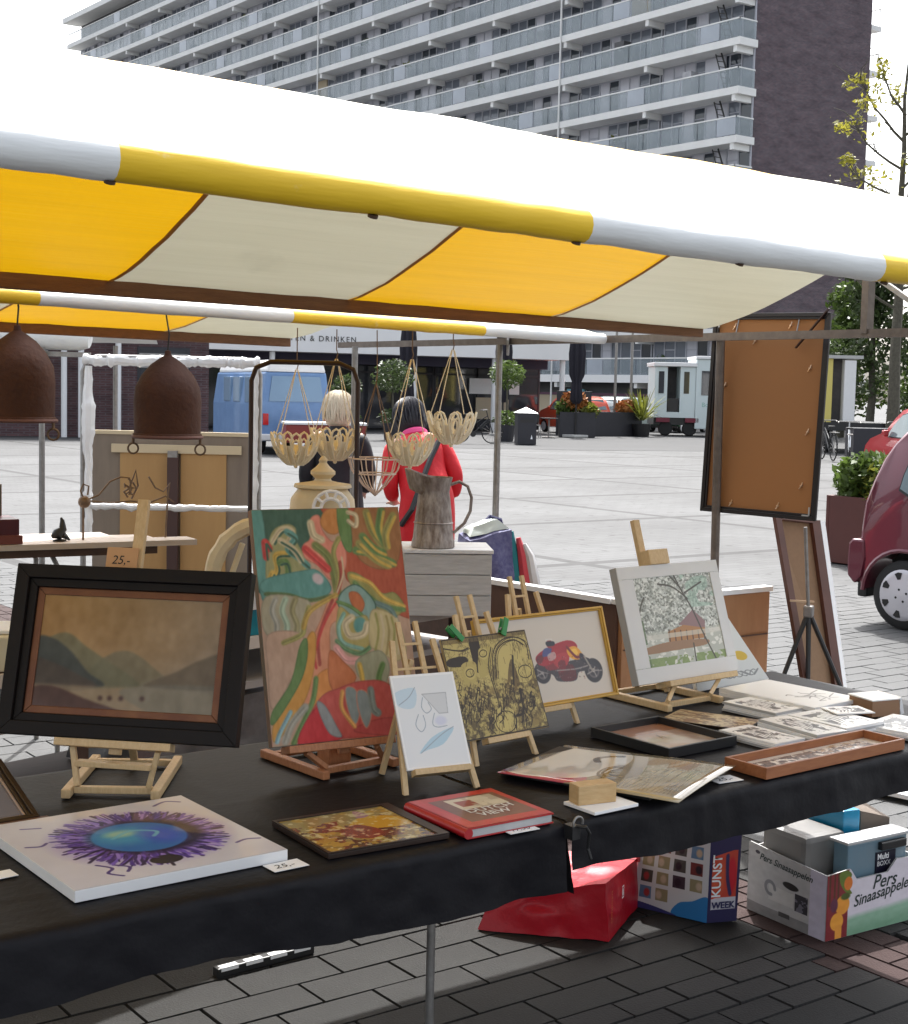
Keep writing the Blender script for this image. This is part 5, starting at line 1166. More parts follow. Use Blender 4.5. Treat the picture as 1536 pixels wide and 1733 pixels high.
tub = thing('storage_tub', 'cloudy blue-grey plastic storage tub inside the fruit carton, with a dark label', 'tub', tuple(Tc @ Vector((.25, .15, .01))), byaw)
b = MB(Tc); M2 = Matrix.Identity(4)
b.prism([(.12, .03), (.39, .03), (.39, .09), (.12, .09)], .03, .275); b.build('front_wall', M_tubb, tub, bevel=.006)
MB(Tc).prism([(.11, .022), (.40, .022), (.40, .1), (.11, .1)], .275, .285).build('rim', mat('pale grey plastic', g(.5), .4), tub, bevel=.003)
MB(Tc).b2((.255, .012, .24), (.37, .0298, .266)).build('handle', M_blackm, tub, bevel=.004)
lb = MB(Tc).b2((.245, .026, .15), (.335, .0298, .232)).build('label', mat('dark violet label', (.012, .01, .025), .35), tub)
text('Multi', Tc @ Vector((.25, .0252, .209)), cu_, (0, 0, 1), .026, M_paper, 'label_text', lb, bold=.0006); text('BOXX', Tc @ Vector((.25, .0252, .188)), cu_, (0, 0, 1), .022, M_paper, 'label_text', lb)
tb2 = MB(Tc).prism([(.02, .11), (.2, .11), (.2, .3), (.02, .3)], .03, .29).build('plastic_sleeve', M_tubg, None, bevel=.02); tag(tb2, 'soft grey plastic sleeve standing in the rear left of the fruit carton', 'bag')
tb3 = MB(Tc).prism([(.205, .13), (.27, .12), (.29, .28), (.21, .29)], .03, .345).build('blue_folder', mat('teal blue plastic', (.01, .2, .36), .25), None, bevel=.004); tag(tb3, 'bright blue plastic folder sticking up in the fruit carton', 'folder')
tb4 = softbox([Tc @ Vector(p) for p in ((.295, .13, .03), (.4, .12, .03), (.4, .31, .03), (.3, .31, .03))], [Tc @ Vector(p) for p in ((.295, .14, .33), (.41, .12, .3), (.43, .33, .34), (.31, .31, .36))], mat('brown grey sacking', (.16, .125, .1), .8, n=(8, .6)), 'brown_sack', None, 7, .012, 5); tag(tb4, 'crumpled brown-grey sack in the rear right of the fruit carton', 'sack')
o = MB(frame((5.3, 3.86, .02), 12)).b2((-.3, -.25, 0), (.5, .25, .02)).build('whiteboard', M_white, None, bevel=.003); tag(o, 'white panel lying on the pavement behind the fruit carton', 'panel')
b = MB(frame((2.03, 3.6, 0), 2)); b.b2((-.16, -.02, 0), (.16, .012, .028)); o = b.build('black_bar', M_blackm, None, bevel=.004); tag(o, 'low black bar with white stripes on the ground behind the left table', 'bar')
b = MB(frame((2.03, 3.6, 0), 2))
for i in range(4): b.b2((-.15 + i * .08, -.0215, .018), (-.095 + i * .08, .0, .0295))
b.build('white_stripe', M_paper, o)

# ---------------------------------------------------------------- on and round the second stall
tb = thing('stall_table', 'dark plank table of the second stall with front edge coloured as lit and a shelf below', 'table', (2.9, 4.9, 0), 13.3)
Tt = frame((1.5, 4.30, 0), 13.3)
M_dpl = mat('dark table plank', (.09, .05, .035), .65, n=(5, .9), col2=(.05, .028, .02), stretch=(2, 9, 9))
for i in range(4): MB(Tt).b2((-1.6, .12 + i * .21, .715), (2.38, .325 + i * .21, .744)).build('plank', M_dpl, tb)
MB(Tt).b2((-1.6, .096, .705), (2.38, .118, .748)).build('edge_board', mat('edge board coloured as lit', (.56, .5, .44), .6, n=(5, .7), col2=(.4, .35, .3)), tb)  # paleness of the front edge is light put into its colour
MB(Tt).b2((-1.6, .1, .56), (2.38, .6, .585)).build('shelf', mat('grey shelf board', (.3, .27, .25), .6), tb)
MB(Tt).b2((-1.6, .13, .3), (2.38, .6, .32)).build('shelf', M_dpl, tb)
for x in (-1.5, .4, 2.3):
    for y in (.14, .9): MB(Tt).b2((x - .02, y - .02, 0), (x + .02, y + .02, .71)).build('leg', M_dpl, tb)
o = softbox([Tt @ Vector(p) for p in ((.6, .11, .325), (1.3, .11, .325), (1.3, .5, .325), (.6, .5, .325))], [Tt @ Vector(p) for p in ((.62, .1, .55), (1.28, .1, .54), (1.27, .45, .52), (.62, .45, .53))], mat('dark crumpled plastic film', (.05, .045, .045), .18, spec=.7, n=(9, .8), col2=(.16, .15, .15)), 'plastic_parcel', None, 10, .022, 8); tag(o, 'dark crumpled plastic-wrapped parcel on the shelf between the two left paintings', 'parcel')
o = MB(frame((1.62, 4.56, .7455), -20)).b2((-.16, -.1, 0), (.12, .1, .11)).build('cream_box', mat('cream card', (.6, .55, .4), .6), None, bevel=.006); tag(o, 'cream cardboard box behind the left edge of the mountain painting', 'box')
o = MB(frame((1.6, 4.62, .857), -24)).b2((-.2, -.1, 0), (.2, .1, .012)).build('white_tray', M_white, None, bevel=.003); tag(o, 'white flat tray lying on the cream box at the left edge', 'tray')
for k, (x, y, m, lab) in enumerate(((2.63, 4.74, mat('teal plastic', (.01, .2, .27), .3), 'teal wrapped bundle behind the left side of the flower canvas'), (2.6, 4.72, M_bag, 'white paper bundle behind the left side of the flower canvas'))):
    z = .746 + .1 * k
    o = softbox([(x - .06, y - .05, z), (x + .06, y - .07, z), (x + .07, y + .05, z), (x - .05, y + .06, z)], [(x - .05, y - .05, z + .1), (x + .05, y - .06, z + .11), (x + .06, y + .05, z + .1), (x - .04, y + .05, z + .09)], m, 'wrapped_bundle', None, 6, .012, k); tag(o, lab, 'bundle')
# display boards by the corner pole
db = thing('wooden_crate_table', 'raw wooden display boards with top rail painted sunlit white round the corner pole behind the right table', 'display boards', (4.3, 4.6, 0))
M_ply = mat('warm plywood', (.4, .2, .09), .6, n=(3, .9), col2=(.3, .14, .06), stretch=(6, 1.5, 1.5)); M_plyd = mat('dark plywood', (.11, .055, .035), .7, n=(3, .9), col2=(.07, .035, .022))
MB().b2((4.13, 4.385, .33), (5.02, 4.41, .79)).build('front_board', M_ply, db, bevel=.002)
b = MB(); b.bar((4.125, 4.41, .56), (4.06, 5.2, .56), .025, .46); b.build('side_board', M_plyd, db)
MB().b2((4.1, 4.375, .7925), (5.03, 4.425, .815)).build('top_rail', M_white, db, bevel=.002)  # white colour on both rails imitates sun on the boards' top edge
MB().bar((4.118, 4.43, .803), (4.055, 5.22, .803), .05, .022).build('top_rail', M_white, db)
for p in ((4.14, 4.44), (5.0, 4.44), (4.09, 5.1)): MB().b2((p[0] - .02, p[1] - .02, 0), (p[0] + .02, p[1] + .02, .78)).build('post', M_plyd, db)
for z in (.42, .6): MB().b2((4.14, 4.379, z), (5.01, 4.384, z + .006)).build('board_joint', M_plyd, db)
# grey wooden chest
Th = frame((3.325, 4.80, .7455), -32); ch = thing('wooden_chest', 'weathered grey wooden chest standing under the zinc jug', 'chest', (3.45, 4.85, .7455), -32)
M_grey = mat('weathered grey wood', (.58, .58, .57), .75, n=(7, .9), col2=(.38, .38, .38), stretch=(1.4, 1.4, 12), bump=(30, .3), wear=(5, .66, (.12, .12, .12)))
for i in range(3): MB(Th).b2((0, 0, .004 + i * .084), (.35, .018, .085 + i * .084)).build('plank', M_grey, ch, bevel=.002)
for i in range(3):
    MB(Th).b2((.332, .0185, .004 + i * .084), (.35, .3, .085 + i * .084)).build('plank', M_grey, ch, bevel=.002); MB(Th).b2((0, .0185, .004 + i * .084), (.018, .3, .085 + i * .084)).build('plank', M_grey, ch, bevel=.002)
MB(Th).b2((.0185, .282, .004), (.331, .3, .255)).build('back_panel', M_grey, ch)
M_lid = mat('lid whitened as sunlit', g(.85), .6, n=(8, .6), col2=g(.5), stretch=(1, 10, 10))  # top coloured near white to stand in for direct sun on the lid
for i in range(3): MB(Th).b2((-.006, -.006 + i * .105, .2565), (.356, .096 + i * .105, .272)).build('lid_plank', M_lid, ch, bevel=.002)
# zinc jug
jz = 1.0178; M_zinc = mat('rusty zinc', (.44, .4, .37), .5, .45, n=(24, .97), col2=(.1, .065, .05), bump=(40, .25), stretch=(2, 2, .7)); jg = thing('zinc_jug', 'tall rusty zinc pitcher with wide spout and round handle, on the grey chest', 'jug', (3.49, 4.79, jz))
Tj = frame((3.47, 4.81, jz), -36)
def lip(p, a, i):
    if i >= 7:
        k = max(0, -math.cos(a)) ** 2; p.x -= (.035 if i == 8 else .05) * k * (1 if i > 7 else .3); p.z += (.035 * k if i > 7 else .01 * k)
    return p
MB(Tj).lathe([(.084, 0), (.088, .004), (.086, .03), (.083, .035), (.075, .12), (.066, .2), (.062, .225), (.064, .235), (.074, .285), (.071, .283), (.06, .232), (.05, .2)], n=28, fn=lip).build('jug_body', M_zinc, jg, smooth=True)
MB(Tj).path([(.064, 0, .255), (.1, 0, .268), (.135, 0, .25), (.152, 0, .205), (.148, 0, .15), (.125, 0, .1), (.098, 0, .075), (.082, 0, .06)], .0065, 8).build('handle', M_zinc, jg, smooth=True)
MB(Tj).lathe([(.0775, .0975), (.081, .1), (.0775, .104)], n=28).build('ridge', M_zinc, jg, smooth=True)
# cream urn lantern
M_cream = mat('cream painted wood', (.74, .64, .44), .55, n=(9, .8), col2=(.55, .43, .25)); ur = thing('cream_urn', 'cream carved lantern urn with knob lid behind the flower canvas', 'urn', (3.12, 5.05, .746))
Tu = frame((3.11, 5.08, .746), -36)
MB(Tu).lathe([(.07, 0), (.08, .02), (.06, .05), (.09, .16), (.12, .3), (.135, .4), (.128, .46), (.1, .498)], n=24).build('bowl', M_cream, ur, smooth=True)
MB(Tu).lathe([(.102, .4985), (.118, .506), (.114, .518), (.06, .526), (.036, .532), (.032, .54), (.05, .558), (.05, .57), (.026, .59), (.015, .604), (.018, .614), (.01, .626), (0, .634)], n=20).build('lid', M_cream, ur, smooth=True)
b = MB(Tu)
for r_, z_ in ((.07, 0), (.04, 0)): b.path([(.045 + r_ * math.cos(t), -.142, .43 + r_ * math.sin(t)) for t in np.linspace(0, 6.28, 20)[:-1]], .008, 6, closed=True)
for k in range(10): t = k * .628; b.path([(.045 + .04 * math.cos(t), -.144, .43 + .04 * math.sin(t)), (.045 + .07 * math.cos(t), -.144, .43 + .07 * math.sin(t))], .007, 6)
b.build('fretwork_rosette', M_paper, ur, smooth=True)
# cream carved chair
Tk = frame((2.86, 5.1, 0), -36); chr_ = thing('carved_chair', 'cream carved chair back rising between the mountain and flower paintings', 'chair', (2.86, 5.1, 0), -36)
arc = [(.21 * math.cos(t), 0, .88 + .23 * math.sin(t)) for t in np.linspace(0, math.pi, 22)]
MB(Tk).path(arc, [.03 + .007 * math.sin(5 * i) ** 2 for i in range(22)], 8).build('back_arch', M_cream, chr_, smooth=True)
for s in (-1, 1):
    MB(Tk).tube((.2 * s, .0, .0), (.21 * s, 0, .88), .022, 8).build('leg', M_cream, chr_); MB(Tk).tube((.19 * s, -.4, 0), (.2 * s, -.4, .43), .02, 8).build('leg', M_cream, chr_)
    MB(Tk).path([(.16 * s, 0, .5), (.13 * s, 0, .7), (.15 * s, 0, .85), (.09 * s, 0, 1.03)], .013, 6).build('back_spindle', M_cream, chr_, smooth=True)
MB(Tk).b2((-.22, -.43, .43), (.22, .02, .47)).build('seat', M_cream, chr_, bevel=.01)
# small raised table at left with its things
Tl2 = frame((2.12, 6.17, 0), -7); lt = thing('side_table', 'narrow pale-topped side table at the left with thin bent steel legs', 'table', (2.6, 6.3, 0), -7)
for i in range(3): MB(Tl2).b2((-.9, i * .15, .925), (.93 - .16 * i, .146 + i * .15, .95)).build('plank', mat('pale worn board', (.42, .34, .28), .6, n=(4, .9), col2=(.55, .5, .46), stretch=(1.5, 9, 9)), lt)
for x, y in ((.32, .1), (.66, .1), (-.7, .1), (.3, .4), (-.7, .4)): MB(Tl2).path([(x - .1, y, .92), (x - .03, y, .9), (x, y, .84), (x, y, 0)], .012, 8).build('leg', M_steel, lt, smooth=True)
MB(Tl2).b2((-.85, .02, .89), (.75, .06, .924)).build('apron', M_dpl, lt)
bx = thing('jewel_box', 'dark red box with open glazed lid at the far left of the side table', 'box', tuple(Tl2 @ Vector((.0, .12, .9505))), -7)
M_mar = mat('maroon lacquer', (.09, .012, .02), .35, n=(8, .6), col2=(.05, .008, .014))
MB(Tl2).b2((-.3, .03, .9505), (.14, .22, 1.06)).build('box_body', M_mar, bx, bevel=.006); MB(Tl2).b2((-.3, .012, .952), (.15, .029, .99)).build('drawer_front', mat('brown red wood', (.15, .04, .03), .4), bx, bevel=.003)
MB(Tl2).b2((-.3, .19, 1.061), (.1, .205, 1.2)).build('lid_frame', M_steel_brown, bx); MB(Tl2).b2((-.28, .184, 1.075), (.085, .189, 1.185)).build('lid_pane', mat('greenish picture glass', (.36, .38, .24), .2), bx)
bd = thing('black_bird', 'small black bird ornament on the side table', 'ornament', tuple(Tl2 @ Vector((.33, .1, .9505))))
Tb_ = Tl2 @ Matrix.Translation((.33, .1, .9505))
MB(Tb_).path([(-.035, 0, .02), (-.01, 0, .03), (.015, 0, .055), (.012, 0, .09), (.006, 0, .105)], [.008, .026, .018, .01, .004], 10).build('bird_body', M_blackm, bd, smooth=True); MB(Tb_).path([(.01, 0, .03), (.03, .01, .018), (.045, .0, .004)], [.018, .012, .004], 8).build('tail', M_blackm, bd, smooth=True); MB(Tb_).lathe([(.03, 0), (.03, .006), (.01, .01), (.008, .02)], n=12).build('foot', M_blackm, bd)
M_rw = mat('rusty wire', (.24, .17, .12), .6, .4, n=(30, .8), col2=(.13, .08, .05)); ws = thing('wire_ornament', 'rusty wire ornament with a ball and curling branches on the side table', 'ornament', tuple(Tl2 @ Vector((.45, .1, .9505))))
Tw_ = Tl2 @ Matrix.Translation((.44, .12, .9505))
b = MB(Tw_); b.path([(0, 0, 0), (0, 0, .15), (.005, 0, .19)], .005, 6); b.ball((.005, 0, .17), .028, 12); b.path([(.0, 0, .19), (-.012, 0, .22), (.0, 0, .25), (.025, 0, .24), (.02, 0, .2)], .004, 6); b.build('stem', M_rw, ws, smooth=True)
b = MB(Tw_)
b.path([(.02, 0, .18), (.07, 0, .2), (.12, 0, .26), (.17, 0, .28), (.21, 0, .275), (.22, 0, .22), (.19, 0, .2)], .004, 6); b.path([(.02, 0, .175), (.12, 0, .165), (.22, 0, .17), (.3, 0, .16), (.38, 0, .19), (.42, 0, .16)], .004, 6)
b.path([(.21, 0, .2), (.22, .02, .24), (.24, 0, .31), (.25, 0, .24), (.22, 0, .18)], .0045, 6); b.path([(.3, 0, .28), (.33, 0, .23), (.37, 0, .21), (.4, 0, .25), (.39, 0, .19), (.38, 0, .0)], .004, 6)
for k in range(5): t = k * 1.25; b.path([(.21, 0, .23), (.21 + .03 * math.cos(t), 0, .23 + .03 * math.sin(t)), (.21 + .02 * math.cos(t + .6), 0, .23 + .045 * math.sin(t + .6))], .005, 6)
b.build('branches', M_rw, ws, smooth=True)
# rusty bells
def bell(loc, label, h):
    t = thing('rusty_bell', label, 'bell', loc, 0, 'rusty bells hanging from the second stall'); T = frame(loc, -36)
    M = mat('rusty iron', (.1, .04, .022), .75, .2, n=(9, .9), col2=(.05, .022, .018), bump=(50, .3))
    MB(T).lathe([(.112, 0), (.113, .012), (.108, .016), (.11, .12), (.105, .165), (.085, .205), (.055, .24), (.025, .262), (.012, .27), (.009, .285), (0, .288)], n=28).build('bell_body', M, t, smooth=True)
    MB(T).path([(.1125 * math.cos(a), .1125 * math.sin(a), .004) for a in np.linspace(0, 6.28, 26)[:-1]], .006, 8, closed=True).build('rim', mat('pinkish rust', (.16, .08, .07), .6, .2), t, smooth=True)
    for s in (-1, 1):
        q = MB(T); q.path([(.11 * s, -.01, .0), (.11 * s, -.012, -.02)], .005, 6); q.path([(.11 * s + .017 * math.cos(a), -.012, -.036 + .017 * math.sin(a)) for a in np.linspace(0, 6.28, 14)[:-1]], .0035, 6, closed=True); q.build('ring', M_rw, t, smooth=True)
    MB(T).path([(0, 0, .286), (.004, 0, .34), (-.006, 0, .4), (0, 0, h)], .0028, 6).build('cord', M_blackm, t)
    return t
bell((2.13, 4.46, 1.475), 'rusty bell hanging in front of the white-wrapped rack', .425)
bell((1.575, 4.32, 1.53), 'rusty bell hanging at the left edge of the photo', .375)
# lacy hanging bowls
M_lace = mat('gilt cream metal', (.9, .84, .68), .42, .05, n=(12, .8), col2=(.8, .68, .46))
def lace(loc, label, ch_h, top):
    t = thing('hanging_bowl', label, 'hanging bowl', loc, 0, 'lacy hanging bowls of the second stall'); T = frame(loc)
    def S_(a, v): r = .018 + .088 * math.sin(v * 1.45); return (r * math.cos(a), r * math.sin(a), -.125 + .135 * v ** 1.5)
    b = MB(T); NP = 9
    for k in range(NP):
        a0 = k * 2 * math.pi / NP; w = .31
        b.path([S_(a0 + w * math.sin(t_) * (.35 + .65 * (1 - math.cos(t_)) / 2), .12 + .9 * (1 - math.cos(t_)) / 2) for t_ in np.linspace(0, 6.28, 15)[:-1]], .005, 6, closed=True)
        b.path([S_(a0 + .16 * math.sin(t_), .68 + .2 * -math.cos(t_)) for t_ in np.linspace(0, 6.28, 9)[:-1]], .0048, 5, closed=True)
        b.path([S_(a0, .1), S_(a0, .3), S_(a0, .48)], .004, 5)
    b.path([S_(a, .12) for a in np.linspace(0, 6.28, 13)[:-1]], .005, 6, closed=True); b.ball((0, 0, -.128), .009, 8)
    b.build('lace_bowl', M_lace, t, smooth=True)
    q = MB(T)
    for k in range(9):
        a0 = (k + .5) * 2 * math.pi / 9; q.add([S_(a0 - .3, .6), S_(a0 - .12, .74), S_(a0 + .12, .74), S_(a0 + .3, .6), S_(a0 + .2, .16), S_(a0 - .2, .16)], [(0, 1, 2, 3, 4, 5)])
    q.build('bowl_petal', M_lace, t, thick=.002)
    for k in range(4):
        a = k * math.pi / 2 + .4; c = MB(T); p = S_(a, .98); c.path([p, (p[0] * .05, p[1] * .05, ch_h)], .0021, 5); c.build('chain', M_lace, t)
    MB(T).path([(0, 0, ch_h), (.006, 0, ch_h + .02), (0, 0, ch_h + .04), (0, 0, top - loc[2])], .0024, 5).build('hook', M_rw, t)
    return t
lace((3.17, 5.40, 1.445), 'lacy cream hanging bowl farthest left, in front of the blue camper', .28, 1.9)
lace((3.34, 5.36, 1.465), 'lacy cream hanging bowl beside the white-haired woman', .31, 1.9)
lace((3.6, 5.17, 1.45), 'lacy cream hanging bowl in front of the red coat', .33, 1.9)
lace((3.745, 5.075, 1.545), 'lacy cream hanging bowl highest and farthest right, by the steel pole', .28, 1.9)
wc = thing('wire_basket', 'pink-white wire cone basket hanging low between the two women', 'hanging basket', (3.48, 5.26, 1.35)); T = frame((3.475, 5.255, 1.355))
b = MB(T); M_wr = mat('cream wire', (.7, .56, .48), .5)
for k in range(14): a = k * 2 * math.pi / 14; b.path([(.115 * math.cos(a), .115 * math.sin(a), 0), (.1 * math.cos(a), .1 * math.sin(a), -.05), (.05 * math.cos(a), .05 * math.sin(a), -.115), (.005, 0, -.16)], .0028, 5)
for r_, z_ in ((.115, 0), (.09, -.065)): b.path([(r_ * math.cos(a), r_ * math.sin(a), z_) for a in np.linspace(0, 6.28, 24)[:-1]], .0036, 5, closed=True)
b.build('wire_cone', M_wr, wc, smooth=True)
for k in range(4): a = k * math.pi / 2; MB(T).path([(.115 * math.cos(a), .115 * math.sin(a), 0), (0, 0, .32)], .0024, 5).build('chain', M_rw, wc)
MB(T).path([(0, 0, .32), (.005, 0, .36), (0, 0, .545)], .0024, 5).build('hook', M_rw, wc)
# white wrapped rack and dark rack
def rack(P0, P1, ztop, zmid, label, m, wrap):
    P0, P1 = Vector(P0), Vector(P1); u = (P1 - P0); L = u.length; u.normalize()
    t = thing('display_rack', label, 'rack', tuple((P0 + P1) / 2)); W3 = lambda s, z: P0 + u * s + Vector((0, 0, z)); r_ = .04
    pts = [W3(0, 0), W3(0, ztop - .08), W3(.02, ztop - .025), W3(.08, ztop), W3(L - .08, ztop), W3(L - .02, ztop - .025), W3(L, ztop - .08), W3(L, 0)]
    MB().path(pts, .016 if wrap else .0105, 10).build('frame_tube', m, t, smooth=True)
    if zmid: MB().path([W3(0, zmid), W3(L, zmid)], .012, 8).build('crossbar', M_steel, t)
    for s in (0, L): MB().bar(W3(s, .012) + Vector((-u.y, u.x, 0)) * .25, W3(s, .012) - Vector((-u.y, u.x, 0)) * .25, .025, .024).build('foot', m, t)
    if wrap:
        Mw = mat('crumpled white film', g(.88), .25, n=(10, .4), col2=g(.78), bump=(18, .8), trans=.3, coat=.5)
        ns = lambda s, k: noise.noise(Vector((s * 5, k, 0)))
        n_ = 60; pp = []
        for i in range(n_ + 1):
            s = i / n_ * L; pp.append(W3(s, ztop - .012 - .018 * abs(ns(s, 1))))
        MB().path(pp, [.03 + .022 * ns(i * .12, 4) for i in range(n_ + 1)], 9).build('film_wrap', Mw, t, smooth=True)
        pp = [W3(.028 + .012 * ns(i * .05, 2), .75 + i / 40 * (ztop - .8)) for i in range(41)]; MB().path(pp, [.022 + .018 * max(0, ns(i * .1, 6)) + .018 * math.exp(-((i - 28) / 6) ** 2) for i in range(41)], 8).build('film_wrap', Mw, t, smooth=True)
        pp = [W3(L - .02 + .01 * ns(i * .05, 2), .75 + i / 40 * (ztop - .8)) for i in range(41)]; MB().path(pp, [.022 + .016 * abs(ns(i * .15, 9)) for i in range(41)], 8).build('film_wrap', Mw, t, smooth=True)
        pp = [W3(i / 40 * L, zmid + .012 * ns(i * .1, 3)) for i in range(41)]; MB().path(pp, [.016 + .012 * abs(ns(i * .17, 5)) for i in range(41)], 8).build('film_wrap', Mw, t, smooth=True)
    return t
rack((3.245, 7.87, 0), (4.04, 7.29, 0), 1.795, .96, 'steel display rack wrapped in crumpled white film', M_steel, True)
rack((3.02, 5.52, 0), (3.38, 5.25, 0), 1.755, None, 'dark tubular rack with rounded corners beside the white-haired woman', mat('dark brown tube', (.035, .02, .02), .4), False)
# wooden panel (back of a large framed board)
Tp = frame((3.59, 8.565, .3145), -36.6) @ Matrix.Scale(1.16, 4); wpn = thing('stored_backboard', 'large wooden board seen from the back with beige panels and a dark strut', 'panel', (3.95, 8.3, 0), -36.6)
M_gb = mat('grey brown board', (.24, .19, .14), .7, n=(3, .7), col2=(.17, .13, .1), stretch=(6, 6, 1)); M_hb = mat('honey board', (.44, .26, .1), .65, n=(2, .7), col2=(.36, .2, .075), stretch=(6, 6, 1))
MB(Tp).b2((0, 0, -.27), (.84, .02, .885)).build('board', M_gb, wpn); MB(Tp).b2((-.005, -.006, .885), (.845, .03, .905)).build('top_edge', mat('pale wood edge', (.55, .44, .28), .6), wpn)
MB(Tp).b2((.105, -.022, .79), (.79, -.001, .835)).build('cross_rail', mat('pale wood edge', (.55, .44, .28), .6), wpn, bevel=.002)
MB(Tp).b2((.15, -.012, .05), (.41, -.001, .79)).build('inner_panel', M_hb, wpn); MB(Tp).b2((.47, -.012, .05), (.71, -.001, .79)).build('inner_panel', M_hb, wpn)
st = MB(Tp).b2((.405, -.05, -.27), (.462, -.0125, .77)).build('strut', mat('dark strut wood', (.06, .03, .026), .5), wpn, bevel=.003); MB(Tp).b2((.408, -.052, .7705), (.458, -.012, .805)).build('strut_cap', M_steel, st)
# bags by the pole
M_pat = mat('blue patterned fabric', (.035, .035, .13), .7, n=(45, .95), col2=(.14, .14, .25))
bg = thing('patterned_bag', 'dark blue patterned shopping bag behind the steel pole', 'bag', (4.4, 5.75, .66))
x, y = 4.38, 5.68
stl = thing('low_stool', 'plain low wooden crate carrying the bags behind the display boards', 'crate', (x, y + .06, 0)); MB().b2((x - .22, y - .14, 0), (x + .24, y + .26, .6)).build('crate_body', M_dpl, stl); MB().b2((x - .23, y - .15, .6005), (x + .25, y + .27, .62)).build('crate_top', M_white, stl)
softbox([(x - .14, y - .1, .622), (x + .1, y - .16, .622), (x + .18, y + .12, .622), (x - .06, y + .16, .622)], [(x - .11, y - .06, .93), (x + .1, y - .12, .98), (x + .15, y + .1, 1.0), (x - .04, y + .12, .95)], M_pat, 'bag_body', bg, 8, .025, 2, .03)
softbox([(x - .1, y - .05, .95), (x + .1, y - .1, .99), (x + .13, y + .08, 1.0), (x - .03, y + .1, .96)], [(x - .06, y - .03, 1.0), (x + .06, y - .06, 1.03), (x + .1, y + .05, 1.03), (x, y + .07, 1.0)], mat('pale lining', (.45, .5, .48), .7), 'bag_lining', bg, 5, .02, 4)
MB().path([(x - .02, y, .97), (x + .06, y, 1.04), (x + .14, y + .02, 1.02), (x + .17, y + .02, .94)], .01, 6).build('bag_handle', M_navy, bg, smooth=True)
um = thing('folded_umbrella', 'folded teal and red umbrella standing beside the patterned bag', 'umbrella', (4.56, 5.52, 0)); 
for k, (m, d) in enumerate(((mat('teal cloth', (.01, .18, .2), .6), 0), (mat('coral cloth', (.55, .06, .08), .6), .028), (M_bag, .05))): MB().path([(4.51 + d, 5.6 - d * .8, .97 - .03 * k), (4.52 + d * 1.2, 5.59 - d, .85), (4.53 + d * 1.5, 5.58 - d * 1.1, .7), (4.54 + d, 5.57 - d, .1)], [.012, .026, .034, .012], 8).build('canopy_fold', m, um, smooth=True)
MB().path([(4.54, 5.57, .1), (4.545, 5.568, 0.0)], .008, 6).build('tip', M_blackm, um)

# ---------------------------------------------------------------- back-to-front board on the end frame
Tk = frame((4.618, 4.434, 1.16), -77.2, 2.9, -.6); hb = thing('hanging_picture', 'large picture hung back to front, brown hardboard in a black frame, on the right pole', 'picture', (4.7, 4.15, 1.16), -77)
M_hard = mat('brown hardboard', (.36, .16, .055), .75, n=(1.6, .5), col2=(.32, .14, .047))
MB(Tk).b2((.022, .004, .022), (.519, .009, .823)).build('back_board', M_hard, hb)
M_bfr = mat('black lacquer frame', (.011, .008, .009), .35)
picture_frame(Tk, .541, .845, .027, .014, M_bfr, hb)
for x, z, a in ((.1, .79, 0), (.36, .795, 0), (.2, .73, 30), (.07, .54, 60), (.07, .28, 80), (.46, .62, 20), (.47, .36, 30), (.46, .14, 40), (.14, .045, 70), (.36, .05, 75)):
    c = MB(Tk); c.box((x, .001, z), (.012, .004, .006), 0, ); c.path([(x - .008, -.002, z - .014), (x + .003, -.004, z), (x + .006, -.002, z + .014)], .0025, 5); c.build('turn_clip', mat('brass clip', (.6, .42, .28), .3, .7), hb)
for x, z in ((.03, .82), (.51, .02)):
    s = 1 if x < .1 else -1
    c = MB(Tk); c.b2((x - .002, -.0165, z - .035 * (1 if s > 0 else 0)), (x + .004, -.0142, z + .035 * (0 if s > 0 else 1))); c.b2((x, -.0165, z - .003), (x + .03 * s, -.0142, z + .003)); c.build('corner_plate', mat('pale corner plate', g(.45), .4, .5), hb)
MB(Tk).bar((.4, -.02, .70), (.535, -.02, .86), .016, .004).build('strap', M_darkwood, hb)
for x in (.12, .4): MB(Tk).path([(x, -.0, .845), (x, -.012, .8), (x, -.03, .735)], .003, 5).build('hanging_wire', M_steel, hb)
# tripod easel with a canvas seen from the back
te = thing('tripod_easel', 'thin dark tripod easel standing under the back-to-front picture', 'easel', (4.9, 4.1, 0))
ap = Vector((4.945, 4.10, .745))
for p in ((4.68, 4.205, 0), (4.885, 4.02, 0), (5.2, 3.87, 0)): MB().tube(ap, p, .011, 8, .008).build('leg', M_blackm, te)
MB().tube(ap - Vector((0, 0, .02)), ap + Vector((-.02, .02, .36)), .008, 8).build('mast', M_steel, te)
MB().box(tuple(ap), (.05, .04, .05), 30).build('head', M_steel, te, bevel=.008); MB().bar(ap + Vector((-.07, .045, .045)), ap + Vector((.02, -.01, .04)), .008, .008).build('clamp_arm', mat('brass clip', (.6, .42, .28), .3, .7), te)
q = [Vector(p) for p in ((4.97, 4.33, 1.13), (5.2, 4.31, 1.105), (5.14, 4.08, .33), (4.91, 4.06, .35))]
bc = thing('canvas_back', 'narrow brown canvas seen from the back, leaning on the tripod easel', 'canvas', (5.03, 4.07, 0))
def lr(a, b_, t): return a * (1 - t) + b_ * t
nrm = (q[1] - q[0]).cross(q[3] - q[0]).normalized()
b = MB(); k = [p + nrm * .0 for p in q]; b.add([*k, *[p + nrm * .004 for p in k]], [(0, 1, 2, 3), (4, 5, 6, 7)]); b.build('canvas_cloth', mat('raw linen', (.26, .16, .09), .85, n=(60, .4), col2=(.2, .12, .07)), bc)
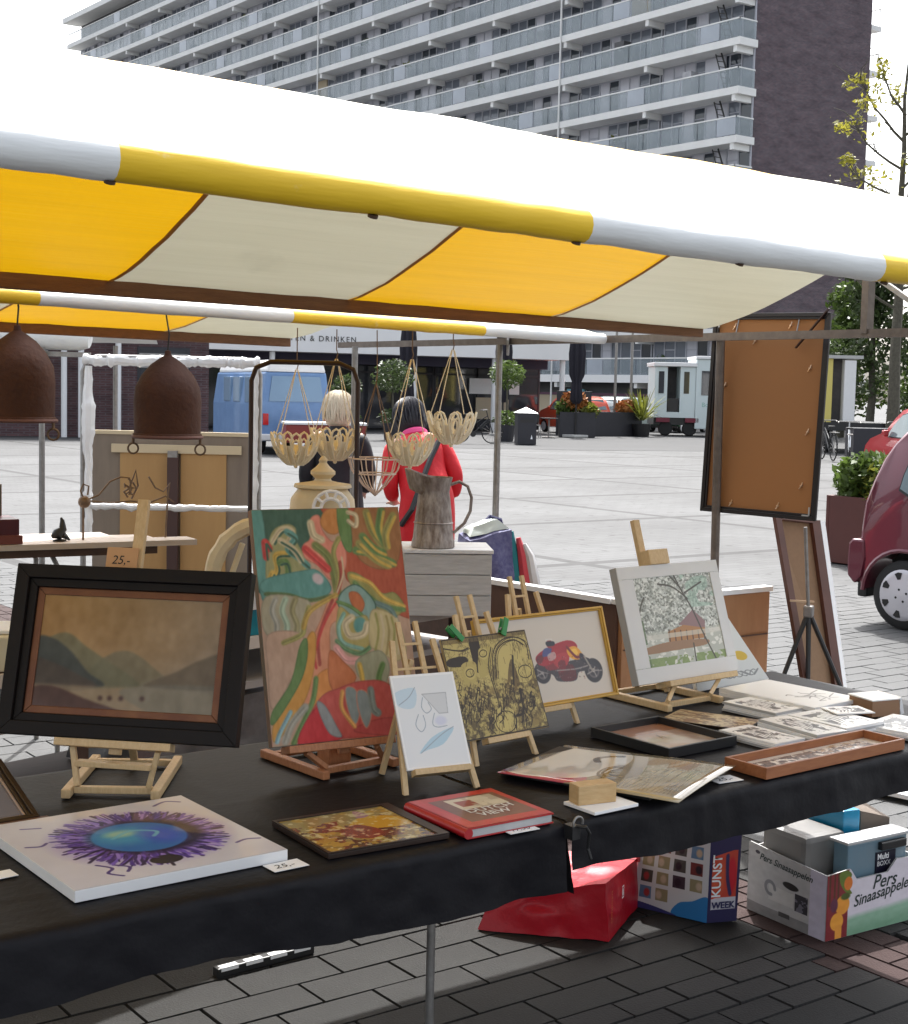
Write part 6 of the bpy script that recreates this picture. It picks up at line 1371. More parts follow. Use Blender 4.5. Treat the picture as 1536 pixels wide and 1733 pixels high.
M_str = mat('stretcher bar', (.12, .05, .035), .5, n=(8, .8), col2=(.07, .03, .02)); off = -nrm * .012 if nrm.dot(Vector((0, 0, 1.65)) - q[0]) < 0 else nrm * .012
for a, c, w in ((q[0], q[3], .035), (q[1], q[2], .05), (lr(q[0], q[1], .05), lr(q[0], q[1], .95), .03), (lr(q[3], q[2], .05), lr(q[3], q[2], .95), .03)): MB().bar(a + off, c + off, w, .02, nrm).build('stretcher_bar', M_str, bc)
MB().bar(q[1] + (q[1] - q[0]).normalized() * .045, q[2] + (q[2] - q[3]).normalized() * .045, .035, .03, nrm).build('white_canvas_edge', M_paper, bc)
MB().bar(lr(q[3], q[2], .5) - Vector((0, 0, .33)), lr(q[3], q[2], .5), .03, .03).build('foot', M_str, bc)
# ---------------------------------------------------------------- people
def skin(vs, es, rs, name, m, parent, T, sub=2, root=0):
    me = bpy.data.meshes.new(name); me.from_pydata([tuple(T @ Vector(v)) for v in vs], es, [])
    o = bpy.data.objects.new(name, me); COL.objects.link(o)
    md = o.modifiers.new('s', 'SKIN'); md.use_smooth_shade = True
    sv = me.skin_vertices[0].data
    for i, r in enumerate(rs):
        sv[i].radius = (r, r) if not isinstance(r, tuple) else r
        sv[i].use_root = (i == root)
    o.modifiers.new('u', 'SUBSURF').levels = sub
    bpy.context.view_layer.update()
    m2 = bpy.data.meshes.new_from_object(o.evaluated_get(bpy.context.evaluated_depsgraph_get())); m2.name = name
    bpy.data.objects.remove(o); bpy.data.meshes.remove(me)
    m2.materials.clear(); m2.materials.append(m); m2.shade_smooth()
    o = bpy.data.objects.new(name, m2); COL.objects.link(o)
    if parent is not None: adopt(o, parent)
    return o
M_skin = mat('skin', (.5, .3, .22), .5, n=(20, .3), col2=(.44, .25, .18))
def person(label, loc, yaw, H, coat, coat_len, hairm, hair, trousers, bend=0., lean=0., look=0.):
    s = H / 1.7; t = thing('person', label, 'person', (loc[0], loc[1], 0), yaw); T = frame((loc[0], loc[1], 0), yaw)
    Bm = Matrix.Translation((0, 0, .95 * s)) @ Matrix.Rotation(R(lean), 4, 'Y') @ Matrix.Rotation(R(-bend), 4, 'X') @ Matrix.Translation((0, 0, -.95 * s))
    def J(x, y, z):
        p = Vector((x * s, y * s, z * s)); k = min(1, max(0, (z - .9) / .2))
        return tuple(p.lerp(Bm @ p, k))
    V, Ed, Rr = [], [], []
    def add(p, r, par=None):
        V.append(J(*p)); Rr.append(r * s); 
        if par is not None: Ed.append((par, len(V) - 1))
        return len(V) - 1
    pel = add((0, 0, .95), .135); sp = add((0, .0, 1.12), .125, pel); chs = add((0, .0, 1.3), .14, sp); nk = add((0, -.005, 1.45), .055, chs); hb_ = add((0, .02, 1.53), .062, nk); hd = add((0, .025, 1.61), .088, hb_); add((0, .015, 1.68), .06, hd)
    arms = {}
    for q in (-1, 1):
        sh = add((.17 * q, 0, 1.38), .06, chs); el = add((.235 * q, -.01, 1.1), .043, sh); wr = add((.21 * q, .17, .96), .028, el); pa = add((.2 * q, .25, .94), .033, wr); arms[q] = (sh, el, wr)
        for f_ in range(4):
            a = add((.2 * q + (f_ - 1.5) * .02, .3, .935), .009, pa); b_ = add((.2 * q + (f_ - 1.5) * .021, .335 - .006 * abs(f_ - 1.4), .92), .008, a); add((.2 * q + (f_ - 1.5) * .021, .35 - .008 * abs(f_ - 1.4), .9), .007, b_)
        a = add((.2 * q - .035 * q, .255, .93), .01, pa); add((.2 * q - .05 * q, .285, .915), .008, a)
        hp = add((.09 * q, 0, .88), .095, pel); kn = add((.1 * q, .02, .5), .06, hp); an = add((.1 * q, 0, .1), .04, kn); add((.1 * q, .13, .035), .035, an)
    skin(V, Ed, Rr, 'body', M_skin, t, T)
    # trousers and shoes
    for q in (-1, 1):
        skin([J(.07 * q, 0, .95), J(.095 * q, 0, .86), J(.1 * q, .02, .5), J(.1 * q, 0, .12)], [(0, 1), (1, 2), (2, 3)], [.12 * s, .115 * s, .078 * s, .066 * s], 'trouser_leg', trousers, t, T, 1)
        skin([J(.1 * q, -.05, .045), J(.1 * q, .05, .045), J(.1 * q, .17, .035)], [(0, 1), (1, 2)], [.045 * s, .05 * s, .042 * s], 'shoe', M_blackm, t, T, 1)
    # coat
    prof = [(coat_len, .2, .15), (.8, .205, .155), (.98, .19, .15), (1.15, .175, .14), (1.3, .195, .145), (1.39, .18, .12), (1.445, .1, .085), (1.475, .062, .062)]
    pr0 = prof; prof = []
    for p_, q_ in zip(pr0[:-1], pr0[1:]): prof += [tuple(u_ * (1 - t_) + v_ * t_ for u_, v_ in zip(p_, q_)) for t_ in (0, .33, .67)]
    prof.append(pr0[-1])
    b = MB(T); n_ = 34; k = len(b.v)
    for z, rx, ry in prof:
        for j in range(n_):
            a = 2 * math.pi * j / n_; w = 1 + .07 * noise.noise(Vector((math.cos(a) * 2.5, math.sin(a) * 2.5, z * 7))) + .03 * math.sin(5 * a + z * 3) * max(0, 1.1 - z)
            b.v.append(tuple(T @ Vector(J(rx * w * math.cos(a), ry * w * math.sin(a) - .008, z))))
    for i in range(len(prof) - 1):
        for j in range(n_): b.f.append((i * n_ + j, i * n_ + (j + 1) % n_, (i + 1) * n_ + (j + 1) % n_, (i + 1) * n_ + j))
    b.build('coat', coat, t, smooth='all', sub=1)
    for q in (-1, 1):
        skin([J(.13 * q, -.0, 1.37), J(.185 * q, 0, 1.36), J(.245 * q, -.01, 1.1), J(.222 * q, .14, .975)], [(0, 1), (1, 2), (2, 3)], [.08 * s, .083 * s, .062 * s, .05 * s], 'sleeve', coat, t, T, 2)
    # head, face, hair
    Hd = T @ Matrix.Translation(Vector(J(0, .025, 1.6))) @ (Bm.to_3x3().to_4x4()) @ Matrix.Rotation(R(look), 4, 'Z')
    hs = s
    MB(Hd).ball((0, 0, .01 * hs), .082 * hs, 16, (.92, 1.12, 1.32)).build('head', M_skin, t, smooth='all')
    f_ = MB(Hd); f_.path([(0, .088 * hs, .03 * hs), (0, .108 * hs, -.005 * hs), (0, .09 * hs, -.012 * hs)], [.008 * hs, .013 * hs, .008 * hs], 8); f_.build('nose', M_skin, t, smooth=True)
    for q in (-1, 1):
        MB(Hd).ball((.03 * hs * q, .08 * hs, .02 * hs), .011 * hs, 8).build('eye', mat('eye', (.7, .68, .66), .2), t); MB(Hd).ball((.078 * hs * q, -.005 * hs, .0), .02 * hs, 8, (.4, .8, 1.4)).build('ear', M_skin, t)
    MB(Hd).b2((-.022 * hs, .083 * hs, -.05 * hs), (.022 * hs, .09 * hs, -.043 * hs)).build('mouth', mat('lips', (.35, .1, .09), .5), t)
    def hfn(p, a, i):
        p *= 1.08
        n2 = noise.noise(Vector((a * 6, i * .25, 3))); p *= 1 + .035 * n2
        if p.y > .05 * hs and p.z < .045 * hs: p.y = .05 * hs
        p.z -= hair * .02 * (1 if p.z < 0 else 0)
        return p
    MB(Hd).lathe([(.055 * hs, -.1 * hs), (.088 * hs, -.075 * hs), (.1 * hs, -.03 * hs), (.106 * hs, .02 * hs), (.1 * hs, .07 * hs), (.078 * hs, .11 * hs), (.04 * hs, .132 * hs), (0, .138 * hs)], n=36, sx=.95, sy=1.1, fn=hfn).build('hair', hairm, t, smooth='all')
    q = MB(Hd); rr = random.Random(int(H * 100))
    for k in range(230):
        a = rr.uniform(0, 6.283); e0 = rr.uniform(.3, 1.35)
        if math.sin(a) > .35: e0 = rr.uniform(.9, 1.4)
        pts = []
        for i in range(5):
            e = e0 - i * .34; w = a + .05 * math.sin(i + k); ro = .117 + .006 * rr.random()
            if math.sin(w) > .3 and e < .45: break
            c = math.cos(e) if e > 0 else 1 - .05 * e * e
            pts.append((ro * hs * math.cos(w) * c * .98, ro * hs * math.sin(w) * c * 1.1, hs * (.03 + .125 * math.sin(max(e, -1.2)) - (.02 * hair if e < 0 else 0))))
        if len(pts) > 2: q.path(pts, [.0045 * hs, .006 * hs, .006 * hs, .005 * hs, .002 * hs][:len(pts)], 4)
    q.build('hair_strands', hairm, t, smooth=True)
    return t, T, J
M_blond = mat('white blond hair', (.75, .68, .55), .45, n=(30, .8), col2=(.5, .4, .27), stretch=(6, 6, 1)); M_dhair = mat('dark hair', (.03, .028, .035), .4, n=(40, .7), col2=(.015, .014, .018))
M_bcoat = mat('black coat cloth', (.015, .014, .02), .7, n=(9, .5), bump=(30, .3)); M_rcoat = mat('red coat cloth', (.6, .008, .016), .65, n=(5, .6), col2=(.46, .006, .012), bump=(14, .8)); M_trs = mat('dark trousers', (.02, .022, .035), .8)
person('woman with white-blond hair in a black coat, back turned, between the stalls', (5.6, 8.95), -30, 1.59, M_bcoat, .55, M_blond, 1, M_trs, 4, 0, 20)
p2, T, J = person('stooping dark-haired shopper in a bright red coat with a black shoulder strap', (5.8, 8.12), -24, 1.62, M_rcoat, .5, M_dhair, .5, M_trs, 24, -8, 10)
b = MB(T); b.path([J(.16, -.165, 1.36), J(.05, -.178, 1.2), J(-.05, -.178, 1.05), J(-.14, -.17, .9), J(-.2, -.08, .78)], .02, 6); b.build('shoulder_strap', M_blackm, p2, smooth=True)
b = MB(T); b.path([J(.07 * math.cos(a), .065 * math.sin(a) - .01, 1.455) for a in np.linspace(0, 6.28, 16)[:-1]], .03, 8, closed=True); b.build('pink_scarf', mat('pink scarf', (.75, .08, .25), .7), p2, smooth=True)

# ---------------------------------------------------------------- vehicles
def car(name, label, loc, yaw, paint, group=None, detail=True, plate=True):
    t = thing(name, label, 'car', loc, yaw, group); T = frame(loc, yaw); W_, wr = 1.6, .255
    M_trim = mat('black car trim', g(.015), .5); M_cg = mat('car window glass', (.16, .22, .24), .05, spec=.8, n=(2, .8), col2=(.07, .1, .11)); M_hub = mat('silver hubcap', (.55, .54, .57), .35, .3)
    X1, X2 = .42, 2.88
    arch = lambda cx: [(cx + .315 * math.cos(a), .255 + .315 * math.sin(a)) for a in np.linspace(math.pi - .05, .05, 13)]
    top = [(.05, .27), (.015, .4), (.0, .6), (.045, .64), (.055, .75), (.07, .9), (.115, 1.07), (.17, 1.23), (.235, 1.34), (.32, 1.44), (.47, 1.505), (.75, 1.54), (1.2, 1.555), (1.65, 1.55), (2.05, 1.49), (2.3, 1.33), (2.56, 1.08), (2.85, 1.0), (3.15, .92), (3.36, .78), (3.45, .58), (3.45, .42), (3.4, .27)]
    out = top + [(3.23, .255)] + arch(X2)[::-1] + [(2.5, .24), (.9, .24)] + arch(X1)[::-1] + [(.085, .265)]
    cx_, cz_ = 1.7, .8; cols = [(0, .035), (.018, .012), (.06, 0), (.3, -.0), (W_ / 2, -.012), (W_ - .3, 0), (W_ - .06, 0), (W_ - .018, .012), (W_, .035)]
    def side_y(z, y):
        k = max(0, z - .93) * .24 + max(0, .45 - z) * .12; c = W_ / 2; return c + (y - c) * (1 - k / c)
    b = MB(T); n_ = len(out)
    for y, ins in cols:
        vs = []
        for i, (x, z) in enumerate(out):
            dx, dz = cx_ - x, cz_ - z; l = math.hypot(dx, dz); q = ins if i < len(top) else 0
            xx, zz = x + dx / l * q, z + dz / l * q
            vs.append((xx, side_y(zz, y), zz))
        b.add(vs, [])
    m = len(cols)
    for c in range(m - 1):
        for i in range(n_): b.f.append((c * n_ + i, c * n_ + (i + 1) % n_, (c + 1) * n_ + (i + 1) % n_, (c + 1) * n_ + i))
    b.f.append(tuple(range(n_))[::-1]); b.f.append(tuple((m - 1) * n_ + i for i in range(n_)))
    b.build('car_body', paint, t, smooth=True)
    def pane(pts, name, mm, off, par=t, far=False):
        q = MB(T); vs = []
        for x, z in pts: y = side_y(z, 0); vs.append((x, (W_ - y + off) if far else (y - off), z))
        q.add(vs, [tuple(range(len(pts)))]); return q.build(name, mm, par, thick=.004)
    rq = [(.36, 1.02), (.375, 1.12), (.43, 1.3), (.5, 1.395), (.62, 1.43), (1.06, 1.445), (1.06, .97), (.6, .965), (.44, .98)]; fw = [(1.13, 1.445), (1.68, 1.44), (1.98, 1.38), (2.22, 1.2), (2.34, 1.06), (2.34, .985), (1.13, .97)]
    big = lambda pts, k=.022: [(x + (x - sum(p[0] for p in pts) / len(pts)) / .45 * k, z + (z - sum(p[1] for p in pts) / len(pts)) / .25 * k) for x, z in pts]
    for far in (False, True):
        for pts in (rq, fw): pane(big(pts), 'window_seal', M_trim, .003, far=far); pane(pts, 'side_window', M_cg, .009, far=far)
    MB(T).add([(.098, .22, 1.02), (.098, W_ - .22, 1.02), (.285, W_ - .28, 1.4), (.285, .28, 1.4)], [(0, 1, 2, 3)])
    for nm, pts in (('rear_window', ((.088, 1.0), (.285, 1.41))), ('windscreen', ((2.5, 1.15), (2.12, 1.475)))):
        (xa, za), (xb, zb) = pts; sg = -1 if nm[0] == 'r' else 1; q = MB(T); q.add([(xa + .012 * sg, .2, za + .01), (xa + .012 * sg, W_ - .2, za + .01), (xb + .012 * sg, W_ - .28, zb + .01), (xb + .012 * sg, .28, zb + .01)], [(0, 1, 2, 3)]); q.build(nm, M_cg, t, thick=.004)
    def band(x0, x1, z0, z1, name, mm, pr=.014, r=0):
        q = MB(T); q.b2((x0, -pr, z0), (x1, W_ + pr, z1)); return q.build(name, mm, t, bevel=r)
    q = MB(T); pts = [(-.028, .36), (-.034, .46), (-.028, .6), (.0, .632), (.1, .632), (.11, .5), (.085, .36), (.03, .3)]; q.prism(pts, -.014, W_ + .014, Matrix(((1, 0, 0, 0), (0, 0, 1, 0), (0, 1, 0, 0), (0, 0, 0, 1)))); q.build('rear_bumper', paint, t, bevel=.018)
    q = MB(T); q.b2((3.3, -.01, .3), (3.49, W_ + .01, .6)); q.build('front_bumper', paint, t, bevel=.03)
    MB(T).b2((.02, .05, .2), (.1, W_ - .05, .345)).build('bumper_apron', M_trim, t, bevel=.02)
    for cx in (X1, X2): MB(T).path([(cx + .322 * math.cos(a), .0, .255 + .322 * math.sin(a)) for a in np.linspace(.02, math.pi - .02, 16)], .017, 6).build('wheel_arch_lip', paint, t, smooth=True)
    pane([(1.13, .64), (2.42, .64), (2.42, .67), (1.13, .67)], 'door_strip', M_trim, .012); pane([(1.35, .83), (1.52, .83), (1.52, .86), (1.35, .86)], 'door_handle', paint, .02)
    for x in (1.095, 2.42): pane([(x, .36), (x + .008, .36), (x + .008, .96), (x, .96)], 'door_gap', M_trim, .003)
    M_tl = mat('red tail lamp', (.5, .01, .012), .2, spec=.6)
    for y in (.02, W_ - .2): MB(T).b2((.062, y + .03, .68), (.12, y + .18, .94)).build('tail_lamp', M_tl, t, bevel=.02)
    for y in (.08, W_ - .36): MB(T).b2((3.3, y, .68), (3.45, y + .28, .84)).build('headlight', mat('lamp glass', g(.7), .1), t, bevel=.03)
    for y in (-.12, W_ + .02): MB(T).b2((2.26, y, .98), (2.38, y + .1, 1.1)).build('mirror', paint, t, bevel=.025)
    MB(T).b2((.002, W_ / 2 - .26, .7), (.05, W_ / 2 + .26, .81)).build('number_plate', mat('yellow plate', (.75, .5, .03), .5), t)
    MB(T).b2((.2, .22, .25), (3.25, W_ - .22, .6)).build('underbody', M_trim, t)
    for cx in (X1, X2):
        for y, sg in ((.1, -1), (W_ - .1, 1)):
            Wm = T @ Matrix.Translation((cx, y, wr)) @ Matrix.Rotation(R(-90 * sg), 4, 'X')
            w = MB(Wm).lathe([(.15, -.08), (wr - .03, -.085), (wr - .006, -.07), (wr, -.03), (wr, .03), (wr - .006, .07), (wr - .03, .085), (.185, .088), (.182, .07), (.1, .07)], n=32).build('wheel', M_rubber, t, smooth=True)
            MB(Wm).lathe([(.182, .072), (.186, .09), (.178, .096), (.15, .098), (.06, .112), (0, .115)], n=32).build('hubcap', M_hub, w, smooth=True)
            if not detail: continue
            for k in range(7):
                q = MB(Wm); a = k * 2 * math.pi / 7; c, s_ = math.cos(a), math.sin(a); P = lambda r, o: (r * c - o * s_, r * s_ + o * c)
                q.prism([P(.115, -.012), P(.16, -.028), P(.168, 0), P(.16, .028), P(.115, .012)], .09, .1045)
                q.build('hubcap_opening', M_trim, w)
            for k in range(4): a = k * math.pi / 2 + .4; MB(Wm).lathe([(.009, .1), (.009, .1145)], (.045 * math.cos(a), .045 * math.sin(a), 0), 8).build('bolt_hole', M_trim, w)
    return t
def paint(name, c): return mat(name, c, .3, .25, spec=.6, coat=.8, n=(2, .4), col2=tuple(v * .85 for v in c))
car('parked_car', 'dark red small hatchback parked at the right edge, rear wheel in view', (8.815, 6.925, 0), -84, paint('dark red car paint', (.125, .012, .028)))
car('parked_car', 'bright red car behind the shrub planter', (23.25, 14.5, 0), 62, paint('bright red car paint', (.45, .015, .02)), detail=False)
car('parked_car', 'orange-red car far across the square beside the cafe column', (41.6, 45.2, 0), 80, paint('orange red car paint', (.65, .07, .02)), detail=False)
car('parked_car', 'pale silver car parked behind the long black planter', (44.2, 47.6, 0), 15, paint('silver car paint', (.5, .55, .55)), detail=False)
car('parked_car', 'dark green car parked behind the palm planter', (47.2, 46.9, 0), 20, paint('green car paint', (.02, .07, .035)), detail=False)
# blue van
Tv = frame((17.64, 31.77, 0), -15); vn = thing('camper_van', 'old blue camper van with white roof, rear window and side window, seen from behind', 'van', (18.3, 33, 0), -15)
M_vb = mat('faded blue van paint', (.17, .29, .5), .4, n=(2.5, .8), col2=(.1, .19, .37), coat=.3, bump=(6, .2)); M_vg = mat('van window glass', (.2, .3, .42), .08, spec=.8)
YZ3 = Matrix(((1, 0, 0, 0), (0, 0, 1, 0), (0, 1, 0, 0), (0, 0, 0, 1)))
MB(Tv).prism([(0, .32), (1.78, .32), (1.78, 1.2), (1.66, 2.02), (.12, 2.02), (0, 1.2)], 0, 5.4, YZ3).build('van_body', M_vb, vn, bevel=.05)
MB(Tv).prism([(.13, 2.021), (1.65, 2.021), (1.58, 2.24), (1.4, 2.32), (.38, 2.32), (.2, 2.24)], -.02, 5.3, YZ3).build('white_roof', M_white, vn, bevel=.06)
MB(Tv).prism([(.2, 1.3), (1.58, 1.3), (1.5, 1.92), (.28, 1.92)], -.03, .004, YZ3).build('rear_window', M_vg, vn, bevel=.01)
for y in (.9, 2.2, 3.3): MB(Tv @ Matrix.Rotation(R(-0), 4, 'Z')).b2((-.01, y, 1.25), (.14, y + .75, 1.9)).build('side_window', M_vg, vn, bevel=.02)
MB(Tv).b2((-.03, -.12, .34), (1.81, .02, .5)).build('rear_bumper', M_white, vn, bevel=.03)
for x in (.06, 1.58): MB(Tv).b2((x, -.025, .72), (x + .14, .01, 1.0)).build('tail_lamp', mat('red tail lamp', (.5, .01, .012)), vn, bevel=.01)
MB(Tv).b2((.62, -.018, .62), (1.16, .002, .74)).build('number_plate', mat('yellow plate', (.75, .5, .03)), vn)
for x in (.1, 1.52):
    for y in (.8, 3.4): MB(Tv @ Matrix.Translation((x, y, .32)) @ Matrix.Rotation(R(90), 4, 'Y')).lathe([(0, -.02), (.17, -.02), (.3, 0), (.32, .03), (.32, .15), (.3, .18), (0, .18)], n=22).build('wheel', M_rubber, vn, smooth=True)
rt = thing('red_trailer', 'low red open trailer with white rim in front of the blue camper van', 'trailer', (18.1, 29.9, 0), -25); Tr = frame((17.4, 30.1, 0), -25)
MB(Tr).b2((0, 0, .35), (1.9, 1.1, .78)).build('trailer_body', mat('brick red paint', (.22, .03, .025), .4), rt, bevel=.04); MB(Tr).b2((-.03, -.03, .781), (1.93, 1.13, .84)).build('rim', M_white, rt, bevel=.01)
for y in (-.1, 1.02): MB(Tr @ Matrix.Translation((.95, y, .28)) @ Matrix.Rotation(R(90), 4, 'X')).lathe([(0, -.08), (.26, -.08), (.28, -.04), (.28, .04), (.26, .08), (0, .08)], n=20).build('wheel', M_rubber, rt, smooth=True)
# white sales trailer with an open door
Tt_ = frame((42.98, 44.15, 0), -36.6); tr = thing('sales_trailer', 'pale blue-white sales trailer with open door, two narrow windows and green lettering', 'trailer', (44.5, 43.5, 0), -36.6)
M_tw = mat('pale mint white panel', (.62, .7, .7), .45, n=(1, .4), col2=(.55, .62, .62)); M_int = mat('dim trailer interior', (.1, .09, .09), .6, n=(2, .9), col2=(.03, .028, .03))
MB(Tt_).b2((0, 0, .75), (.14, 2.2, 2.85)).build('door_post', M_tw, tr); MB(Tt_).b2((1.05, 0, .75), (1.68, 2.2, 2.85)).build('front_panel', M_tw, tr)
b = MB(Tt_); b.b2((.14, .02, .75), (.52, 2.2, 2.85)); b.b2((.52, 1.2, .75), (1.05, 2.2, 2.85)); b.b2((.52, .02, .75), (1.05, 1.19, .98)); b.build('rear_wall', M_tw, tr)
MB(Tt_).b2((.5, 1.1, .98), (1.07, 1.19, 2.83)).build('interior', M_int, tr); MB(Tt_).b2((.56, .1, 1.0), (1.0, .5, 1.55)).build('counter', M_blackm, tr)
MB(Tt_).b2((-.06, -.1, 2.86), (1.72, 2.3, 3.02)).build('roof_edge', M_white, tr, bevel=.02); MB(Tt_).b2((1.69, -.05, .3), (4.6, 2.3, 3.18)).build('trailer_body', M_tw, tr, bevel=.04); MB(Tt_).b2((1.66, -.12, 3.185), (4.65, 2.35, 3.3)).build('roof_edge', M_white, tr, bevel=.02)
for x in (.16, 1.2): MB(Tt_).b2((x, -.012, 1.75), (x + .22, -.002, 2.65)).build('narrow_window', M_shopg, tr)
MB(Tt_).b2((1.92, -.07, 1.7), (2.75, -.052, 2.7)).build('window', M_shopg, tr); MB(Tt_).b2((2.95, -.07, 1.6), (3.9, -.052, 2.65)).build('window', M_shopg, tr)
for x in (.1, 1.3): MB(Tt_).b2((x, -.05, .56), (x + .55, .1, .74)).build('tail_lamp', mat('dark red lamp', (.16, .02, .04), .3), tr)
MB(Tt_).b2((0, .1, .45), (1.68, 2.1, .74)).build('chassis', M_blackm, tr)
for x in (.5, 1.5, 3.2): MB(Tt_ @ Matrix.Translation((x, .15, .3)) @ Matrix.Rotation(R(90), 4, 'X')).lathe([(0, -.1), (.27, -.1), (.3, -.05), (.3, .05), (.27, .1), (0, .1)], n=18).build('wheel', M_rubber, tr, smooth=True)
text('Boer Slager', Tt_ @ Vector((1.95, -.056, 1.22)), Tt_.to_3x3() @ Vector((1, 0, 0)), (0, 0, 1), .26, mat('faded green lettering', (.25, .45, .4), .6), 'lettering', tr)
# box truck
Tk2 = frame((35.9, 29.85, 0), -36.6); bt2 = thing('box_truck', 'white and yellow box truck standing open beyond the bicycles', 'truck', (36.6, 30, 0), -36.6)
MB(Tk2).b2((.25, 0, .95), (.5, 5, 2.9)).build('yellow_side', mat('pale yellow paint', (.6, .5, .14), .5), bt2); MB(Tk2).b2((.5, .3, .95), (.85, 5, 2.9)).build('dark_load_bay', M_int, bt2); MB(Tk2).b2((.85, -.06, 1.0), (1.2, 5, 2.85)).build('white_door', M_white, bt2); MB(Tk2).b2((.2, -.1, 2.9), (1.4, 5.1, 3.0)).build('roof', M_concrete, bt2); MB(Tk2).b2((.2, -.2, .7), (2.6, 5, .95)).build('chassis', M_blackm, bt2)
for y in (.8, 4): MB(Tk2 @ Matrix.Translation((.5, y, .42)) @ Matrix.Rotation(R(90), 4, 'Y')).lathe([(0, -.1), (.38, -.1), (.42, -.05), (.42, .2), (0, .25)], n=18).build('wheel', M_rubber, bt2, smooth=True)

# ---------------------------------------------------------------- street furniture and greenery
def bike(label, loc, yaw, m, group='bicycles parked on the square'):
    t = thing('bicycle', label, 'bicycle', loc, yaw, group); T = frame(loc, yaw)
    for x in (0, 1.08):
        w = MB(T).path([(x + .34 * math.cos(a), 0, .36 + .34 * math.sin(a)) for a in np.linspace(0, 6.28, 26)[:-1]], .02, 6, closed=True).build('wheel', M_rubber, t, smooth=True)
        q = MB(T)
        for k in range(8): a = k * math.pi / 8; q.tube((x + .33 * math.cos(a), 0, .36 + .33 * math.sin(a)), (x - .33 * math.cos(a), 0, .36 - .33 * math.sin(a)), .004, 4)
        q.build('spokes', M_steel, w)
    b = MB(T)
    for p, q_ in (((0, 0, .36), (.45, 0, .3)), ((.45, 0, .3), (.33, 0, .88)), ((0, 0, .36), (.35, 0, .78)), ((.45, 0, .3), (.92, 0, .78)), ((.38, 0, .55), (.9, 0, .88)), ((1.08, 0, .36), (.9, 0, .92)), ((.9, 0, .92), (.87, 0, 1.05))): b.tube(p, q_, .017, 6)
    b.build('bike_frame', m, t, smooth=True)
    MB(T).path([(.7, -.28, 1.05), (.8, -.27, 1.08), (.88, -.1, 1.08), (.88, .1, 1.08), (.8, .27, 1.08), (.7, .28, 1.05)], .014, 6).build('handlebar', M_steel, t, smooth=True)
    MB(T).prism([(.2, -.09), (.34, -.07), (.48, -.02), (.48, .02), (.34, .07), (.2, .09)], .89, .94).build('saddle', M_blackm, t, bevel=.015)
    q = MB(T)
    for a0 in ((0, .36), (1.08, .36)): q.path([(a0[0] + .39 * math.cos(a), 0, a0[1] + .39 * math.sin(a)) for a in np.linspace(.6, 2.9, 9)], .018, 5)
    q.build('mudguard', m, t, smooth=True); MB(T).b2((-.3, -.07, .76), (.2, .07, .78)).build('carrier', M_steel, t)
    MB(T).lathe([(.09, -.01), (.09, .01)], (.45, -.03, .3), 12, M=Matrix.Rotation(R(90), 4, 'X')).build('chainwheel', M_blackm, t)
    return t
bk = bike('black bicycle standing beside the grey waste bin', (27.9, 37.4, 0), -28, M_blackm)
bike('silver bicycle parked behind the shrub planter, nearest the hanging picture', (30.5, 24.2, 0), 40, mat('silver bike paint', (.6, .62, .64), .3, .3)); bike('white-framed bicycle parked between shrub planter and red car', (32.3, 24.1, 0), 35, mat('white bike paint', g(.7), .3)); bike('dark bicycle parked behind the silver bicycle', (31.6, 25.6, 0), 55, M_blackm)
bn = thing('waste_bin', 'square anthracite waste bin with white pitched cap beside the terrace', 'waste bin', (29.82, 36.43, 0), -28); Tn = frame((29.82, 36.43, 0), -28)
MB(Tn).b2((-.3, -.3, 0), (.3, .3, 1.0)).build('bin_body', M_dk, bn, bevel=.02); MB(Tn).b2((-.27, -.304, .08), (-.01, -.3005, .62)).build('bin_door', M_dk, bn); MB(Tn).b2((-.24, -.306, .7), (.24, -.3005, .86)).build('bin_slot', M_blackm, bn)
MB(Tn).add([], []); b = MB(Tn); b.add([(-.34, -.34, 1.005), (.34, -.34, 1.005), (.34, .34, 1.005), (-.34, .34, 1.005), (0, 0, 1.19)], [(0, 1, 4), (1, 2, 4), (2, 3, 4), (3, 0, 4), (3, 2, 1, 0)]); b.build('bin_cap', M_white, bn)
b = MB(Tn); b.add([(.11, -.306, .18), (.18, -.306, .18), (.145, -.306, .32)], [(0, 1, 2)]); b.build('white_mark', M_paper, bn)
def leaves(b, c, rad, n, size, seed, sq=1.):
    r = random.Random(seed)
    for _ in range(n):
        while True:
            p = Vector((r.uniform(-1, 1), r.uniform(-1, 1), r.uniform(-1, 1)))
            if .2 < p.length < 1: break
        p = Vector((p.x * rad[0], p.y * rad[1], p.z * rad[2])) + Vector(c)
        a = Vector((r.gauss(0, 1), r.gauss(0, 1), r.gauss(0, .7))).normalized(); d = a.cross(Vector((r.gauss(0, 1), r.gauss(0, 1), r.gauss(0, 1)))).normalized(); s = size * r.uniform(.45, 1.45)
        b.add([p - a * s, p + d * s * .45, p + a * s, p - d * s * .45], [(0, 1, 2, 3)])
def planter(label, loc, yaw, w, d, h, m, plants, group='planters round the cafe terrace'):
    t = thing('planter', label, 'planter', loc, yaw, group); T = frame(loc, yaw)
    b = MB(T)
    for a, c in (((0, 0, 0), (w, .04, h)), ((0, d - .04, 0), (w, d, h)), ((0, .041, 0), (.04, d - .041, h)), ((w - .04, .041, 0), (w, d - .041, h))): b.b2(a, c)
    b.build('planter_box', m, t, bevel=.006); MB(T).b2((.041, .041, h - .12), (w - .041, d - .041, h - .06)).build('soil', mat('potting soil', (.03, .02, .014), .9), t)
    for k, (x, y, z, rx, ry, rz, n, s, mm) in enumerate(plants):
        b = MB(T); leaves(b, (x, y, z), (rx, ry, rz), n, s, k + int(loc[0] * 10)); b.build('plant', mm, t)
    return t
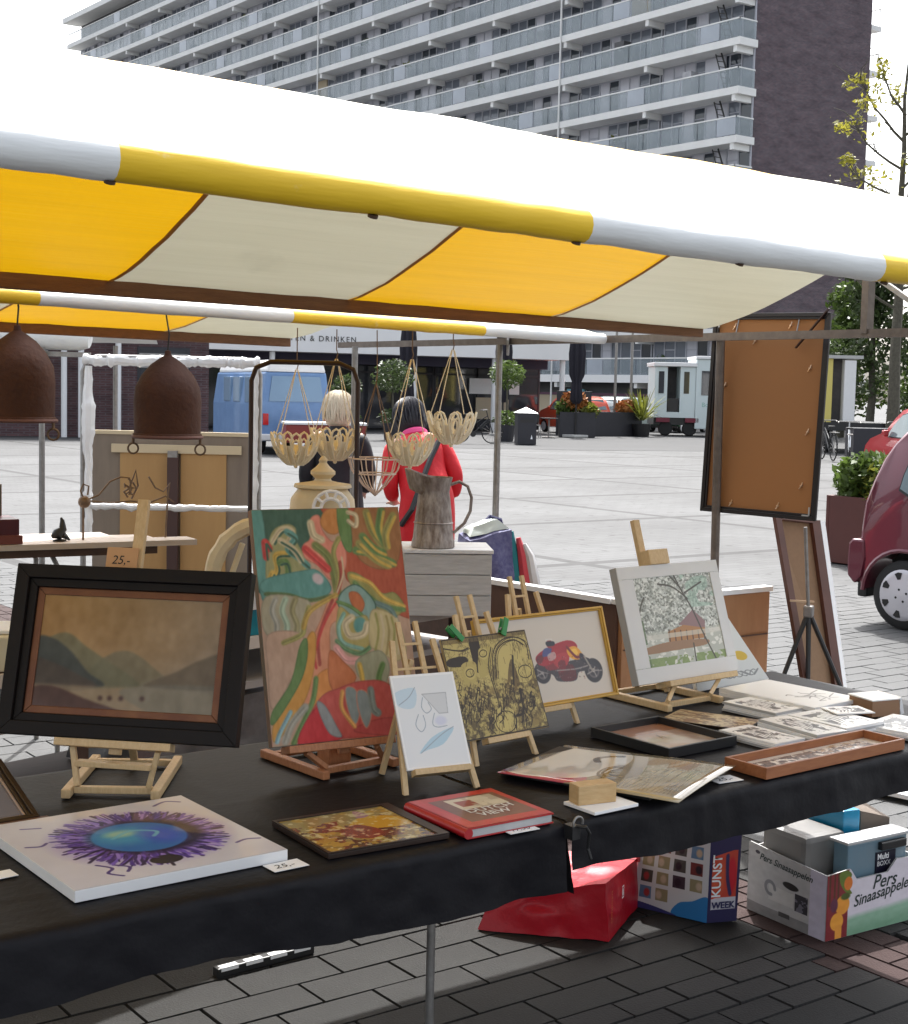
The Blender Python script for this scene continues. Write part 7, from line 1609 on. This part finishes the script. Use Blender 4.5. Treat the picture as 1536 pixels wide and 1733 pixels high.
M_orl = mat('orange flowers', (.5, .16, .04), .6, n=(3, .9), col2=(.25, .12, .03)); M_corten = mat('rust red planter', (.1, .028, .022), .6, n=(2, .7), col2=(.07, .02, .016))
planter('dark rust-red square planter with bushy green shrub beside the dark red hatchback', (11.96, 8.65, 0), 0, 2.6, 1.1, .68, M_corten, [(.5, .55, .84, .52, .55, .3, 1900, .055, M_leaf), (1.5, .55, .84, .7, .5, .28, 1500, .055, M_leafy), (.25, .85, .86, .3, .3, .27, 1000, .055, M_leaf), (2.1, .5, .78, .5, .45, .24, 900, .055, M_leaf), (.35, .45, .8, .42, .5, .3, 1100, .05, M_leafy)], 'planters on the square')
planter('long black terrace planter with orange flowers at its right end', (38.4, 43.4, 0), 0, 3.2, .7, .95, M_dk, [(2.6, .3, 1.15, .5, .35, .3, 500, .12, M_orl), (2.9, .35, 1.1, .4, .3, .25, 300, .12, M_leaf), (.3, .3, 1.1, .5, .35, .25, 300, .12, M_leafy)])
planter('short black terrace planter with orange bush under the closed parasol', (36.5, 42.55, 0), -36, 1.35, .6, .95, M_dk, [(.55, .3, 1.35, .5, .3, .4, 600, .12, M_orl), (.2, .3, 1.1, .35, .3, .3, 300, .12, M_leaf), (1.15, .3, 1.0, .4, .3, .25, 400, .12, M_leafy)])
o = MB(frame((37.9, 44.4, 0), -30)).b2((0, 0, 0), (1.4, .06, 1.75)).build('terrace_screen', M_dk, None, bevel=.01); tag(o, 'anthracite wind screen standing behind the long black planter', 'screen')
pl = thing('palm_plant', 'spiky green palm plant in a black pot left of the sales trailer', 'plant', (41.3, 43.1, 0)); b = MB(frame((41.3, 43.1, 0))); r = random.Random(3)
MB(frame((41.3, 43.1, 0))).lathe([(.3, 0), (.38, .5), (.34, .5), (.3, .42), (0, .42)], n=18).build('pot', M_blackm, pl)
for k in range(60):
    a = r.uniform(0, 6.28); e = r.uniform(.2, 1.4); L_ = r.uniform(.8, 1.6); d = Vector((math.cos(a) * math.cos(e), math.sin(a) * math.cos(e), math.sin(e))); s = Vector((-math.sin(a), math.cos(a), 0)) * .05; o0 = Vector((0, 0, .6)) + d * .1; m1 = o0 + d * L_ * .6; e1 = o0 + d * L_ - Vector((0, 0, .25 * math.cos(e)))
    b.add([o0 - s * .4, o0 + s * .4, m1 + s, e1, m1 - s], [(0, 1, 2, 4), (4, 2, 3)])
b.build('fronds', M_leafy, pl)
def parasol(label, loc, h):
    t = thing('parasol', label, 'parasol', loc, 0, 'closed parasols on the cafe terrace'); T = frame(loc); M = mat('charcoal parasol cloth', (.022, .02, .03), .85, n=(5, .7), col2=(.014, .013, .02))
    MB(T).tube((0, 0, 0), (0, 0, h + .1), .035, 8).build('pole', M_blackm, t); MB(T).b2((-.35, -.35, 0), (.35, .35, .1)).build('base', M_concrete, t, bevel=.02)
    fn = lambda p, a, i: Vector((p.x * (1 + .22 * math.cos(8 * a)), p.y * (1 + .22 * math.cos(8 * a)), p.z))
    MB(T).lathe([(.1, h * .3), (.2, h * .34), (.17, h * .46), (.15, h * .5), (.24, h * .56), (.27, h * .75), (.22, h * .9), (.1, h * .98), (0, h)], n=48, fn=fn).build('folded_cloth', M, t, smooth='all')
parasol('closed charcoal parasol left of the steel pole, by the cafe lettering', (30.4, 43.9, 0), 4.2); parasol('closed charcoal parasol just left of the nearer steel pole', (34.4, 43.4, 0), 4.2); parasol('closed charcoal parasol at the right end of the cafe, above the orange bush', (36.9, 42.1, 0), 4.2)
def chair_t(label, loc, yaw):
    t = thing('terrace_chair', label, 'chair', loc, yaw, 'chairs on the cafe terrace'); T = frame(loc, yaw)
    for x in (-.22, .22):
        for y in (-.22, .22): MB(T).tube((x, y, 0), (x * .92, y * .92, .45 if y < 0 else .86), .013, 6).build('leg', M_steel, t)
    MB(T).b2((-.24, -.24, .44), (.24, .24, .47)).build('seat', M_blackm, t, bevel=.01); MB(T).b2((-.22, .185, .55), (.22, .205, .86)).build('backrest', M_blackm, t, bevel=.008)
    return t
ct = chair_t('black and steel terrace chair nearest the waste bin', (34.7, 41.9, 0), -30)
for p, yw, lab in (((35.35, 41.2, 0), 20, 'black and steel terrace chair second from the waste bin'), ((36.05, 41.3, 0), -60, 'black and steel terrace chair beside the terrace table'), ((26.2, 39.3, 0), 10, 'black terrace chair at the foot of the left topiary'), ((27.2, 39.0, 0), 70, 'black terrace chair left of the black bicycle')): dup(ct, p, yw, lab)
tt_ = thing('terrace_table', 'small round black terrace table with steel leg beside the chairs', 'table', (35.5, 42.0, 0)); T = frame((35.5, 42.0, 0)); MB(T).lathe([(0, .7), (.35, .7), (.35, .73), (0, .73)], n=20).build('table_top', M_blackm, tt_); MB(T).tube((0, 0, .02), (0, 0, .7), .03, 8).build('leg', M_steel, tt_); MB(T).lathe([(.25, 0), (.25, .02), (.03, .03)], n=16).build('foot', M_steel, tt_)
def topiary(label, loc, zc, r_, seed):
    t = thing('topiary_tree', label, 'topiary', loc, 0, 'topiary olive trees before the cafe'); T = frame(loc)
    MB(T).lathe([(.25, 0), (.33, .55), (.29, .55), (.26, .48), (0, .48)], n=16).build('pot', M_dk, t); MB(T).path([(0, 0, .45), (.02, .01, 1.1), (0, 0, zc)], [.04, .035, .025], 7).build('trunk', M_bark, t, smooth=True)
    b = MB(T); leaves(b, (0, 0, zc), (r_, r_, r_ * .8), 900, .075, seed); leaves(b, (0, 0, .75), (.45, .45, .3), 260, .075, seed + 1); b.build('crown', M_leafd if seed % 2 else M_leaf, t)
topiary('round-headed olive tree left of the middle hanging bowls', (27.3, 40.3, 0), 2.1, .72, 11); topiary('round-headed olive tree just left of the nearer steel pole', (31.0, 38.9, 0), 2.25, .62, 12); topiary('small bushy olive tree in the shade of the cafe by the white-haired woman', (26.1, 41.2, 0), 1.7, .5, 13)
def lamp(label, loc):
    t = thing('street_lamp', label, 'street lamp', loc, 0, 'slim street lamps across the square'); T = frame(loc)
    MB(T).path([(0, 0, 0), (0, 0, 5.8)], [.06, .045], 8).build('pole', M_steel, t); MB(T).lathe([(.1, 0), (.1, .5), (.06, .55)], n=10).build('base_sleeve', M_dk, t); MB(T).lathe([(.05, 5.8), (.22, 5.9), (.2, 6.05), (0, 6.1)], n=14).build('lamp_head', M_dk, t, smooth=True)
    return t
lamp('left slim street lamp before the apartment balconies', (41.0, 44.4, 0)); lamp('right slim street lamp before the apartment balconies', (41.6, 44.1, 0))
# trees
def tree(label, loc, h, tr_r, limbs, clumps, lm, seed, lsize, cat='tree', group=None, twig=True):
    t = thing('tree', label, cat, loc, 0, group); T = frame(loc); r = random.Random(seed)
    b = MB(T); pts = [(.12 * noise.noise(Vector((z, seed, 0))) , .12 * noise.noise(Vector((z, seed, 5))), z) for z in np.linspace(0, h, 9)]
    b.path(pts, [tr_r * (1 - .86 * k / 8) for k in range(9)], 9)
    tips = []
    for z0, ang, L_, rise in limbs:
        p = Vector(pts[min(8, int(z0 / h * 8))]); p.z = z0; d = Vector((math.cos(ang), math.sin(ang), rise)).normalized(); q = [p]
        for k in range(5): d = (d + Vector((r.gauss(0, .16), r.gauss(0, .16), .1 + r.gauss(0, .1)))).normalized(); q.append(q[-1] + d * L_ / 5)
        b.path(q, [tr_r * (.17 if twig else .3) * (1 - .8 * k / 5) + .01 for k in range(6)], 6); tips += q[2:]
        if twig:
            for k in range(12):
                s = q[r.randint(1, 5)]; e = (d + Vector((r.gauss(0, .7), r.gauss(0, .7), r.gauss(0, .5)))).normalized(); m1 = s + e * L_ * .16; m2 = m1 + (e + Vector((r.gauss(0, .4), r.gauss(0, .4), r.gauss(0, .3)))) * L_ * .14
                b.path([s, m1, m2], [.016, .012, .007], 4); tips.append(m2)
    b.build('trunk', M_bark, t, smooth=True)
    b = MB(T)
    for c in clumps:
        if not isinstance(c[0], tuple): n_, rad, frac = c; [leaves(b, tips[r.randrange(len(tips))], (rad, rad, rad * .8), n_, lsize, seed * 50 + i) for i in range(frac)]
        else: leaves(b, c[0], c[1], c[2], lsize, seed * 50 + int(c[2]))
    b.build('crown', lm, t)
    return t
ur_ = Vector((.803, -.596, 0))
lm_ = [(6.5, 2.6, 2.6, .45), (7.6, 2.4, 2.4, .5), (8.6, 2.55, 2.2, .5), (9.4, 2.3, 2.4, .6), (10.2, 2.7, 1.9, .7), (5.6, 2.5, 2.8, .25), (5.0, -.5, 2.4, .3), (6.0, -.7, 2.6, .5), (8, -.6, 2.2, .6), (9.6, -.7, 1.8, .9), (4.4, 2.7, 2.9, .3), (4.9, 3.4, 2.2, .4), (7, -2, 2.3, .6)]
tree('tall half-bare tree with sparse yellow leaves at the right, in front of the gable', (37.55, 28.25, 0), 12.2, .21, lm_, [(22, .26, 50), (8, .5, 50)], mat('yellowing leaf', (.34, .3, .04), .5, n=(1.5, .9), col2=(.16, .17, .03), trans=.45), 3, .09)
hz = [((49.5, 38.3), 8.6, 6), ((52.5, 37.6), 9.5, 7), ((55.0, 36.2), 9.0, 8), ((52.0, 41.8), 7.4, 9), ((58.0, 36.5), 9.5, 12)]
labs = ['dense dark tree behind the half-bare trunk', 'broad green tree right of the half-bare trunk', 'tall green tree at the far right edge', 'lower dark bush tree behind the trees on the right', 'farthest green tree peeping at the right edge']
for k, ((x, y), h, sd) in enumerate(hz):
    r = random.Random(sd); cl = []
    for q in range(16):
        a = r.uniform(0, 6.28); rr = r.uniform(0, 1.6); z = r.uniform(1.2, h - .8); s_ = 1.25 if z < h * .6 else .8
        cl.append(((rr * math.cos(a) * s_, rr * math.sin(a) * s_, z), (1.0 * s_, 1.0 * s_, .75), 340))
    tree(labs[k], (x, y, 0), h * .8, .2, [(h * .35, r.uniform(0, 6), 1.8, .6) for _ in range(5)], cl, (M_leafd, M_leaf)[k % 2], sd, .15, group='green trees beyond the parking', twig=False)
for x in (0,):
    o = MB(frame((34.2, 27.0, 0), -36)).b2((0, 0, 0), (3.2, .9, .85)).build('dark_counter', M_dk, None, bevel=.02); tag(o, 'long dark counter standing behind the parked bicycles', 'counter')
